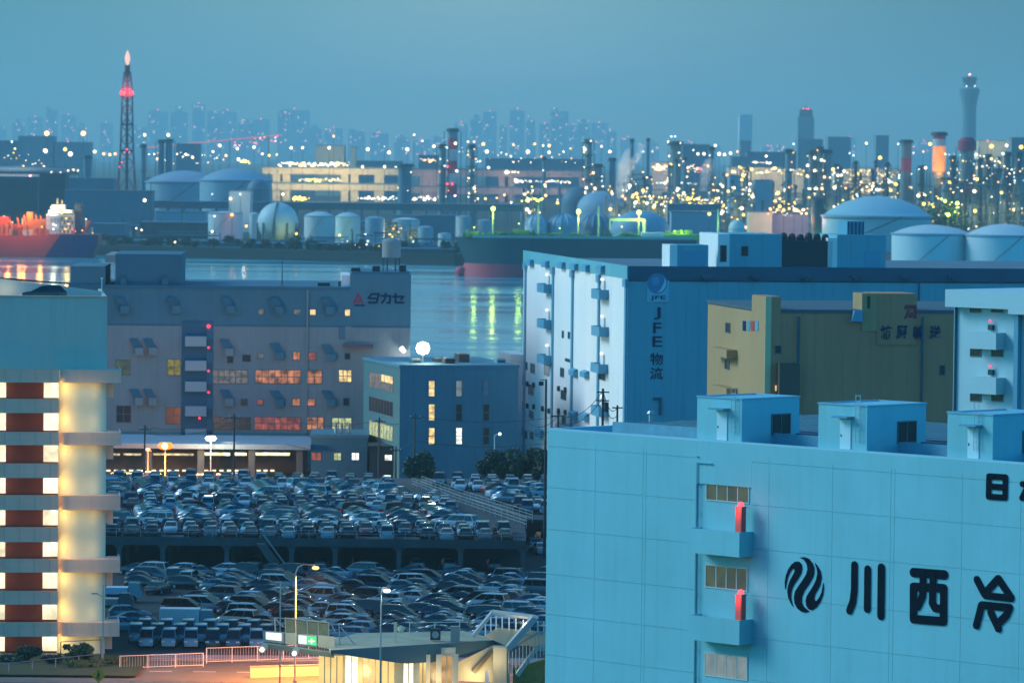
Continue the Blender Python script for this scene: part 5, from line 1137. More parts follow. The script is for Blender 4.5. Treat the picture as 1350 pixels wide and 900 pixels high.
# quay furniture: low sheds, dark bands along the shore
def shed(label, px0, px1, yt, d, m, dep=20, name='shed', cat='shed', roof=None, zb=LZ):
    a, b = at(px0, yt, d), at(px1, yt, d); L_ = b.x - a.x; h = max(1.0, (a.z + b.z) / 2 - zb)
    t = thing(name, label, cat, (a.x, d, zb)); MB().box(0, L_, 0, dep, 0, h).build('wall', m, t); MB().box(-.4, L_ + .4, -.4, dep + .4, h + .01, h + .5).build('roof', roof or M_tankd, t)
    return t, L_, h
t = thing('quay', 'dark concrete quay edge running along the far shore', 'quay', (0, 0, 0))
Q = [Vector((-1800, 2440, 0)), Vector((-248, 2206.2, 0)), Vector((-26, 2063.2, 0)), Vector((60, 2039.2, 0)), Vector((1500, 1995, 0))]
for p, q in zip(Q[:-1], Q[1:]):
    n_ = Vector((q.y - p.y, p.x - q.x, 0)).normalized() * 1.2
    MB().slab([(p.x + n_.x, p.y + n_.y), (q.x + n_.x, q.y + n_.y), (q.x - n_.x, q.y - n_.y), (p.x - n_.x, p.y - n_.y)], -3.5, LZ + .9).build('quay_wall', M_quay, t)
def tank(label, px, wpx, ysh, d, m, ytop=None, zb=LZ, name='storage_tank', rim=True, stair=True, group=None):
    """upright cylinder tank with a domed roof; ysh = top of the shell, ytop = top of the dome"""
    c = at(px, ysh, d); r = W_(wpx, d) / 2; h = c.z - zb
    t = thing(name, label, 'tank', (c.x, d + r, zb), 0, group)
    MB().lathe((0, 0, 0), [(r, 0), (r, h)], 40).build('shell', m, t, True)
    dh = (at(px, ytop, d).z - c.z) if ytop else r * .12
    Rr = (r * r + dh * dh) / (2 * dh); prof = [(r * 1.01, h)] + [(max(.01, r * q), h + math.sqrt(max(0, Rr * Rr - (r * q) ** 2)) - (Rr - dh)) for q in (1, .9, .75, .6, .4, .2, 0)]
    MB().lathe((0, 0, 0), prof, 40).build('dome_roof', m, t, True)
    if rim: MB().lathe((0, 0, 0), [(r * 1.012, h - r * .04), (r * 1.03, h - r * .02), (r * 1.03, h + r * .015), (r * 1.0, h + r * .02)], 40).build('rim_walkway', M_tankb, t)
    if stair:
        b = MB(); pr = None
        for k in range(13):
            a = -2.6 + 1.4 * k / 12; p = Vector((r * 1.03 * math.cos(a), r * 1.03 * math.sin(a), h * k / 12))
            if pr is not None: b.cyl(pr, p, r * .009, n=4)
            pr = p
        b.build('spiral_stair', M_steeld, t)
    return t, r, h
# --- named tanks, left to right
tank('wide blue grey domed tank, left one of the pair behind the long pipe bridge', 240, 104, 240, 2900, M_tankb, 225)
tank('wide blue grey domed tank, right one of the pair behind the long pipe bridge', 308, 96, 238, 2800, M_tankb, 222)
tank('small dark domed tank at the right shoulder of the wide domed pair', 340, 30, 248, 2750, M_tankd, 236)
tank('tall white cylinder tank lit by the orange lamp', 296, 46, 281, 2350, M_tank, 279)
tank('white cylinder tank just left of the ball tank', 335, 12, 282, 2380, M_tank, 280)
tank('pale cylinder tank right behind the ball tank', 420, 40, 285, 2330, M_tank, 279)
tank('yellow green lit cylinder tank with a lamp at its left edge', 458, 33, 286, 2260, M_tank, 280)
tank('pale blue cylinder tank right of the yellow lit tank', 494, 26, 288, 2330, M_tankb, 285)
tank('pale tank behind the lattice masts in the middle of the far shore', 535, 36, 290, 2400, M_tank, 287)
tank('small grey tank behind the small white tank near the ship bow', 561, 20, 300, 2280, M_tankb, 298)
tank('small white tank just left of the big ship bow', 586, 17, 308, 2200, M_tank, 307)
tank('small tank above the ship bow', 611, 20, 286, 2350, M_tankb, 284); tank('small pale tank right behind the bow lamp of the ship', 638, 20, 291, 2350, M_tankb, 289)
tank('huge white domed tank towering over the cooling towers on the blue roof', 1162, 146, 286, 2250, mat('big_tank_blue', (.30, .50, .54), .5, var=.06, scale=.08, streak=.8), 259)
tank('broad white tank with a shallow dome behind the right end of the blue roof', 1233, 106, 309, 1700, M_tank, 297)
tank('broad white tank cut off by the right edge of the picture', 1330, 104, 311, 1690, M_tank, 296)
tank('small round capped white silo left of the blue penthouse on the roof', 972, 22, 302, 1900, M_tank, 290)
# domes without visible shell
def dome(label, px, wpx, ybase, ytop, d, m, ribs=0):
    c = at(px, ybase, d); r = W_(wpx, d) / 2; hs = c.z - LZ; dh = at(px, ytop, d).z - c.z
    t = thing('domed_tank', label, 'tank', (c.x, d + r, LZ)); MB().lathe((0, 0, 0), [(r, 0), (r, hs)], 36).build('shell', m, t, True)
    MB().lathe((0, 0, 0), [(max(.01, r * math.cos(a)), hs + dh * math.sin(a)) for a in [k * math.pi / 16 for k in range(9)]], 36).build('dome_roof', m, t, True)
    if ribs:
        for k in range(ribs):
            a = 2 * math.pi * k / ribs; b = MB(); pr = None
            for j in range(9):
                e = j * math.pi / 16; p = Vector((r * 1.01 * math.cos(e) * math.cos(a), r * 1.01 * math.cos(e) * math.sin(a), hs + dh * 1.01 * math.sin(e)))
                if pr is not None: b.cyl(pr, p, .35, n=4, cap=False)
                pr = p
            b.build('rib', M_tankb, t)
    return t
dome('smooth pale blue dome below the twin refinery columns', 792, 62, 277, 252, 2750, M_tankb)
dome('dim dome peeking out left of the smooth pale blue dome', 762, 44, 268, 246, 2900, M_tankd)
dome('white ribbed dome, leftmost of the three low domes behind the ship deck', 707, 30, 298, 283, 2280, M_tank, 12)
dome('dark ribbed dome, middle of the three low domes behind the ship deck', 744, 44, 300, 283, 2280, M_tankb, 14)
dome('dark ribbed dome, rightmost of the three low domes behind the ship deck', 786, 44, 300, 282, 2300, M_tankd, 14)
dome('wide green tinted dome behind the deck lamp and white deck house', 845, 78, 303, 278, 2240, M_tankb)
# --- ball tank on legs
c = at(365, 294, 2290); r = W_(54, 2290) / 2
t = thing('ball_tank', 'white spherical gas tank on legs with a dark seam', 'tank', (c.x, 2290 + r, LZ)); zc = c.z - LZ
MB().sphere((0, 0, zc), r, 40, 24).build('sphere', M_tank, t, True)
for k in range(10):
    a = 2 * math.pi * k / 10 + .2; MB().cyl((r * 1.0 * math.cos(a), r * 1.0 * math.sin(a), 0), (r * 1.0 * math.cos(a), r * 1.0 * math.sin(a), zc), .55, n=8).build('leg', M_steeld, t)
b = MB(); pr = None
for k in range(20):
    a = -math.pi / 2 - .25 + .012 * k; e = -1.2 + 2.6 * k / 19; p = Vector((r * 1.01 * math.cos(e) * math.cos(a), r * 1.01 * math.cos(e) * math.sin(a), zc + r * 1.01 * math.sin(e)))
    if pr is not None: b.cyl(pr, p, .5, n=4)
    pr = p
b.build('stair_rail', M_steeld, t)
# --- long pipe bridge
t = thing('pipe_bridge', 'long dark pipe bridge crossing in front of the wide domed tanks', 'pipe bridge', (at(200, 270, 2700).x, 2700, LZ)); L0 = at(690, 270, 2700).x - at(200, 270, 2700).x
zt = at(400, 266, 2700).z - LZ; zm = at(400, 276, 2700).z - LZ
MB().box(0, L0, 0, 6, zm, zt - 1.2).build('girder', mat('girder_teal', (.07, .14, .17), .6, var=.2, scale=.05), t)
for k in range(5): MB().cyl((0, .6 + k * 1.1, zt - .8 + .25 * (k % 2)), (L0, .6 + k * 1.1, zt - .8 + .25 * (k % 2)), .38, n=8).build('pipe', M_tankb if k % 2 else M_steeld, t)
MB().box(0, L0 * .5, -.5, -.05, zm - .1, zm + .7).build('lower_rail', mat('rust_rail', (.22, .10, .12), .7, var=.2, scale=.1), t)
for k in range(24): u = L0 * k / 23; MB().box(u - .7, u + .7, .4, 5.6, 0, zm - .01).build('pier', M_tankd, t)
# --- two storey highway
def highway(label, px0, px1, y_up, y_lo, d, piers, m, lit):
    a, b = at(px0, y_up, d), at(px1, y_up, d); L_ = b.x - a.x; t = thing('elevated_highway', label, 'highway', (a.x, d, LZ)); zu = at((px0 + px1) / 2, y_up, d).z - LZ; zl_ = at((px0 + px1) / 2, y_lo, d).z - LZ
    hgt = W_(8, d)
    for z in (zu, zl_): MB().box(0, L_, 0, 20, z - hgt, z).build('deck_girder', m, t); MB().box(0, L_, -.5, .0, z + .01, z + 1.6).build('barrier', M_tankd, t)
    for k, px in enumerate(piers): u = at(px, y_up, d).x - a.x; MB().box(u - 4.5, u + 4.5, 1, 19, 0, zu - hgt - .01).build('pier', m, t)
    return t, a.x, zu, zl_
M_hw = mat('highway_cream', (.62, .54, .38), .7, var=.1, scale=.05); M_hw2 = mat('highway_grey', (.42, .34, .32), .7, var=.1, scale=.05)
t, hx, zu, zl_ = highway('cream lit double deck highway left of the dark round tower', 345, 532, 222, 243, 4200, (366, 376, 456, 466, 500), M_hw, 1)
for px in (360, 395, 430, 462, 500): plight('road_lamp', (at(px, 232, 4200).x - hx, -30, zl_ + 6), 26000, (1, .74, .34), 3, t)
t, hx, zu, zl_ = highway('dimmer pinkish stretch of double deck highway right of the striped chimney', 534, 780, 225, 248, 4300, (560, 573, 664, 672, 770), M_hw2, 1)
for px in (570, 668, 740): plight('road_lamp', (at(px, 232, 4300).x - hx, -26, zl_ + 4), 17000, (1, .55, .34), 3, t)
t, hx, zu, zl_ = highway('low pale stretch of highway behind the flare tower', 185, 345, 237, 240, 4300, (214, 250, 290, 330), M_hw2, 0)
t, hx, zu, zl_ = highway('far left grey stretch of highway behind the red ship', -10, 100, 222, 226, 4000, (12, 38, 70), M_hw2, 0)
for px in (8, 30): plight('road_lamp', (at(px, 226, 4000).x - hx, -20, zl_), 9000, (.9, .95, 1), 3, t)
# --- chimneys and columns
def stack(label, px, wpx, yt, d, bands=None, m=M_colm, name='chimney', cap=True, frame=False, plats=0, lamps=0, lm=None, seed=0):
    c = at(px, yt, d); r = W_(wpx, d) / 2; h = c.z - LZ; rg = random.Random(seed + int(px))
    t = thing(name, label, 'tower' if name != 'chimney' else 'chimney', (c.x, d, LZ))
    if bands:
        b = MB()
        for k, (f0, f1, mi) in enumerate(bands): b.mi = mi; b.cyl((0, 0, h * f0), (0, 0, h * f1), r, r, 18, cap=(f1 == 1.0))
        b.build('shaft', [m, mat('chimney_red', (.42, .05, .09), .6, var=.1), mat('chimney_white', (.5, .55, .56), .6, var=.1)], t)
    else: MB().lathe((0, 0, 0), [(r * 1.15, 0), (r, h * .3), (r, h * .97), (r * .6, h), (.001, h)], 18).build('shaft', m, t, True)
    if cap: MB().lathe((0, 0, h * .985), [(r * 1.3, -W_(3, d)), (r * 1.3, W_(1.2, d)), (r * .9, W_(1.2, d))], 18).build('top_platform', M_steeld, t)
    for k in range(plats):
        z = h * (.25 + .70 * k / max(1, plats - 1)); MB().lathe((0, 0, z), [(r * 1.02, 0), (r * 1.55, 0), (r * 1.55, .5), (r * 1.02, .5)], 14).build('platform', M_steeld, t)
    if frame:
        for q in ((-1.7, -1), (1.7, -1)): MB().cyl((r * q[0], r * q[1], 0), (r * q[0], r * q[1], h * .97), W_(.5, d), n=5).build('riser_pipe', M_steeld, t)
    for k in range(lamps):
        z = h * (.28 + .70 * rg.random()); s_ = rg.choice((-1, 1)); bulb('lamp', (s_ * r * rg.uniform(.5, 1.5), -r * 1.6, z), W_(rg.choice((.55, .75, 1.0, 1.7)), d), lm or rg.choice((L_soft, L_soft, L_yel, L_cool, L_warm)), t)
    return t, r, h
RD = 3000.0
t, r, h = stack('red and white banded chimney in the middle with a dark top', 597, 13, 169, 2950, [(0, .30, 0), (.30, .42, 1), (.42, .53, 2), (.53, .66, 1), (.66, .78, 2), (.78, .90, 1), (.90, 1.0, 0)], mat('chimney_blue_grey', (.16, .27, .33), .6, var=.1), frame=True, lamps=6)
for s_, z in ((-1, .42), (0, .42), (-1, .60)): bulb('beacon', (s_ * r, -r * 1.2, h * z), W_(1.1, 2950), L_redfar, t)
stack('dark slender column left of the banded chimney', 583.5, 9, 190, 2950, name='refinery_column', plats=4, frame=True, lamps=4)
stack('column with lit platforms right of the banded chimney', 622, 8, 190, 2940, name='refinery_column', plats=7, frame=True, lamps=14)
stack('broad dark round tower blocking the cream highway', 534, 18, 216, 3100, name='process_tower', m=M_tankd, plats=2, lamps=3)
stack('dark column, left of the twin columns behind the domed tanks', 212.5, 8, 184, 3400, name='refinery_column', m=M_tankd, frame=True)
stack('dark column, right of the twin columns behind the domed tanks', 223, 9, 183, 3400, name='refinery_column', m=M_tankd, frame=True)
stack('short dark column beside the red flare tower', 189, 7, 190, 3400, name='refinery_column', m=M_tankd, plats=3)
stack('short broad dark column left of the red flare tower', 115, 10, 205, 3300, name='process_tower', m=M_tankd)
stack('tall dark column with pale lamps above the smooth dome', 776, 9, 183, 2900, name='refinery_column', plats=6, frame=True, lamps=16)
stack('short lit column right of the tall one above the smooth dome', 789, 9, 216, 2900, name='refinery_column', plats=5, frame=True, lamps=10)
stack('dark slanting topped column left of the white steam', 807.5, 8, 208, 2900, name='refinery_column', m=M_tankd, plats=2, lamps=2)
stack('slim dark chimney behind the white steam plume', 833, 5, 183, 3300, m=M_tankd)
stack('slim pale chimney right of the white steam plume', 854.5, 4, 182, 3300)
stack('thick pale column crowned with yellow lamps', 891, 15, 186, 2850, name='refinery_column', plats=4, lamps=18, lm=None)
stack('dark column under the bright lamps right of the thick crowned column', 938, 7, 193, 3100, name='refinery_column', plats=3, lamps=6)
stack('slim column with white lamps over the second steam plume', 956, 6, 228, 2900, name='refinery_column', plats=4, lamps=10); stack('lit column with stacked yellow platforms left of the dark flat building', 983, 8, 222, 2900, name='refinery_column', plats=6, frame=True, lamps=16)
stack('dark column with lamps on top left of the old control tower', 1040, 9, 196, 2900, name='refinery_column', plats=4, frame=True, lamps=7)
stack('left dark column of the group in front of the old control tower', 1070, 8, 198, 2850, name='refinery_column', plats=4, frame=True, lamps=7); stack('middle dark column of the group in front of the old control tower', 1080, 10, 193, 2850, name='refinery_column', plats=6, frame=True, lamps=12)
stack('right dark column of the group in front of the old control tower', 1091, 10, 197, 2850, name='refinery_column', m=M_colm, plats=3, lamps=5)
stack('slim lamp lit column right of the old control tower', 1103, 5, 216, 2850, name='refinery_column', plats=3, lamps=8)
t, r, h = stack('dark chimney with a red band left of the glowing orange stack', 1195, 14, 184, 2800, [(0, .66, 0), (.66, .80, 1), (.80, 1, 0)], plats=0, lamps=2)
t, r, h = stack('chimney with a glowing orange shaft and a red banded top', 1238.5, 17, 174, 2780, [(0, .60, 0), (.60, .61, 1), (.86, .93, 2), (.93, 1, 1)], lamps=2)
m_gl = litwin('glowing_shaft', (1, .30, .05), 1.0, .45, .12); MB().cyl((0, 0, h * .611), (0, 0, h * .86), r * 1.03, r * 1.0, 18).build('lit_shaft', m_gl, t)  # emissive sleeve stands in for orange lamplight on the shaft
for s_ in (-1.35, 1.35): MB().cyl((r * s_, 0, 0), (r * s_, 0, h * .6), W_(.7, 2780), n=6).build('side_pipe', M_steeld, t)
plight('shaft_lamp', (0, -r * 2.2, h * .62), 9000, (1, .40, .08), 1.0, t)
t, r, h = stack('thick dark stack with a wide dull red cap below the tall control tower', 1275, 18, 190, 2750, [(0, .42, 0), (.42, .55, 1), (.55, 1, 0)], lamps=4, frame=True)
MB().lathe((0, 0, h), [(r * 1.35, -4), (r * 1.35, 1.5), (r * .8, 4), (.001, 4.2)], 18).build('cap', mat('cap_red', (.30, .03, .08), .6, var=.1), t)
for k, (px, wd_, yt, lab) in enumerate(((1256, 8, 205, 'dark column tight against the glowing orange stack'), (1292, 7, 208, 'first dark column right of the red capped stack'), (1303, 8, 203, 'tallest dark column right of the red capped stack'), (1316, 10, 222, 'stubby dark column near the right edge of the refinery'), (1328, 9, 200, 'paired dark column near the right edge of the refinery'), (1343, 9, 200, 'dark column cut by the right edge of the picture'), (1215, 8, 218, 'dark column between the red banded and the glowing stacks'), (1170, 5, 214, 'thin dark column above the huge white dome'), (1128, 5, 212, 'thin dark column left of the huge white dome'))):
    stack(lab, px, wd_, yt, 2700 + 20 * k, name='refinery_column', m=M_steeld if k not in (3,) else M_colm, plats=4, frame=True, lamps=5)
rgc = random.Random(31)
thin = sorted([rgc.uniform(690, 760) for _ in range(5)] + [rgc.uniform(800, 1050) for _ in range(22)] + [rgc.uniform(1100, 1350) for _ in range(24)])
for k, px in enumerate(thin):
    if 1090 < px < 1235: yt = rgc.uniform(210, 240)
    else: yt = rgc.uniform(205, 250) if px < 1200 else rgc.uniform(205, 235)
    stack('thin lamp dotted refinery column amid the pipework, %s from the left' % ordn(k), px, rgc.choice((2.5, 3.5, 5)), yt, rgc.uniform(2680, 3150), name='refinery_column', m=rgc.choice((M_colm, M_steeld, M_tankd)), plats=2, lamps=4, seed=k)
# --- process structures: lattice frames with pipes and lamps
def pstruct(label, px0, px1, yt, d, lamps, lm=None, levels=5, seed=0, vessels=2):
    rg = random.Random(seed); a, b = at(px0, yt, d), at(px1, yt, d); L_ = b.x - a.x; h = a.z - LZ; t = thing('process_unit', label, 'process unit', (a.x, d, LZ)); fr = MB(); n = max(2, int(L_ / 7))
    for i in range(n + 1):
        u = L_ * i / n; hh = h * rg.uniform(.65, 1.0)
        for v in (0, 9): fr.box(u - .4, u + .4, v - .4, v + .4, 0, hh)
    fr.build('steel_posts', M_steeld, t); fl = MB()
    for k in range(1, levels + 1):
        z = h * k / (levels + .6); u0 = L_ * rg.uniform(0, .25); u1 = L_ * rg.uniform(.7, 1); MB().box(u0, u1, -.6, 9.6, z, z + .45).build('floor', M_steeld, t)
    pp = MB()
    for k in range(7): z = h * rg.random() * .9; MB().cyl((0, rg.uniform(-1, 8), z), (L_, rg.uniform(-1, 8), z), .35, n=6).build('pipe', M_colm, t)
    for k in range(vessels):
        u = L_ * (k + .5) / vessels + rg.uniform(-2, 2); hv = h * rg.uniform(.4, .85); q = rg.uniform(1.6, 3.0); MB().lathe((u, 4.5, 0), [(q, 0), (q, hv), (q * .6, hv + 1.5), (.001, hv + 1.8)], 14).build('vessel', M_colm, t, True)
    for k in range(lamps):
        z = h * (.06 + .9 * rg.random() ** 1.3); bulb('lamp', (L_ * rg.random(), -1.4, z), W_(rg.choice((.45, .6, .75, .9, 1.2, 2.1)), d), lm or rg.choice((L_yel, L_yel, L_soft, L_warm, L_soft)), t)
    plight('unit_light', (L_ / 2, -10, h * .4), 6000, (1, .85, .4), 2, t)
    return t
for k, (px0, px1, yt, d, n, lab) in enumerate(((800, 826, 248, 2700, 12, 'lamp dotted process unit at the foot of the white steam plume'), (828, 856, 222, 2800, 12, 'tall dark process unit right of the white steam plume'), (858, 882, 244, 2750, 16, 'yellow lit process unit left of the thick crowned column'), (898, 930, 252, 2700, 16, 'yellow lit process unit right of the thick crowned column'), (932, 956, 240, 2750, 16, 'yellow lit process unit below the second steam plume'), (957, 996, 246, 2700, 18, 'yellow lit process unit with stacked floors near the white silo'),
        (1006, 1060, 262, 2600, 14, 'pink lit process unit left of the big dark green lit cylinder'), (1062, 1104, 240, 2750, 14, 'dark process unit behind the group of three columns'), (1106, 1150, 232, 2900, 16, 'lamp dotted process unit above the left shoulder of the huge dome'), (1152, 1200, 236, 2900, 14, 'lamp dotted process unit above the right shoulder of the huge dome'), (1204, 1234, 238, 2650, 12, 'dark process unit under the glowing orange stack'), (1236, 1268, 226, 2600, 16, 'yellow lit process unit at the foot of the red capped stack'), (1282, 1312, 224, 2620, 10, 'dark tall process unit behind the broad right tanks'), (1314, 1356, 216, 2640, 12, 'dark tall process unit at the right edge of the picture'),
        (1262, 1290, 232, 2700, 14, 'dense dark process unit between the capped stack and the broad right tanks'), (1120, 1166, 226, 3100, 12, 'distant lamp dotted process unit left of the red banded chimney'), (1020, 1060, 238, 3050, 14, 'distant lamp dotted process unit behind the pink lit one'), (880, 915, 236, 3000, 14, 'distant lamp dotted process unit behind the crowned column'), (770, 800, 244, 2850, 10, 'lamp dotted process unit behind the smooth dome'), (690, 712, 252, 2800, 10, 'small lamp lit unit under the pinkish highway'), (505, 530, 290, 2350, 8, 'thin lattice unit with a white flare of light on the far shore'), (540, 566, 296, 2350, 4, 'dark lattice unit left of the small white tank'))):
    pstruct(lab, px0, px1, yt, d, n, seed=40 + k)
t, r, h = stack('short fat dark cylinder lit orange on its left and green at its foot', 1078.5, 17, 261, 2300, name='process_tower', m=mat('dark_cylinder', (.03, .06, .08), .6, var=.1), cap=False)
plight('side_lamp', (-r * 2.2, -r * .6, h * .55), 2600, (1, .28, .06), .6, t); plight('foot_lamp', (-1, -r * 2.2, h * .12), 2600, (.2, 1, .35), .6, t); bulb('lamp', (-2, -r * 1.5, h * .14), 1.0, L_green, t); bulb('lamp', (5, -r * 1.4, h * .14), .8, L_soft, t)
# sheds and blocks
for (lab, px0, px1, yt, d, m) in (('pink lit low block left of the fat dark cylinder', 1018, 1066, 282, 2350, mat('pink_block', (.50, .42, .46), .7, var=.1)), ('yellow lit gabled shed right of the white silo', 988, 1018, 280, 2330, M_cream), ('long low dark roofed shed behind the second steam plume', 880, 950, 270, 2600, M_tankd), ('pale shed with white frames under the dark roofed shed', 885, 945, 280, 2500, M_tankb),
        ('dark block behind the red ship', 52, 86, 229, 2700, mat('dark_block', (.03, .07, .09), .8, var=.1)), ('long dark shed at the far left behind the red ship', -5, 50, 234, 2750, M_steeld), ('low blue shed right of the dark block', 88, 150, 236, 3000, M_bulk), ('wide pale roofed hall at the left behind the ship', 85, 200, 252, 2650, M_tankd), ('teal lit hall below the pipe bridge', 205, 272, 280, 2500, M_tankb), ('long dark shed under the teal lit hall', 185, 300, 294, 2380, M_steeld),
        ('white roofed pump house with lamps between the domed tanks and ball tank', 302, 330, 252, 2600, M_tank), ('pink roofed shed in the middle of the far shore', 516, 552, 285, 2420, mat('pink_shed', (.40, .26, .28), .7, var=.1)), ('dark teal shed left of the ship bow', 554, 600, 285, 2420, M_tankd), ('low dark quay shed under the yellow lit tanks', 408, 500, 322, 2150, M_steeld), ('low dark quay shed near the ship bow', 520, 600, 329, 2095, M_steeld), ('low dark quay shed under the ball tank', 290, 400, 322, 2180, M_steeld), ('dark quay shed at the left of the water reflection', 150, 285, 318, 2240, M_steeld), ('pale container shed behind the dark lattice shore', 120, 165, 296, 2330, M_tankd)):
    shed(lab, px0, px1, yt, d, m, 24)
for k, (px, lab) in enumerate(((266, 'pale box container on the quay left of the orange reflection'), (300, 'long pale box container on the quay above the orange reflection'))):
    t, L_, h = shed(lab, px - 5 - 12 * k, px + 5 + 12 * k, 329 + k, 2150, M_tankb, 3, 'container', 'container')
# tall thin masts on the shore
for k, (px, yt, yb, d, lab) in enumerate(((464, 300, 333, 2160, 'thin dark mast in front of the yellow lit tank'), (541, 292, 332, 2160, 'pale lattice mast left of the ship bow'), (514, 290, 330, 2200, 'thin pale mast near the white flare of light'), (240, 272, 330, 2230, 'thin pale mast under the pipe bridge'), (199, 241, 330, 2300, 'dark thin mast at the left end of the pipe bridge'))):
    c = at(px, yt, d); t = thing('mast', lab, 'mast', (c.x, d, LZ)); MB().cyl((0, 0, 0), (0, 0, c.z - LZ), W_(.7, d), W_(.45, d), 6).build('pole', M_steeld, t); MB().box(-W_(2, d), W_(2, d), -.2, .2, (c.z - LZ) * .85, (c.z - LZ) * .85 + .5).build('crossarm', M_steeld, t)
# --- shore trees
for k, (px, wd_, yt, d, lab) in enumerate(((420, 40, 318, 2170, 'dark shrubby tree line under the yellow lit tanks'), (395, 26, 320, 2180, 'dark shrub right of the ball tank legs'), (505, 34, 322, 2140, 'dark shrub below the pale blue cylinder tank'), (70, 40, 302, 2400, 'dark tree mass behind the red ship'), (135, 46, 312, 2330, 'dark trees right of the red ship stern'), (1255, 60, 262, 2560, 'yellow green lit trees below the red capped stack'), (1230, 40, 270, 2560, 'dark trees right of the huge white dome'))):
    c = at(px, yt, d); tree(lab, c.x, d, W_(wd_, d), max(3, c.z - LZ), .5, 700, .9, M_leafd if k < 5 else M_leaf, 80 + k, 'shore_tree', 'tree', None, LZ)
for px, py, d in ((1250, 283, 2545), (1262, 268, 2545)):
    p = at(px, py, d); t = thing('yard_lamp', 'yellow green yard lamp glowing in the trees %s' % ('below the red capped stack' if px > 1255 else 'near the huge white dome'), 'yard lamp', (p.x, p.y, LZ)); MB().cyl((0, 0, 0), (0, 0, p.z - LZ), .2, n=6).build('pole', M_steeld, t); bulb('lamp_head', (0, 0, p.z - LZ), 1.0, L_green, t); plight('lamp', (0, -3, p.z - LZ), 6000, (.75, 1, .15), 1, t)
rg2 = random.Random(77)
for k, (px0, px1, dd, h_, lab) in enumerate(((140, 215, 2240, 5, 'low dark pipe rack on the quay right of the red ship'), (205, 290, 2215, 7, 'low dark pipe rack under the orange lamp on the quay'), (285, 400, 2205, 4, 'low pipe rack with pale pipes in front of the ball tank'), (395, 470, 2175, 6, 'low pipe rack in front of the yellow lit tank'), (465, 540, 2150, 9, 'taller tangled pipe rack below the white flare of light'), (535, 602, 2110, 7, 'low dark pipe rack beside the tanker bow'), (150, 300, 2420, 9, 'long dark pipe rack below the teal lit hall'), (400, 560, 2440, 10, 'long dark pipe rack behind the cylinder tanks'))):
    a, b = at(px0, 325, dd), at(px1, 325, dd); L_ = b.x - a.x; t = thing('pipe_rack', lab, 'pipe rack', (a.x, dd, LZ)); n_ = max(4, int(L_ / 5))
    for i in range(n_ + 1): u = L_ * i / n_; MB().box(u - .2, u + .2, 0, .4, 0, h_ * rg2.uniform(.7, 1.25)).build('post', M_steeld, t)
    for i in range(7): z = h_ * (.2 + .8 * rg2.random()); u0 = L_ * rg2.uniform(0, .4); MB().cyl((u0, -.3, z), (u0 + (L_ - u0) * rg2.uniform(.5, 1), -.3, z), rg2.uniform(.18, .4), n=6).build('pipe', rg2.choice((M_steeld, M_tankd, M_tankb, M_colm)), t)
    for i in range(n_): u = L_ * rg2.random(); q = rg2.uniform(.8, 2.6); MB().box(u, u + q, .6, .6 + q, 0, rg2.uniform(1.2, h_)).build('equipment_box', rg2.choice((M_steeld, M_tankd, M_tankb, M_tank)), t)
for k in range(26):
    px = 150 + k * 18.0 + rg2.uniform(-5, 5); dd = 2205 - max(0, px - 150) * .27; c = at(px, 331, dd)
    tree('low dark shore bush, %s from the left along the quay edge' % ordn(k), c.x, dd + 18, W_(rg2.uniform(14, 26), dd), rg2.uniform(2.5, 6.5), .3, 260, .8, M_leafd, 300 + k, 'shore_bush', 'bush', 'bushes along the far quay', LZ)
# --- red flare tower
FD = 2900.0; c = at(168, 88, FD); t = thing('flare_tower', 'tall red lattice flare tower with a flame at its tip and red lamps halfway', 'flare tower', (c.x, FD, LZ)); H = c.z - LZ
zf = lambda py: at(168, py, FD).z - LZ
M_fl = mat('flare_steel', (.045, .04, .07), .6, var=.2); M_flr = mat('flare_red', (.26, .03, .05), .6, var=.2)
MB().cyl((0, 0, 0), (0, 0, H), W_(2.2, FD), W_(1.8, FD), 10).build('flare_pipe', M_fl, t)
MB().cyl((0, 0, H - 6), (0, 0, H + 1.0), W_(3.2, FD), W_(3.6, FD), 12).build('flare_tip', M_dark, t)
lv = [(300, 15), (285, 12), (252, 11.5), (215, 9.5), (200, 8.5), (185, 8), (165, 7.5), (145, 7), (128, 6.6), (118, 6), (104, 5), (95, 4)]
for (ya, ha), (yb, hb) in zip(lv[:-1], lv[1:]):
    za, zb_ = zf(ya), zf(yb); A_, B_ = W_(ha, FD), W_(hb, FD); b = MB(); rr = W_(.55, FD)
    ca = [(-A_, -A_), (A_, -A_), (A_, A_), (-A_, A_)]; cb = [(-B_, -B_), (B_, -B_), (B_, B_), (-B_, B_)]
    for i in range(4):
        j = (i + 1) % 4; b.cyl((*ca[i], za), (*cb[i], zb_), rr, n=5, cap=False); b.cyl((*ca[i], za), (*cb[j], zb_), rr * .6, n=4, cap=False); b.cyl((*ca[j], za), (*cb[i], zb_), rr * .6, n=4, cap=False); b.cyl((*cb[i], zb_), (*cb[j], zb_), rr * .6, n=4, cap=False)
    b.build('lattice_section', M_flr if 215 <= ya <= 260 or ya in (128, 300) else M_fl, t)
for py in (200, 128, 165): z = zf(py); q = W_(9 if py > 190 else 8, FD); MB().box(-q, q, -q, q, z, z + 1.0).build('platform', M_fl, t)
for px, py, s_ in ((161.5, 123, 2.9), (174, 123, 2.9), (165, 200, 1.1), (171, 200, 1.1), (168, 197, .9), (161, 214, .8), (158, 220, .7)):
    p = at(px, py, FD); bulb('beacon', (p.x - c.x, -W_(7, FD), p.z - LZ), W_(s_, FD), lampmat('flare_beacon', (1, .04, .06), 3.5) if py < 130 else L_redfar, t)
plight('beacon_light', (0, -W_(11, FD), zf(121)), 26000, (1, .05, .06), 2, t)
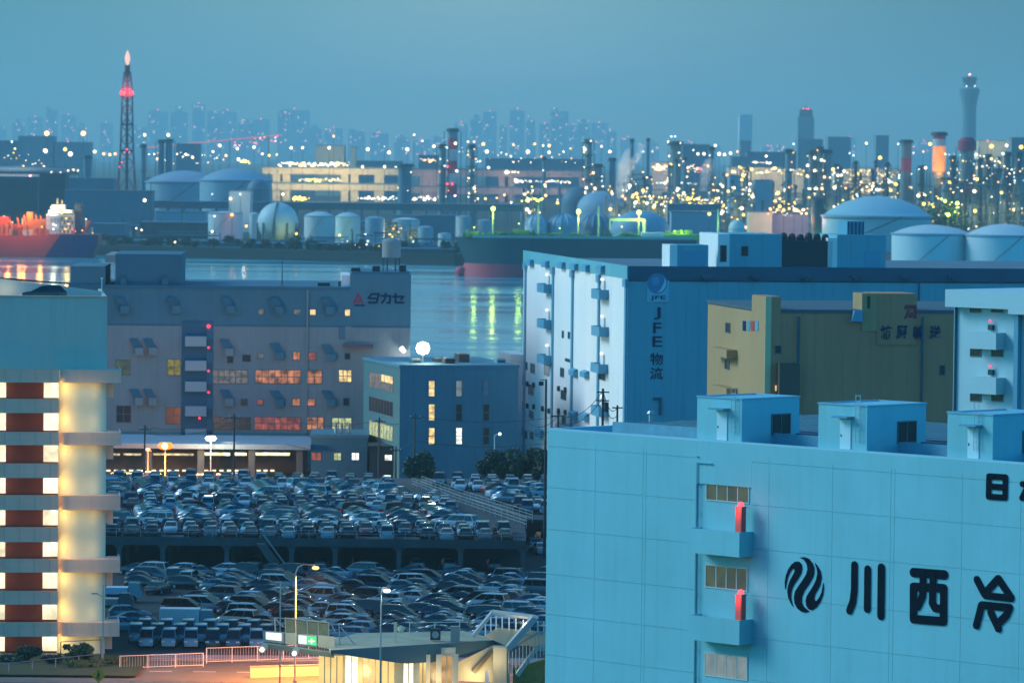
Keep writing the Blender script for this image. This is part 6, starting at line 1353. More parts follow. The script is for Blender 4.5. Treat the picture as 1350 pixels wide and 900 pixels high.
fm = MB(); fm.lathe((0, 0, H + .5), [(.3, 0), (W_(2.2, FD), 1.5), (W_(3.4, FD), 4), (W_(3.2, FD), 6), (W_(1.8, FD), 8.2), (.05, 10)], 14)
fo = fm.build('flame', lampmat('flame', (1, .56, .46), 1.3), t, True)
# --- red ship at the left
SD = 2120.0; c = at(128, 333, SD); bx0 = at(-45, 333, SD).x; t = thing('red_ship', 'red cargo ship with an orange lit deck moored at the far left', 'ship', (c.x, SD, -1.5)); L_ = c.x - bx0; zdk = at(100, 309, SD).z + 1.5; zdl = at(20, 305, SD).z + 1.5
M_hr = mat('hull_red', (.55, .06, .05), .5, var=.1, scale=.1); M_hn = mat('hull_navy', (.06, .02, .10), .5, var=.1, scale=.1)
hb = MB(); P0 = [(-L_, 0), (-3, 0), (0, zdk * .55), (.5, zdk), (-L_ * .35, zdk), (-L_ * .40, zdk * .93), (-L_, zdk * .93)]
hb.prism(P0, 0, 22); hb.build('hull', M_hr, t); MB().prism([(-L_ * .32, .2), (-3.1, .2), (-.1, zdk * .55), (.42, zdk - .25), (-L_ * .28, zdk - .25), (-L_ * .40, .2)], -.12, -.003).build('hull_paint', M_hn, t)
def sb(name, px0, px1, yt, yb, m, y0=4, dep=12):
    a, b = at(px0, yt, SD), at(px1, yb, SD); return MB().box(a.x - c.x, b.x - c.x, y0, y0 + dep, max(zdk * .93 + .01, b.z + 1.5), a.z + 1.5).build(name, m, t)
sb('deck_house', 60, 78, 282, 309, M_wht, 3); sb('deck_house', 78, 97, 281, 309, M_cream, 3.5); sb('bridge', 63, 95, 277, 281, M_wht, 2); sb('bridge_wing', 66, 84, 270, 276.5, M_wht, 5, 8); sb('funnel', 97, 106, 268, 308, mat('funnel_dark', (.04, .07, .10), .6, var=.1), 6, 8); sb('deck_crane_house', 34, 41, 280, 306, mat('crane_orange', (.60, .22, .08), .6, var=.1), 5, 6); sb('deck_cargo', 41, 59, 289, 308, mat('crane_orange'), 4, 12); sb('deck_cargo', 14, 33, 296, 308, mat('cargo_red', (.45, .08, .06), .6, var=.2), 4, 12); sb('deck_cargo', -10, 9, 286, 308, mat('cargo_red'), 4, 12)
for k in range(7): a = at(67 + 4.5 * k, 284, SD); MB().box(a.x - c.x - .35, a.x - c.x + .35, 2.85, 2.99, at(70, 292, SD).z + 1.5, at(70, 289, SD).z + 1.5).build('porthole', M_glassd, t)
for px, ya, yb in ((74, 262, 270), (80, 264, 270), (112, 291, 309), (28, 288, 306), (120, 300, 309)): a, b = at(px, ya, SD), at(px, yb, SD); MB().cyl((a.x - c.x, 6, b.z + 1.5), (a.x - c.x, 6, a.z + 1.5), .4, n=6).build('mast', M_cream, t)
a, b = at(110, 308, SD), at(117, 291, SD); MB().cyl((a.x - c.x, 6, a.z + 1.5), (b.x - c.x, 6, b.z + 1.5), .7, n=6).build('crane_arm', mat('cargo_red'), t)
for px, py, lm, s_ in ((67, 274, L_soft, 1.0), (70, 296, L_soft, 1.1), (73, 297, L_cool, .9), (81, 281, L_warm, 1.2), (87, 288, L_warm, .9), (90, 295, L_warm, .9), (86, 302, L_warm, .9), (70, 302, L_cool, .9), (113, 289, L_soft, .8), (108, 304, L_warm, .7), (99, 305, L_redfar, .6), (16, 293, L_warm, .8), (5, 285, L_warm, .7), (55, 299, L_yel, .8), (95, 303, L_redfar, .7), (122, 307, L_yel, .6)):
    p = at(px, py, SD); bulb('lamp', (p.x - c.x, 1.2, p.z + 1.5), W_(s_, SD), lm, t)
for px, py, wv, cl_ in ((-15, 290, 26000, (1, .25, .05)), (10, 288, 26000, (1, .25, .05)), (30, 290, 26000, (1, .28, .05)), (52, 286, 16000, (1, .38, .08)), (70, 290, 9000, (1, .95, .8)), (88, 286, 12000, (1, .6, .2)), (112, 298, 3500, (1, .3, .15))):
    p = at(px, py, SD); plight('deck_lamp', (p.x - c.x, 1.5, p.z + 5.5), wv * .24, (cl_[0], cl_[1] * 1.15, cl_[2] * .8), 1.0, t)
rg = random.Random(21)
for k in range(34):
    px = rg.uniform(-12, 60); a = at(px, 308, SD); u = a.x - c.x; h_ = rg.uniform(1.0, 5.5) if px < 34 or px > 43 else rg.uniform(1, 3); w_ = rg.uniform(.5, 2.2); y0 = rg.uniform(1, 4)
    MB().box(u, u + w_, y0, y0 + rg.uniform(.8, 2), zdk * .93 + .02, zdk * .93 + h_).build('deck_machinery', (mat('crane_orange'), mat('cargo_red'), M_steeld, M_cream)[rg.choice((0, 0, 1, 1, 2, 3))], t)
for k, (px, y0, y1) in enumerate(((12, 290, 300), (22, 287, 302), (31, 284, 300), (46, 283, 292), (52, 284, 292))):
    a, b = at(px, y0, SD), at(px + 3, y1, SD); MB().cyl((a.x - c.x, 3, a.z + 1.5), (b.x - c.x, 3, b.z + 1.5), .35, n=6).build('derrick', mat('crane_orange'), t)
for tier in range(4):
    z0 = at(80, 285 + tier * 6, SD).z + 1.5; MB().box(at(61, 300, SD).x - c.x, at(97, 300, SD).x - c.x, 1.6, 2.9, z0, z0 + .35).build('gallery', M_wht, t)
    for q in range(6): a = at(80.5 + q * 2.6, 300, SD).x - c.x; MB().box(a, a + .5, 3.35, 3.49, z0 - 1.4, z0 - .5).build('porthole', W_yel if (q + tier) % 2 else M_glassd, t)
for px in (0, 28, 56): p = at(px, 312, SD); plight('hull_fill', (p.x - c.x, -9, p.z + 5), 1500, (1, .34, .08), 1.0, t)  # added fill lights in front of the hull, no fixtures there
# --- big tanker at the right
SD = 1860.0; c = at(603, 362, SD); t = thing('tanker_ship', 'large dark green tanker with a red waterline and green lit deck', 'ship', (c.x, SD, -1.5)); L_ = at(918, 362, SD).x - c.x
zdk = at(640, 313.5, SD).z + 1.5; zw = at(640, 348, SD).z + 1.5; M_hg = mat('hull_green', (.010, .055, .075), .5, var=.15, scale=.08); M_hrr = mat('hull_boot_red', (.55, .05, .08), .55, var=.15, scale=.1)
def hull(z0, z1, x0, x1, off=0.0):
    B_ = 16.0; b = MB(); rings = []; N = 14
    for k in range(N + 1):
        s_ = k / N; u = L_ * s_; wdt = B_ * min(1, math.sqrt(max(0, s_ / .22))) if s_ < .22 else B_
        rings.append([(u + x0 * (1 - min(1, s_ / .1)), 16 - wdt - off, z0), (u + x1 * (1 - min(1, s_ / .1)), 16 - wdt - off - .3 * (1 if k else 0), z1), (u + x1 * (1 - min(1, s_ / .1)), 16 + wdt, z1), (u + x0 * (1 - min(1, s_ / .1)), 16 + wdt, z0)])
    V = [p for r_ in rings for p in r_]; fs = []
    for k in range(N):
        for i in range(4): fs.append((k*4+i, (k+1)*4+i, (k+1)*4+(i+1)%4, k*4+(i+1)%4))
    fs += [(0, 1, 2, 3), (N*4+3, N*4+2, N*4+1, N*4)]
    b.add(V, fs); return b
hull(zw, zdk, 3, -1.5).build('hull', M_hg, t, 30); hull(0, zw - .01, .5, 2.6, -.05).build('boot_hull', M_hrr, t, 30)
MB().lathe((1.5, 16, 2.0), [(.001, -2), (2.4, -1.6), (2.8, 0), (2.2, 1.6), (.001, 2.2)], 12).build('bulb', M_hrr, t, True)
MB().box(6, L_ - 2, 1.2, 1.5, zdk + .01, zdk + 1.1).build('bulwark', mat('bulwark_pale', (.42, .50, .40), .6, var=.1), t)
M_dkg = mat('deck_green', (.10, .22, .10), .7, var=.3, scale=.2)
gpipe = MB(); rg = random.Random(9)
for k in range(70):
    u = rg.uniform(4, L_ - 4); z = zdk + rg.uniform(.3, 2.6); ln_ = rg.uniform(2, 9); gpipe.box(u, min(L_ - 2, u + ln_), 4 + rg.uniform(0, 12), 4.7 + rg.uniform(0, 12), z, z + .35) if k % 2 else gpipe.box(u, u + .4, 6, 6.4, zdk, z + 1)
gpipe.build('deck_pipes', M_dkg, t)
for px0, px1, yt, m in ((610, 632, 304, M_dkg), (640, 668, 307, M_dkg), (676, 702, 303, M_dkg), (704, 770, 309, M_dkg), (796, 842, 308, M_dkg), (876, 905, 302, M_dkg)):
    a, b = at(px0, yt, SD), at(px1, yt, SD); u0, u1 = a.x - c.x, b.x - c.x; b_ = MB(); h_ = a.z + 1.5 - zdk
    for k in range(16): w0 = rg.uniform(u0, u1); b_.box(w0, w0 + rg.uniform(.8, 3.2), rg.uniform(7, 10), rg.uniform(11, 16), zdk + .02, zdk + h_ * rg.uniform(.35, 1.0))
    b_.build('deck_gear', m, t)
a, b = at(846, 307, SD), at(876, 323, SD); MB().box(a.x - c.x, b.x - c.x, 3, 14, zdk + .02, a.z + 1.5).build('deck_house', M_wht, t); MB().box(b.x - c.x + .02, at(925, 307, SD).x - c.x, 3.4, 14, zdk + .02, a.z + 1.5 - .5).build('deck_screen', mat('screen_green', (.36, .55, .16), .7, var=.2, scale=.3), t)
for k in (852, 862): p = at(k, 314, SD); MB().box(p.x - c.x - .5, p.x - c.x + .5, 2.9, 2.99, p.z + .8, p.z + 1.9).build('porthole', M_glassd, t)
a = at(804, 290, SD); b = at(850, 290, SD); ar = MB(); ar.box(a.x - c.x, b.x - c.x, 9, 9.6, a.z + 1.0, a.z + 2.0); ar.box(b.x - c.x - .6, b.x - c.x + .6, 8.6, 9.9, zdk, a.z + 2.0); ar.box(a.x - c.x, a.x - c.x + .6, 9, 9.6, a.z - 3, a.z + 1); ar.build('loading_arm', mat('arm_pale', (.55, .62, .50), .6, var=.1), t)
for px, yl, lit in ((650, 277, 1), (710, 270, 0), (763, 281, 1), (790, 272, 0), (843, 282, 1), (948, 276, 0)):
    p = at(px, yl, SD); u = p.x - c.x; h_ = p.z + 1.5
    if px > 920:
        t2 = thing('dock_post', 'tall green lit post standing behind the white roof unit', 'post', (p.x, SD, -1.5)); MB().cyl((0, 8, 0), (0, 8, h_), W_(1.5, SD), W_(1.1, SD), 8).build('post', mat('post_green', (.40, .50, .36), .5, var=.05), t2); MB().box(-1, 1, 7.6, 8.4, h_, h_ + .6).build('cap', M_steeld, t2); plight('lamp', (2, 4, h_ - 6), 1500, (.5, 1, .2), .6, t2); continue
    MB().cyl((u, 8, zdk), (u, 8, h_), W_(1.3 if not lit else 1.0, SD), W_(1.1 if not lit else .7, SD), 8).build('lamp_post', mat('post_green', (.40, .50, .36), .5, var=.05), t)
    if lit: bulb('lamp_head', (u, 7, h_ + .5), W_(2.9, SD), L_green, t); plight('lamp', (u, 6, h_ - 2.5), 2300, (.62, 1, .10), .8, t)
for px, py in ((625, 305), (684, 300), (738, 306), (820, 304), (900, 312), (890, 310)):
    p = at(px, py, SD); plight('deck_lamp', (p.x - c.x, 5, p.z + 1.5 + 3), 1500, (.55, 1, .08), .8, t); bulb('lamp_head', (p.x - c.x, 5, p.z + 1.5 + 1.5), W_(.7, SD), L_green, t)
# --- airport control towers and terminal buildings
ED = 7000.0
c = at(1278, 130, ED); t = thing('control_tower', 'tall flared control tower on the right skyline with a glass cab', 'control tower', (c.x, ED, LZ)); k_ = W_(1, ED); zf = lambda py: at(1278, py, ED).z - LZ
M_ct = mat('tower_concrete', (.13, .24, .28), .7, var=.05)
MB().lathe((0, 0, 0), [(9.5 * k_, 0), (9.3 * k_, zf(160)), (9.6 * k_, zf(140)), (11.5 * k_, zf(128)), (13.5 * k_, zf(122)), (13.5 * k_, zf(117)), (9 * k_, zf(116)), (8.5 * k_, zf(115))], 28).build('shaft', M_ct, t, True)
MB().lathe((0, 0, 0), [(8 * k_, zf(115)), (8.2 * k_, zf(109)), (10 * k_, zf(104)), (10 * k_, zf(102)), (8 * k_, zf(101.5)), (.01, zf(101))], 24).build('glass_cab', mat('tower_glass', (.05, .08, .10), .2, var=0), t); MB().cyl((0, 0, zf(101.5)), (0, 0, zf(97)), k_ * .5, n=6).build('antenna', M_steeld, t)
bulb('beacon', (0, 0, zf(98.5)), k_ * 1.1, lampmat('tower_beacon', (1, .25, .3), 14), t)
for q in (-5, 6): bulb('lamp', (q * k_, -9 * k_, zf(114)), k_ * .8, L_cool, t)
c = at(1063, 150, ED); t = thing('control_tower', 'older square control tower with a stepped top left of the tall flared one', 'control tower', (c.x, ED, LZ)); zf = lambda py: at(1063, py, ED).z - LZ
MB().box(-10.5 * k_, 10.5 * k_, 0, 20 * k_, 0, zf(154)).build('shaft', M_ct, t); MB().box(-8.5 * k_, 8.5 * k_, 2 * k_, 18 * k_, zf(154) + .1, zf(145)).build('glass_cab', mat('tower_glass'), t); MB().box(-6 * k_, 6 * k_, 4 * k_, 16 * k_, zf(145) + .1, zf(142)).build('roof', M_ct, t); MB().cyl((0, 8, zf(142)), (0, 8, zf(138)), k_ * .5, n=6).build('antenna', M_steeld, t)
for q in (-4, 0, 3): bulb('beacon', (q * k_, -.5, zf(143.5)), k_ * .8, L_redfar, t)
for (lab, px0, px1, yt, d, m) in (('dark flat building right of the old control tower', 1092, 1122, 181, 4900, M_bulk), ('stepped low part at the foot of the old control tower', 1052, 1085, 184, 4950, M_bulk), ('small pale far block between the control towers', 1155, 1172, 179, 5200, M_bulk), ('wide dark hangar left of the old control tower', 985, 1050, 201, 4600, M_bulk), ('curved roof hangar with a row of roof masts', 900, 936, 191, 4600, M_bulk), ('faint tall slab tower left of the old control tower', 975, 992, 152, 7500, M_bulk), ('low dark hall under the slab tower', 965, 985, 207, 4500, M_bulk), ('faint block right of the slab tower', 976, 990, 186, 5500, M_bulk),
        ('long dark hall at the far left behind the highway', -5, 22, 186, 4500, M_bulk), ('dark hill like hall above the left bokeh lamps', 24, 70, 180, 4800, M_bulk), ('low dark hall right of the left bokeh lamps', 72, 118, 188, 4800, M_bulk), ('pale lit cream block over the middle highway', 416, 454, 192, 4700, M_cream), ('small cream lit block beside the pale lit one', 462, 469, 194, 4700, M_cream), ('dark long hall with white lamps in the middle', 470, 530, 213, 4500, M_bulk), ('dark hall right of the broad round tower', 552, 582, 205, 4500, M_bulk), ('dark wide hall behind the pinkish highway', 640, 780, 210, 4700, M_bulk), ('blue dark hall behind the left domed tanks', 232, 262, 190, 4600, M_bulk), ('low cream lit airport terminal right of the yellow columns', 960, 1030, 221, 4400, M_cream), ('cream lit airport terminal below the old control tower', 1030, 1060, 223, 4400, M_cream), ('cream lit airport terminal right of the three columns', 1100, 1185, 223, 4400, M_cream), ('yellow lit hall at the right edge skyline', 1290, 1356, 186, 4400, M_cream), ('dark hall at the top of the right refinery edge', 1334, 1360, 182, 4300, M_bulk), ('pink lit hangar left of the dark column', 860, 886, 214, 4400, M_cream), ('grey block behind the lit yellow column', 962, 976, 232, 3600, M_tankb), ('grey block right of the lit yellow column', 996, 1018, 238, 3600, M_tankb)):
    if d >= 4800 and m is M_bulk: m = mat('far_building_hazed', (.17, .27, .32), .8, var=.15, scale=.03)  # farther blocks take a paler colour to imitate haze
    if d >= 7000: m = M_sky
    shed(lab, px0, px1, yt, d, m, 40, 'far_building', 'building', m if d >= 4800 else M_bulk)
for px, py, d, wv, cl_ in ((995, 228, 4370, 160000, (1, .72, .34)), (1045, 228, 4370, 120000, (1, .70, .34)), (1140, 228, 4370, 160000, (1, .74, .40)), (1315, 192, 4370, 120000, (1, .8, .4)), (435, 204, 4660, 120000, (1, .78, .42)), (873, 222, 4370, 120000, (1, .6, .45)), (1042, 287, 2310, 30000, (1, .55, .62)), (1003, 290, 2300, 26000, (1, .82, .25)), (458, 318, 2225, 16000, (.8, 1, .25)), (420, 322, 2240, 5000, (.5, 1, .5)), (308, 300, 2330, 8000, (1, .30, .08)), (386, 318, 2280, 7000, (.9, 1, .2)), (318, 262, 2580, 12000, (1, .95, .8)), (523, 320, 2150, 5000, (1, .9, .75))):
    p = at(px, py, d); plight('site_light', p, wv * (.16 if d > 4000 else .45), cl_, 2.0)
# --- floodlight masts and yard lamps: px, py, size px, colour, distance
lamps = [(62,176,5.2,'w'),(110,176,5.2,'w'),(60,199,4.4,'s'),(86,197,3.6,'y'),(93,203,4.6,'s'),(16,187,2,'c'),(20,196,2,'y'),(125,200,3.2,'s'),(137,203,3,'w'),(145,204,3,'w'),(152,203,2.6,'w'),(191,178,3,'s'),(222,178,3.2,'s'),(68,227,1.4,'s'),(80,228,2,'s'),(90,225,1.8,'s'),(97,224,1.6,'s'),(103,225,1.8,'s'),(40,232,1.6,'p'),(191,264,3.4,'s'),(290,192,3,'c'),(281,200,2.2,'s'),(313,196,2.6,'s'),(335,194,2.8,'c'),(346,203,2.2,'s'),(355,205,2.4,'y'),(365,204,2,'y'),(384,195,2.6,'s'),(399,195,2.4,'s'),(434,195,3,'s'),(440,180,2.2,'w'),(485,197,3.4,'s'),(513,201,3.4,'s'),(537,197,3.4,'s'),(546,178,2,'s'),(557,186,1.6,'c'),(572,193,3,'s'),(507,193,1,'c'),(478,220,2.6,'s'),(507,220,2.8,'s'),
  (522,220,1.6,'c'),(540,220,1.8,'c'),(637,190,3.2,'w'),(642,200,3.4,'s'),(644,221,2.6,'c'),(617,187,1.8,'s'),(625,187,1.8,'s'),(677,191,2.2,'w'),(705,190,2.4,'w'),(716,192,2,'s'),(724,192,3.2,'w'),(696,200,3.6,'s'),(724,201,2.8,'s'),(743,200,1.8,'s'),(752,196,1.4,'y'),(804,200,3,'s'),(793,193,2,'p'),(848,200,1.6,'c'),(885,180,1.6,'c'),(890,180,1.6,'c'),(881,187,2,'s'),(914,198,1.4,'c'),(920,203,2.6,'s'),(928,203,2.8,'s'),(943,192,2.6,'s'),(948,203,3.4,'s'),(955,204,2.6,'s'),(963,202,3,'s'),(972,200,2,'w'),(1010,206,2.4,'s'),(1039,201,2,'c'),(1046,190,1.8,'c'),(1142,189,2.4,'s'),(1160,208,3.6,'y'),(1184,190,1.8,'c'),(1226,190,3.4,'y'),(1217,200,2,'w'),(1307,193,4.0,'y'),(1302,186,1.4,'r'),(1327,192,2.8,'s'),(1346,194,4.2,'y'),(1120,202,1.4,'c'),(1125,205,1.6,'c'),
  (306,283,2.8,'o'),(325,298,2.4,'o'),(280,305,2.4,'s'),(283,285,1.6,'c'),(180,301,1.8,'s'),(187,303,1.8,'s'),(231,319,2,'s'),(304,262,2.6,'s'),(317,256,1.4,'c'),(391,308,2.2,'y'),(448,310,2.4,'y'),(482,309,2,'c'),(485,318,2.2,'c'),(430,327,2.8,'s'),(514,309,2.6,'y'),(521,321,2.8,'s'),(545,319,1.6,'c'),(373,256,2.6,'s'),(280,256,1.2,'c'),(935,282,3.2,'w'),(953,279,2.4,'s'),(980,283,2.8,'y'),(919,222,2.2,'w'),(860,200,1.2,'s'),(1028,262,2.6,'w'),(1033,277,2.8,'w'),(1047,277,2.6,'w'),(1058,277,2.4,'w'),(1015,275,2.2,'w'),(1068,249,2,'y'),(1074,249,2,'s'),(1149,250,2,'s'),(1160,250,2,'s'),(1174,251,2.6,'y'),(1320,254,3,'y'),(674,267,1.8,'c'),(688,265,2,'y'),(700,263,1.6,'y'),(640,262,2.2,'w'),(655,261,2,'w'),(630,262,1.8,'s'),(665,257,2.4,'w'),(600,258,1.8,'p')]
LMAP = {'w': L_warm, 's': L_soft, 'y': L_yel, 'c': L_cool, 'o': L_orange, 'r': L_redfar, 'p': lampmat('pink_lamp', (1, .45, .6), 10)}
LN = {'w': 'warm peach', 's': 'soft white', 'y': 'yellow', 'c': 'cool bluish', 'o': 'strong orange', 'r': 'small red', 'p': 'pinkish'}
marks = [(0, 'far left skyline'), (140, 'red flare tower'), (180, 'dark twin columns'), (240, 'domed tanks'), (330, 'ball tank'), (400, 'cream highway'), (480, 'broad dark round tower'), (560, 'banded chimney'), (630, 'bow lamp of the tanker'), (700, 'pinkish highway'), (770, 'smooth dome'), (830, 'steam plume'), (880, 'thick crowned column'), (940, 'white silo'), (1010, 'pink lit block'), (1060, 'old control tower'), (1110, 'huge white dome'), (1190, 'glowing orange stack'), (1280, 'red capped stack'), (1320, 'right picture edge')]
cnt = {}; tot = {}
def mk(px): return [m for q, m in marks if q <= px][-1]
for px, py, s_, cl_ in lamps: tot[(mk(px), cl_)] = tot.get((mk(px), cl_), 0) + 1
for px, py, s_, cl_ in sorted(lamps):
    d = 2160 if py > 296 else (2350 if py > 270 else (2600 if py > 240 else 4000)); key = (mk(px), cl_); cnt[key] = cnt.get(key, 0) + 1
    lab = '%s floodlight near the %s' % (LN[cl_], mk(px)) + ('' if tot[key] == 1 else ', %s of that colour' % ORD[cnt[key] - 1])
    p = at(px, py, d); t = thing('floodlight_mast', lab, 'floodlight', (p.x, d, LZ), 0, 'floodlight masts on the far shore'); h_ = p.z - LZ
    MB().cyl((0, 0, 0), (0, 0, h_), W_(.35, d), W_(.25, d), 6, cap=False).build('mast', M_steeld, t); bulb('lamp_head', (0, -1.5, h_), round(W_(s_, d) * .62, 1), LMAP[cl_], t)
# --- strings of small lights along halls and roads (each string one fixture line)
def string(label, px0, px1, y0, y1, d, n, lms, s_, jit=2.0, seed=1):
    rg = random.Random(seed); a = at(px0, y0, d); t = thing('light_string', label, 'string of lights', (a.x, d, LZ)); b = at(px1, y1, d)
    MB().cyl((0, .4, a.z - LZ), (b.x - a.x, .4, b.z - LZ), W_(.15, d), n=4).build('cable_beam', M_steeld, t); MB().cyl((0, .4, 0), (0, .4, a.z - LZ), W_(.2, d), n=5).build('post', M_steeld, t); MB().cyl((b.x - a.x, .4, 0), (b.x - a.x, .4, b.z - LZ), W_(.2, d), n=5).build('post', M_steeld, t)
    for k in range(n):
        f_ = (k + rg.uniform(.1, .9)) / n; p = a.lerp(b, f_); bulb('lamp', (p.x - a.x, -.6, p.z - LZ + W_(rg.uniform(-jit, jit), d)), round(W_(s_ * rg.choice((.5, .7, .8, 1.0, 1.2, 2.0)), d), 1), rg.choice(lms), t)
for k, (lab, px0, px1, y0, y1, d, n, lms, s_, jit) in enumerate((('dense string of white lights along the top of the cream highway', 366, 462, 217, 216, 4180, 56, [L_soft, L_soft, L_warm], 1.0, 2.4), ('row of yellow white lights between the two highway decks', 394, 456, 237, 237, 4230, 26, [L_soft, L_yel], 1.0, 1.6), ('row of white lights under the highway right part', 472, 592, 262, 261, 3600, 44, [L_soft, L_soft, L_cool], 1.0, 2.4), ('short row of yellow lights above the ball tank', 386, 408, 262, 262, 3200, 10, [L_yel], 1.1, 1.5), ('white lights between the decks of the pinkish highway', 678, 700, 239, 239, 4330, 12, [L_soft], 1.2, 1.8), ('faint row of white lights on the right of the pinkish highway', 704, 752, 239, 240, 4330, 18, [L_soft, L_cool], .7, 1.0), ('row of lights left of the banded chimney', 553, 575, 211, 211, 4400, 12, [L_soft, L_warm], .9, 2.0), ('two lights in a row above the pinkish highway', 667, 684, 227, 227, 4300, 6, [L_soft], 1.1, .5),
   ('yellow strip of lights on a roof left of the highway', 314, 330, 211, 215, 4200, 12, [L_yel, L_soft], 1.0, 1.5), ('dense warm lights in front of the pink lit hangar', 860, 886, 220, 222, 4340, 26, [L_warm, L_soft], 1.0, 3.5), ('dense warm lights right of the thick crowned column', 902, 936, 222, 222, 4340, 24, [L_warm, L_soft, L_redfar], .9, 5), ('white row of lights below the pink lit hangar', 864, 920, 241, 242, 3700, 26, [L_soft, L_cool], .8, .8), ('yellow lights at the foot of the refinery left of the crowned column', 832, 884, 262, 266, 2680, 34, [L_yel, L_yel, L_soft], .8, 6), ('yellow lights at the foot of the refinery right of the crowned column', 894, 946, 262, 266, 2680, 34, [L_yel, L_yel, L_soft], .8, 6), ('warm lights along the airport terminal roof', 965, 1060, 223, 227, 4380, 40, [L_warm, L_yel, L_soft], .9, 4), ('white lights on the wide dark hangar', 990, 1018, 214, 215, 4560, 12, [L_soft], .7, .5), ('warm lights along the terminal right of the three columns', 1096, 1186, 224, 230, 4380, 36, [L_warm, L_yel, L_soft], .9, 4), ('pinkish lights on top of the pink lit block', 1012, 1066, 278, 280, 2330, 22, [L_warm, L_soft, L_warm], .8, 5), ('small lights across the dark refinery right of the glowing stack', 1246, 1350, 215, 230, 2590, 30, [L_soft, L_cool, L_warm], .5, 22), ('small lights across the refinery left of the glowing stack', 1100, 1190, 238, 246, 2800, 34, [L_soft, L_warm, L_yel], .6, 10), ('yellow lights low in the trees below the red capped stack', 1216, 1270, 262, 280, 2540, 16, [L_yel, L_green], .9, 10), ('scattered lights between flare tower and domed tanks', 196, 300, 205, 212, 4200, 26, [L_soft, L_warm, L_cool], .8, 9), ('scattered lights along the far left yard', 4, 60, 210, 214, 4300, 14, [L_soft, L_yel, L_cool], .7, 10), ('scattered lights above the pinkish highway', 600, 760, 205, 207, 4600, 30, [L_soft, L_cool, L_warm], .6, 8), ('small lights on the quay between ball tank and tanker bow', 440, 600, 322, 335, 2120, 20, [L_soft, L_cool, L_yel], .45, 6), ('yellow lights above the ship lamps', 692, 716, 263, 263, 2700, 14, [L_yel, L_green], .7, 2.5))):
    string(lab, px0, px1, y0, y1, d, n, lms, s_, jit, 100 + k)
# crane boom, the pink lamplight on it put in as faint emission
a, b = at(190, 195, 5000), at(372, 178, 5000); t = thing('crane_boom', 'long thin pink lit crane boom rising to the right on the left skyline', 'crane', (a.x, 5000, LZ)); L_ = b.x - a.x
MB().cyl((0, 0, a.z - LZ), (L_, 0, b.z - LZ), W_(.9, 5000), n=4).build('boom', lampmat('boom_pink_glow', (1, .35, .40), .55), t)
for f_ in (0.02, .62, .9): MB().cyl((L_ * f_, 0, 0), (L_ * f_, 0, a.z + (b.z - a.z) * f_ - LZ), W_(.8, 5000), n=5).build('leg', mat('boom_leg', (.4, .2, .2), .6, var=0), t)
for k in range(22): f_ = .52 + .46 * rng.random(); bulb('lamp', (L_ * f_, -1, a.z + (b.z - a.z) * f_ - LZ - W_(rng.uniform(0, 10), 5000)), round(W_(.6, 5000), 1), rng.choice((L_redfar, LMAP['p'], L_warm)), t)
# --- skyline: far towers with a few lit windows and a red lamp on top
L_win = lampmat('window_glow', (1, .80, .70), 2.8); L_win2 = lampmat('window_glow_pink', (1, .30, .40), 4.5)
sk = [(-2,18,150),(24,16,140),(46,20,136),(68,14,118),(90,18,132),(108,12,148),(140,16,146),(182,22,150),(208,26,124),(236,22,118),(262,16,112),(282,18,126),(300,24,124),(324,20,140),(344,22,140),(374,16,128),(388,40,122),(414,20,150),(440,24,156),(470,22,158),(500,24,164),(530,20,168),(556,24,176),(580,18,170),(608,18,146),(628,16,132),(646,18,126),(664,10,150),(682,20,122),(700,12,134),(718,14,148),(738,24,120),(756,12,150),(770,16,140),(790,22,146),(806,14,158),(828,20,172),(858,22,178),(908,20,180),(938,24,184),(1012,16,188),(1028,14,186),(1120,18,172),(1200,24,186),(1218,18,178),(1322,22,182)]
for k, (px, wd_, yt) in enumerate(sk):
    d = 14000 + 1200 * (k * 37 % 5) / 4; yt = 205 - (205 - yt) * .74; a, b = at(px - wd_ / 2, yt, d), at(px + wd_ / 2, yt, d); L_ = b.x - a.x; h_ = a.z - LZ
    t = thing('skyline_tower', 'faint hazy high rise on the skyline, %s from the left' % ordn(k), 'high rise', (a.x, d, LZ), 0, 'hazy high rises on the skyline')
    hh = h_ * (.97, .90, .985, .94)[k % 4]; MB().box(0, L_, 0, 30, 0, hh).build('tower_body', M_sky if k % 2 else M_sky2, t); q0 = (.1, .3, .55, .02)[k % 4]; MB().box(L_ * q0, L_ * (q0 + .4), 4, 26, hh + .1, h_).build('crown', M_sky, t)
    vis = max(0.1, (205 - yt)) * W_(1, d)
    for q in range(3 + int(wd_ / 4)): s_ = rng.uniform(.4, .75); bulb('window', (rng.uniform(.06, .94) * L_, -1.0, h_ - rng.random() * vis * .95), round(W_(s_, d), 1), rng.choice((L_win, L_win, L_win2)), t)
    if k % 2 == 0: bulb('beacon', (L_ * .5, 3, h_ + 1), round(W_(.8, d), 1), L_redfar, t)
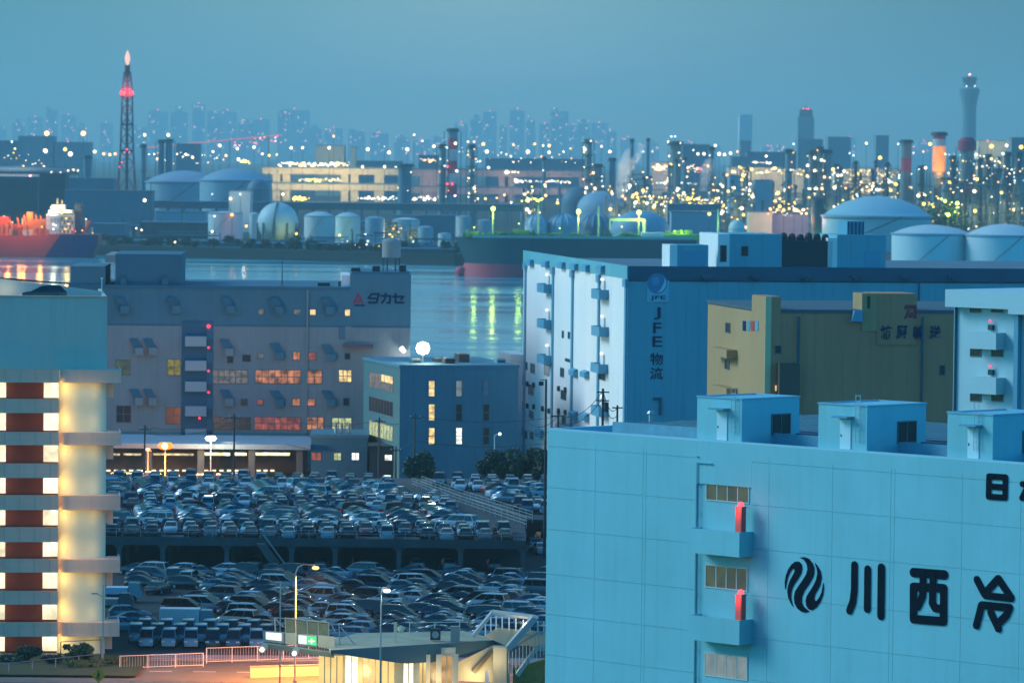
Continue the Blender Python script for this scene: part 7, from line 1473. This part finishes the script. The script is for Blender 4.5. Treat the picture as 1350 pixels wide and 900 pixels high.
# --- steam plumes
def steam(label, pts, d, dens):
    b = MB(); c0 = at(pts[0][0], pts[0][1], d); rg = random.Random(3)
    V = []; n = 14
    for px, py, w_ in pts:
        p = at(px, py, d); r = W_(w_, d)
        for i in range(n): a = 2 * math.pi * i / n; V.append((p.x - c0.x + r * math.cos(a), r * math.sin(a) * .7, p.z - LZ))
    fs = [(j*n+i, j*n+(i+1)%n, (j+1)*n+(i+1)%n, (j+1)*n+i) for j in range(len(pts) - 1) for i in range(n)] + [tuple(range(n - 1, -1, -1)), tuple(range((len(pts)-1)*n, len(pts)*n))]
    b.add(V, fs)
    m = bpy.data.materials.new('steam'); m.use_nodes = True; tt = m.node_tree; tt.nodes.clear(); o = tt.nodes.new('ShaderNodeOutputMaterial'); v = tt.nodes.new('ShaderNodeVolumePrincipled'); v.inputs['Color'].default_value = (.92, .92, .92, 1)
    tc = tt.nodes.new('ShaderNodeTexCoord'); nz = tt.nodes.new('ShaderNodeTexNoise'); nz.inputs['Scale'].default_value = .09; nz.inputs['Detail'].default_value = 3; mr = tt.nodes.new('ShaderNodeMapRange'); mr.inputs[1].default_value = .38; mr.inputs[2].default_value = .68; mr.inputs[3].default_value = 0; mr.inputs[4].default_value = dens
    tt.links.new(tc.outputs['Object'], nz.inputs[0]); tt.links.new(nz.outputs[0], mr.inputs[0]); tt.links.new(mr.outputs[0], v.inputs['Density']); tt.links.new(v.outputs[0], o.inputs['Volume'])
    t = b.build('steam_plume', m, None, True, (c0.x, d, LZ)); tag(t, label, 'steam')
steam('white steam plume rising beside the tall process unit', [(817, 262, 5), (819, 248, 8), (822, 232, 10), (828, 214, 13), (836, 200, 13), (842, 190, 8)], 2660, .30)
steam('fainter second steam plume right of the crowned column', [(926, 252, 4), (929, 240, 7), (932, 225, 9), (936, 210, 8)], 2660, .22)
for px, py, wv in ((812, 250, 26000), (826, 225, 22000), (924, 240, 20000)): plight('steam_fill', at(px, py, 2640), wv, (1, .93, .8), 2.0)  # added fill lights make the steam stand out
# ------------------------------------------------------------------ haze
HB = MB().box(-6600, 6600, -900, 21100, -6, 330)
hm = bpy.data.materials.new('haze'); hm.use_nodes = True; tt = hm.node_tree; tt.nodes.clear(); o_ = tt.nodes.new('ShaderNodeOutputMaterial'); v_ = tt.nodes.new('ShaderNodeVolumePrincipled')
v_.inputs['Color'].default_value = HAZE_COL; v_.inputs['Density'].default_value = HAZE_DENSITY; v_.inputs['Anisotropy'].default_value = 0.2
tt.links.new(v_.outputs[0], o_.inputs['Volume']); hz_ = HB.build('haze', hm); hz_['kind'] = 'stuff'
